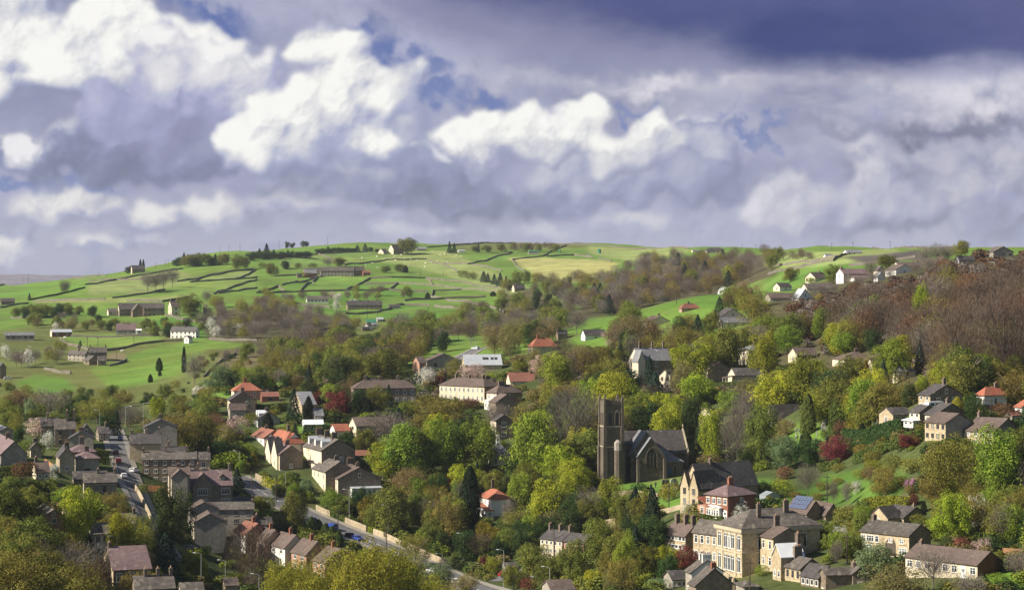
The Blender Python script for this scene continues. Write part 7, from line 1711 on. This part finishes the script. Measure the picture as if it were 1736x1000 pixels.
for x, c, lb, off in ((196,'navy','dark blue car parked on the left at the top of the side road',1.6),(203.5,'black','black car facing down near the top of the side road',-1.3),(209,'red','dark red car by the lit end of the road house',-1.5),(216.5,'black','black car beside the white one on the side road',-1.5),(219,'white','white car lowest on the side road',-1.6)):
    car(x, 0, c, U if off < 0 else 0, lb, line=L_SIDE, off=off)
car(106, 800, 'white', 2.6, 'white off-road car in the yard of the hipped pair'); car(98, 799, 'blue', 2.6, 'small blue car in the yard of the hipped pair')
car(228, 800, 'white', 1.3, 'white car half behind the terrace end')
car(857, 977, 'red', .3, 'red car in the small parking area by the lamp post'); car(13, 640, 'white', .4, 'white car by the dark house at the left edge', d=1010)
car(908, 990, 'silver', .9, 'silver car behind the round green tree', d=520)
car(997, 434, 'silver', 0, 'pale car at the top edge of the yellow field', d=2280); car(812, 592, 'white', 1.0, 'white car on the upper road', line=L_TOP, off=1.4)
car(1404, 672, 'white', .5, 'white van among the dark trees above the graveyard', True, d=650); car(323, 930, 'grey', .2, 'grey car on the drive below the broad gable', d=520)
# caravan and parasol
p = at(1588, 697, 512); r = thing('caravan', 'white touring caravan parked in front of the large stone house', 'caravan', p, R(22))
mb = MB(); mb.prism([(-2.6,0,.5),(-2.7,0,1.2),(-2.4,0,2.35),(2.2,0,2.4),(2.6,0,1.5),(2.5,0,.5)], (0,2.1,0)); mb.build('body', PAINT['white'], r)
for x in (-1.9,-.3,1.1):
    q = MB(); q.box(0,1.1,-.02,.0,1.3,1.95); q.build('window', car_glass, r, loc=(x,0,0))
q = MB(); q.tube((0,-.05,.32),(0,.2,.32),.32,n=12); q.build('wheel', tyre, r); q = MB(); q.tube((2.5,1,.5),(3.7,1,.45),.06,n=6); q.build('drawbar', steel, r)
p = at(579, 846, 625); r = thing('parasol', 'large pale square parasol on the terrace of the cream fronted house', 'parasol', p)
q = MB(); q.tube((0,0,-.3),(0,0,2.75),.05,n=7); q.build('pole', timber, r)
q = MB(); q.v = [(-2,-2,2.2),(2,-2,2.2),(2,2,2.2),(-2,2,2.2),(0,0,3.0)]; q.f = [(0,1,4),(1,2,4),(2,3,4),(3,0,4)]; q.m = [0]*4; q.build('canopy', W['white'], r)
# greenhouse and polytunnel
p = at(1310, 862, 495); r = thing('greenhouse', 'small glass greenhouse with grey frame behind the brick house', 'greenhouse', p, R(20))
q = MB(); q.prism([(-2,0,0),(2,0,0),(2,0,1.7),(0,0,2.6),(-2,0,1.7)], (0,3.5,0)); q.build('glazing', matte('pale_glass', (.30,.34,.36), .2, 1, .12, spec=.7), r)
q = MB()
for y in (-.02, 1.15, 2.35, 3.52):
    for a, b in (((-2,0),(-2,1.7)),((-2,1.7),(0,2.6)),((0,2.6),(2,1.7)),((2,1.7),(2,0))): q.tube((a[0],y,a[1]+.02),(b[0],y,b[1]+.02),.04,n=4)
q.tube((0,0,2.62),(0,3.5,2.62),.04,n=4); q.build('frame', steel, r)
p = at(1226, 497, 945); r = thing('polytunnel', 'grey arched polytunnel shed at the top of the green spur', 'polytunnel', p, R(-52))
q = MB(); n = 10; ps = [(4.0*math.cos(math.pi*i/n), 0, 3.6*math.sin(math.pi*i/n)) for i in range(n+1)]; q.prism(ps, (0,16,0)); q.build('cover', RF['sheet'], r)
q = MB(); q.box(-1.2,1.2,-.05,.0,0,2.2); q.build('door', door_m[0], r)
p = at(1016, 431, 2330); r = thing('water_tank', 'tall green tank standing on the top field edge', 'tank', p); q = MB(); q.tube((0,0,0),(0,0,4.6),2.2,n=12); q.build('body', RF['green'], r); q = MB(); q.tube((0,0,4.6),(0,0,5.4),2.25,.6,n=12); q.build('cap', RF['green'], r)
p = at(949, 431, 2330); r = thing('water_tank', 'small green tank left of the tall green one', 'tank', p); q = MB(); q.tube((0,0,0),(0,0,3.4),1.0,n=12); q.build('body', RF['green'], r); q = MB(); q.tube((0,0,3.4),(0,0,3.9),1.05,.3,n=12); q.build('cap', RF['green'], r)
# ------------------------------------------------------------------ gravestones
grave_d = matte('dark_gravestone', (.075,.07,.062), .35, 3, .9, rnd=.4); grave_l = matte('pale_gravestone', (.42,.40,.36), .25, 3, .85, rnd=.3)
def stone_mesh(k):
    mb = MB(); n = 6
    if k == 0: pts = [(-.4,0,-.3),(.4,0,-.3),(.4,0,1.0)] + [(.4*math.cos(math.pi*i/n),0,1.0+.32*math.sin(math.pi*i/n)) for i in range(1,n)] + [(-.4,0,1.0)]
    elif k == 1: pts = [(-.42,0,-.3),(.42,0,-.3),(.42,0,1.05),(0,0,1.45),(-.42,0,1.05)]
    else: pts = [(-.13,0,-.3),(.13,0,-.3),(.13,0,.9),(.45,0,.9),(.45,0,1.15),(.13,0,1.15),(.13,0,1.65),(-.13,0,1.65),(-.13,0,1.15),(-.45,0,1.15),(-.45,0,.9),(-.13,0,.9)]
    mb.prism(pts, (0,.2,0)); return mb
GS = [[stone_mesh(k).mesh('gravestone', m) for k in range(3)] for m in (grave_d, grave_l)]
rg = random.Random(4)
for poly, n, pale, lab, grp in (([(1090,806),(1158,806),(1162,826),(1096,824)], 30, 0, 'dark weathered gravestone on the lawn in front of the church', 'gravestones in front of the church'), ([(1338,722),(1402,718),(1408,758),(1345,760)], 26, 1, 'pale gravestone in the upper graveyard among the trees', 'gravestones in the upper graveyard')):
    for x, y in scatter(poly, n, 77 + pale, 2.2):
        p = at(x, y, 606 - (y-806)*1.2 if not pale else None); o = mesh_obj('gravestone', GS[pale if rg.random() < .75 else 1-pale][rg.choice((0,0,1,2))]); o.location = p; s = rg.uniform(.9,1.5); o.scale = (s,s,s); o.rotation_euler = (rg.uniform(-.06,.06), rg.uniform(-.05,.05), R(rg.uniform(0,25))); tag(o, lab, 'gravestone', grp)
# ------------------------------------------------------------------ sheep
fleece = matte('fleece', (.74,.71,.62), .1, 6, .95, rnd=.15)
def sheep_mesh():
    mb = MB(); rings = [(-.62,.62,.10),(-.58,.66,.26),(-.35,.68,.36),(0,.67,.38),(.32,.68,.35),(.52,.74,.24),(.66,.88,.15),(.80,.93,.13),(.95,.84,.09),(1.0,.80,.04)]; n = 8; k = 0
    for x, z, r_ in rings:
        for i in range(n): mb.v.append((x, r_*.85*math.cos(2*math.pi*i/n), z + r_*math.sin(2*math.pi*i/n)))
    for j in range(len(rings)-1):
        for i in range(n): mb.f.append((j*n+i, j*n+(i+1)%n, (j+1)*n+(i+1)%n, (j+1)*n+i)); mb.m.append(0)
    mb.f.append(tuple(range(n-1,-1,-1))); mb.m.append(0)
    for sx, sy in ((-.42,-.18),(-.42,.18),(.36,-.18),(.36,.18)): mb.tube((sx,sy,.45),(sx,sy,0),.075,.05,5)
    for s in (-1,1): mb.tube((.80,s*.1,.98),(.76,s*.26,.96),.05,.02,4)
    return mb.mesh('sheep', fleece, True)
sm = sheep_mesh(); k_ = 0
for X, Y in ((720,150),(745,195),(825,215),(940,140),(945,165),(1010,180),(1035,200),(1095,170),(1150,185),(1145,210),(1190,180),(1210,105),(1250,130),(1280,122),(1315,130),(1360,132),(1390,140),(985,128),(1050,160),(890,186),(790,185),(820,140),(1230,170),(1300,180),(1405,165)):
    p = at(434 + X/4, 400 + Y/4 + 1, None, 1400); o = mesh_obj('sheep', sm); o.location = p; k_ += 1; o.rotation_euler = (0,0,(k_*2.4) % 6.28); o.scale = (1.5,1.5,1.5); tag(o, 'white sheep grazing in the hill pasture below the hilltop farm', 'sheep', 'sheep in the hill pasture')
for q in ((207,597),(531,481),(110,574)):
    p = at(*q, None, 900); o = mesh_obj('sheep', sm); o.location = p; o.scale = (1.4,1.4,1.4); tag(o, {207:'single white sheep on the bank below the lime green paddock',531:'single sheep in the field below the brick farm',110:'white sheep at the paddock edge by the red sided barn'}[q[0]], 'sheep')
# ------------------------------------------------------------------ low garden growth nobody could count
HOUSES = [(r.location.x, r.location.y, max(DIM[r.name][:2])*.5 if r.name in DIM else 15) for r, *_ in REG]
LOWB = [fill(bush_pts(900 + k, 620, .055), 0) for k in range(3)]
def undergrowth(poly, n, seed, mats, hm, dmin=300):
    r = random.Random(seed); byk = {}
    roads = [p for L in (L_MAIN, L_SIDE, L_TOP) for p in L[::2]]
    for x, y in scatter(poly, n, seed, .5):
        d = dist_at(x, y, dmin); X = (x-868)*d/F
        if any((X-a)**2 + (d-b)**2 < (c+1.0)**2 for a, b, c in HOUSES): continue
        if any((X-p.x)**2 + (d-p.y)**2 < 64 for p in roads): continue
        (c, u, v) = LOWB[r.randrange(3)]; h = r.uniform(*hm)
        hp = h*F/d
        if hides(x, y, hp*1.2, hp, d, .72): continue
        if any(inside(q, x, y) for q in LAWNS): continue
        w = h*r.uniform(1.0, 2.0); S = np.array([w,w,h], np.float32); s = slice(None)
        byk.setdefault(mats[int((math.sin(x*.031 + seed) + math.cos(y*.043 - x*.017) + 2)/4*len(mats)*1.6 + r.random()*2.2) % len(mats)], []).append((c[s]*S + np.array([X,d,ground(X,d)-.2]), u[s]*S*1.1, v[s]*S*1.1))
    for m, L in byk.items():
        o = mesh_obj('undergrowth', quads_mesh('undergrowth', *cat3(*L), LM[m])); o['kind'] = 'stuff'
undergrowth([(-40,820),(-40,700),(200,715),(420,690),(700,690),(900,690),(1100,690),(1330,700),(1340,850),(1300,1010),(1000,1060),(500,1080),(-40,1080)], 2400, 91, ['holly','mid','mid','olive','budding','hedge','green'], (1.6, 4.0))
undergrowth([(1300,780),(1330,640),(1780,640),(1780,1040),(1300,1040),(1400,870),(1540,860),(1600,760),(1400,780)], 900, 92, ['holly','mid','olive','hedge','green','budding'], (1.4, 3.4))
undergrowth([(330,700),(470,620),(690,640),(960,600),(1330,560),(1340,690),(900,690),(420,690)], 900, 93, ['holly','mid','olive','budding','bare'], (2.0, 4.5))
undergrowth([(1320,525),(1420,500),(1560,462),(1650,440),(1780,434),(1780,470),(1560,510),(1400,545)], 420, 96, ['mauve','bare','rust','mauve'], (3.0, 6.0), 600)
undergrowth([(-20,700),(-20,640),(120,690),(330,690),(420,640),(430,590),(350,595),(300,660),(180,700)], 70, 94, ['holly','mid','olive'], (1.2, 3.0), 600)
undergrowth([(1300,560),(1400,500),(1780,445),(1780,650),(1600,660),(1400,600)], 620, 95, ['mauve','bare','rust','olive'], (2.0, 5.0), 500)
# ------------------------------------------------------------------ labels that single out every tree and post by what it stands beside
MARKS = [('the church tower',1041,740),('the church nave',1150,765),('the arched stone hall',1300,920),('the twin gabled schoolhouse',1185,830),('the red brick house',1235,850),('the solar panelled bungalow',1365,868),('the old barn house',1510,915),('the bow windowed bungalow',1640,960),('the dark roofed bungalow',1520,872),('the brown windowed modern house',1605,722),('the white walled red roofed house',1682,672),('the ivy fronted stone house',1592,670),('the pale modern houses',1535,712),('the hip roofed house in the trees',1457,608),('the pale mansion',1275,605),('the long low barn',1265,638),('the gothic villa',1095,612),('the upper graveyard',1372,738),('the sloping garden lawn',1450,825),('the white chalet',1358,498),('the white verandah house',1445,468),('the red hip roofed house',918,588),('the long pale terrace',795,664),('the school hall',820,615),('the hipped purple roofed pair',858,672),('the grey square house',846,770),('the black cypress house',836,852),('the pale stone terrace',945,920),('the cream dormer villa',555,775),('the orange roofed house',482,752),('the gothic gabled house',478,775),('the small bright red roof',577,730),('the brown roofed hall',630,722),('the long brown roofed house',648,662),('the red hipped house',418,662),('the gabled stone house',405,688),('the twin dormer cottage',447,712),('the purple roofed villa',350,830),('the long dark terrace',285,792),('the roadside slate house',240,755),('the hipped pair by the side road',140,785),('the broad stone gable',352,895),('the stepped semis',475,930),('the cottage row',375,872),('the mauve roofed stone cottage',215,970),('the mossy cottage',165,822),('the dormer bungalow',82,876),('the blank purple roofed gable house',20,775),('the parked blue van',571,893),('the upper end of the main road',415,815),('the bend of the main road',740,955),('the red car',857,970),('the stone farm group',150,605),('the white farmhouse',315,562),('the grey bungalow',212,558),('the big hillside farm',235,525),('the clustered chimney house',296,522),('the red brick barn',525,465),('the stone farm row',575,460),('the shaded farm row',617,518),('the white blossom cottages',538,508),('the allotment sheds',628,552),('the hilltop farm',668,422),('the cypress farmhouse',231,457),('the skyline copse',350,440),('the yellow field',955,455),('the moor bungalow',1210,425),('the ravine cottages',878,489),('the right skyline barn',1698,428),('the wide gabled bungalow',1535,455),('the green spur',1110,520),('the grey polytunnel',1240,487),('the cream gabled house',1238,540),('the white gable by the hall',1198,975),('the pediment house',1440,980),('the four bare hill trees',272,480),('the main road wall',530,850)]
def where(x, y):
    best = sorted(MARKS, key=lambda m: (m[1]-x)**2 + ((m[2]-y)*1.3)**2)[0]
    dx, dy = x - best[1], y - best[2]
    if abs(dx) < 14 and abs(dy) < 14: rel = 'close by'
    elif abs(dx) > abs(dy)*1.2: rel = 'right of' if dx > 0 else 'left of'
    else: rel = 'below' if dy > 0 else 'above'
    return rel + ' ' + best[0]
ORD = ['first','second','third','fourth','fifth','sixth','seventh','eighth','ninth','tenth']
NUM = {2:'two',3:'three',4:'four',5:'five',6:'six',7:'seven',8:'eight',9:'nine',10:'ten',11:'eleven',12:'twelve'}
def give_labels(rows):
    """rows: (object, x, y, size, look): size, then place in its small set, tells look-alikes apart"""
    by = {}
    for o, x, y, s, look in rows: by.setdefault((look, where(x, y)), []).append((x, o, s))
    for (look, wh), L in by.items():
        L.sort(key=lambda q: q[0])
        if len(L) == 1: L[0][1]['label'] = '%s %s' % (look, wh); continue
        if len(L) == 2 and max(L[0][2], L[1][2]) > 1.25*min(L[0][2], L[1][2]):
            a, b = sorted(L, key=lambda q: q[2]); a[1]['label'] = 'smaller %s of two %s' % (look, wh); b[1]['label'] = 'larger %s of two %s' % (look, wh); continue
        for i, (x, o, s) in enumerate(L):
            n = len(L); pos = 'leftmost' if i == 0 else 'rightmost' if i == n-1 else ORD[i] + ' from left'
            o['label'] = '%s, %s of %s %s' % (look, pos, NUM.get(n, 'many'), wh)
give_labels([(o, x, y, w*h, look) for o, x, y, w, h, look, c in TREES])
for o, x, y, w, h, look, c in TREES: o['category'] = c
give_labels([(o, x, y, 1, 'grey steel lamp post') for o, x, y in LP])
give_labels([(o, x, y, 1, 'dark wooden telegraph pole') for o, x, y in PP])
for o in list(SC.objects):
    if o.get('group') is None and o.parent is None and o.get('label') and 'among the many alike' in o['label']: pass
# ------------------------------------------------------------------ the air of the valley
def build_haze():
    mb = MB(); mb.box(-2600, 4300, -60, 6100, float(ZT.min()) - 1.5, float(ZT.max()) + 14)
    m = bpy.data.materials.new('air'); m.use_nodes = True; nt = m.node_tree; nt.nodes.clear()
    o = nt.nodes.new('ShaderNodeOutputMaterial'); v = nt.nodes.new('ShaderNodeVolumePrincipled')
    v.inputs['Color'].default_value = (.74, .80, .95, 1); v.inputs['Density'].default_value = HAZE; v.inputs['Anisotropy'].default_value = .0
    nt.links.new(v.outputs[0], o.inputs['Volume'])
    ob = mb.build('haze', m); ob['kind'] = 'stuff'
HAZE = .000034
build_haze()
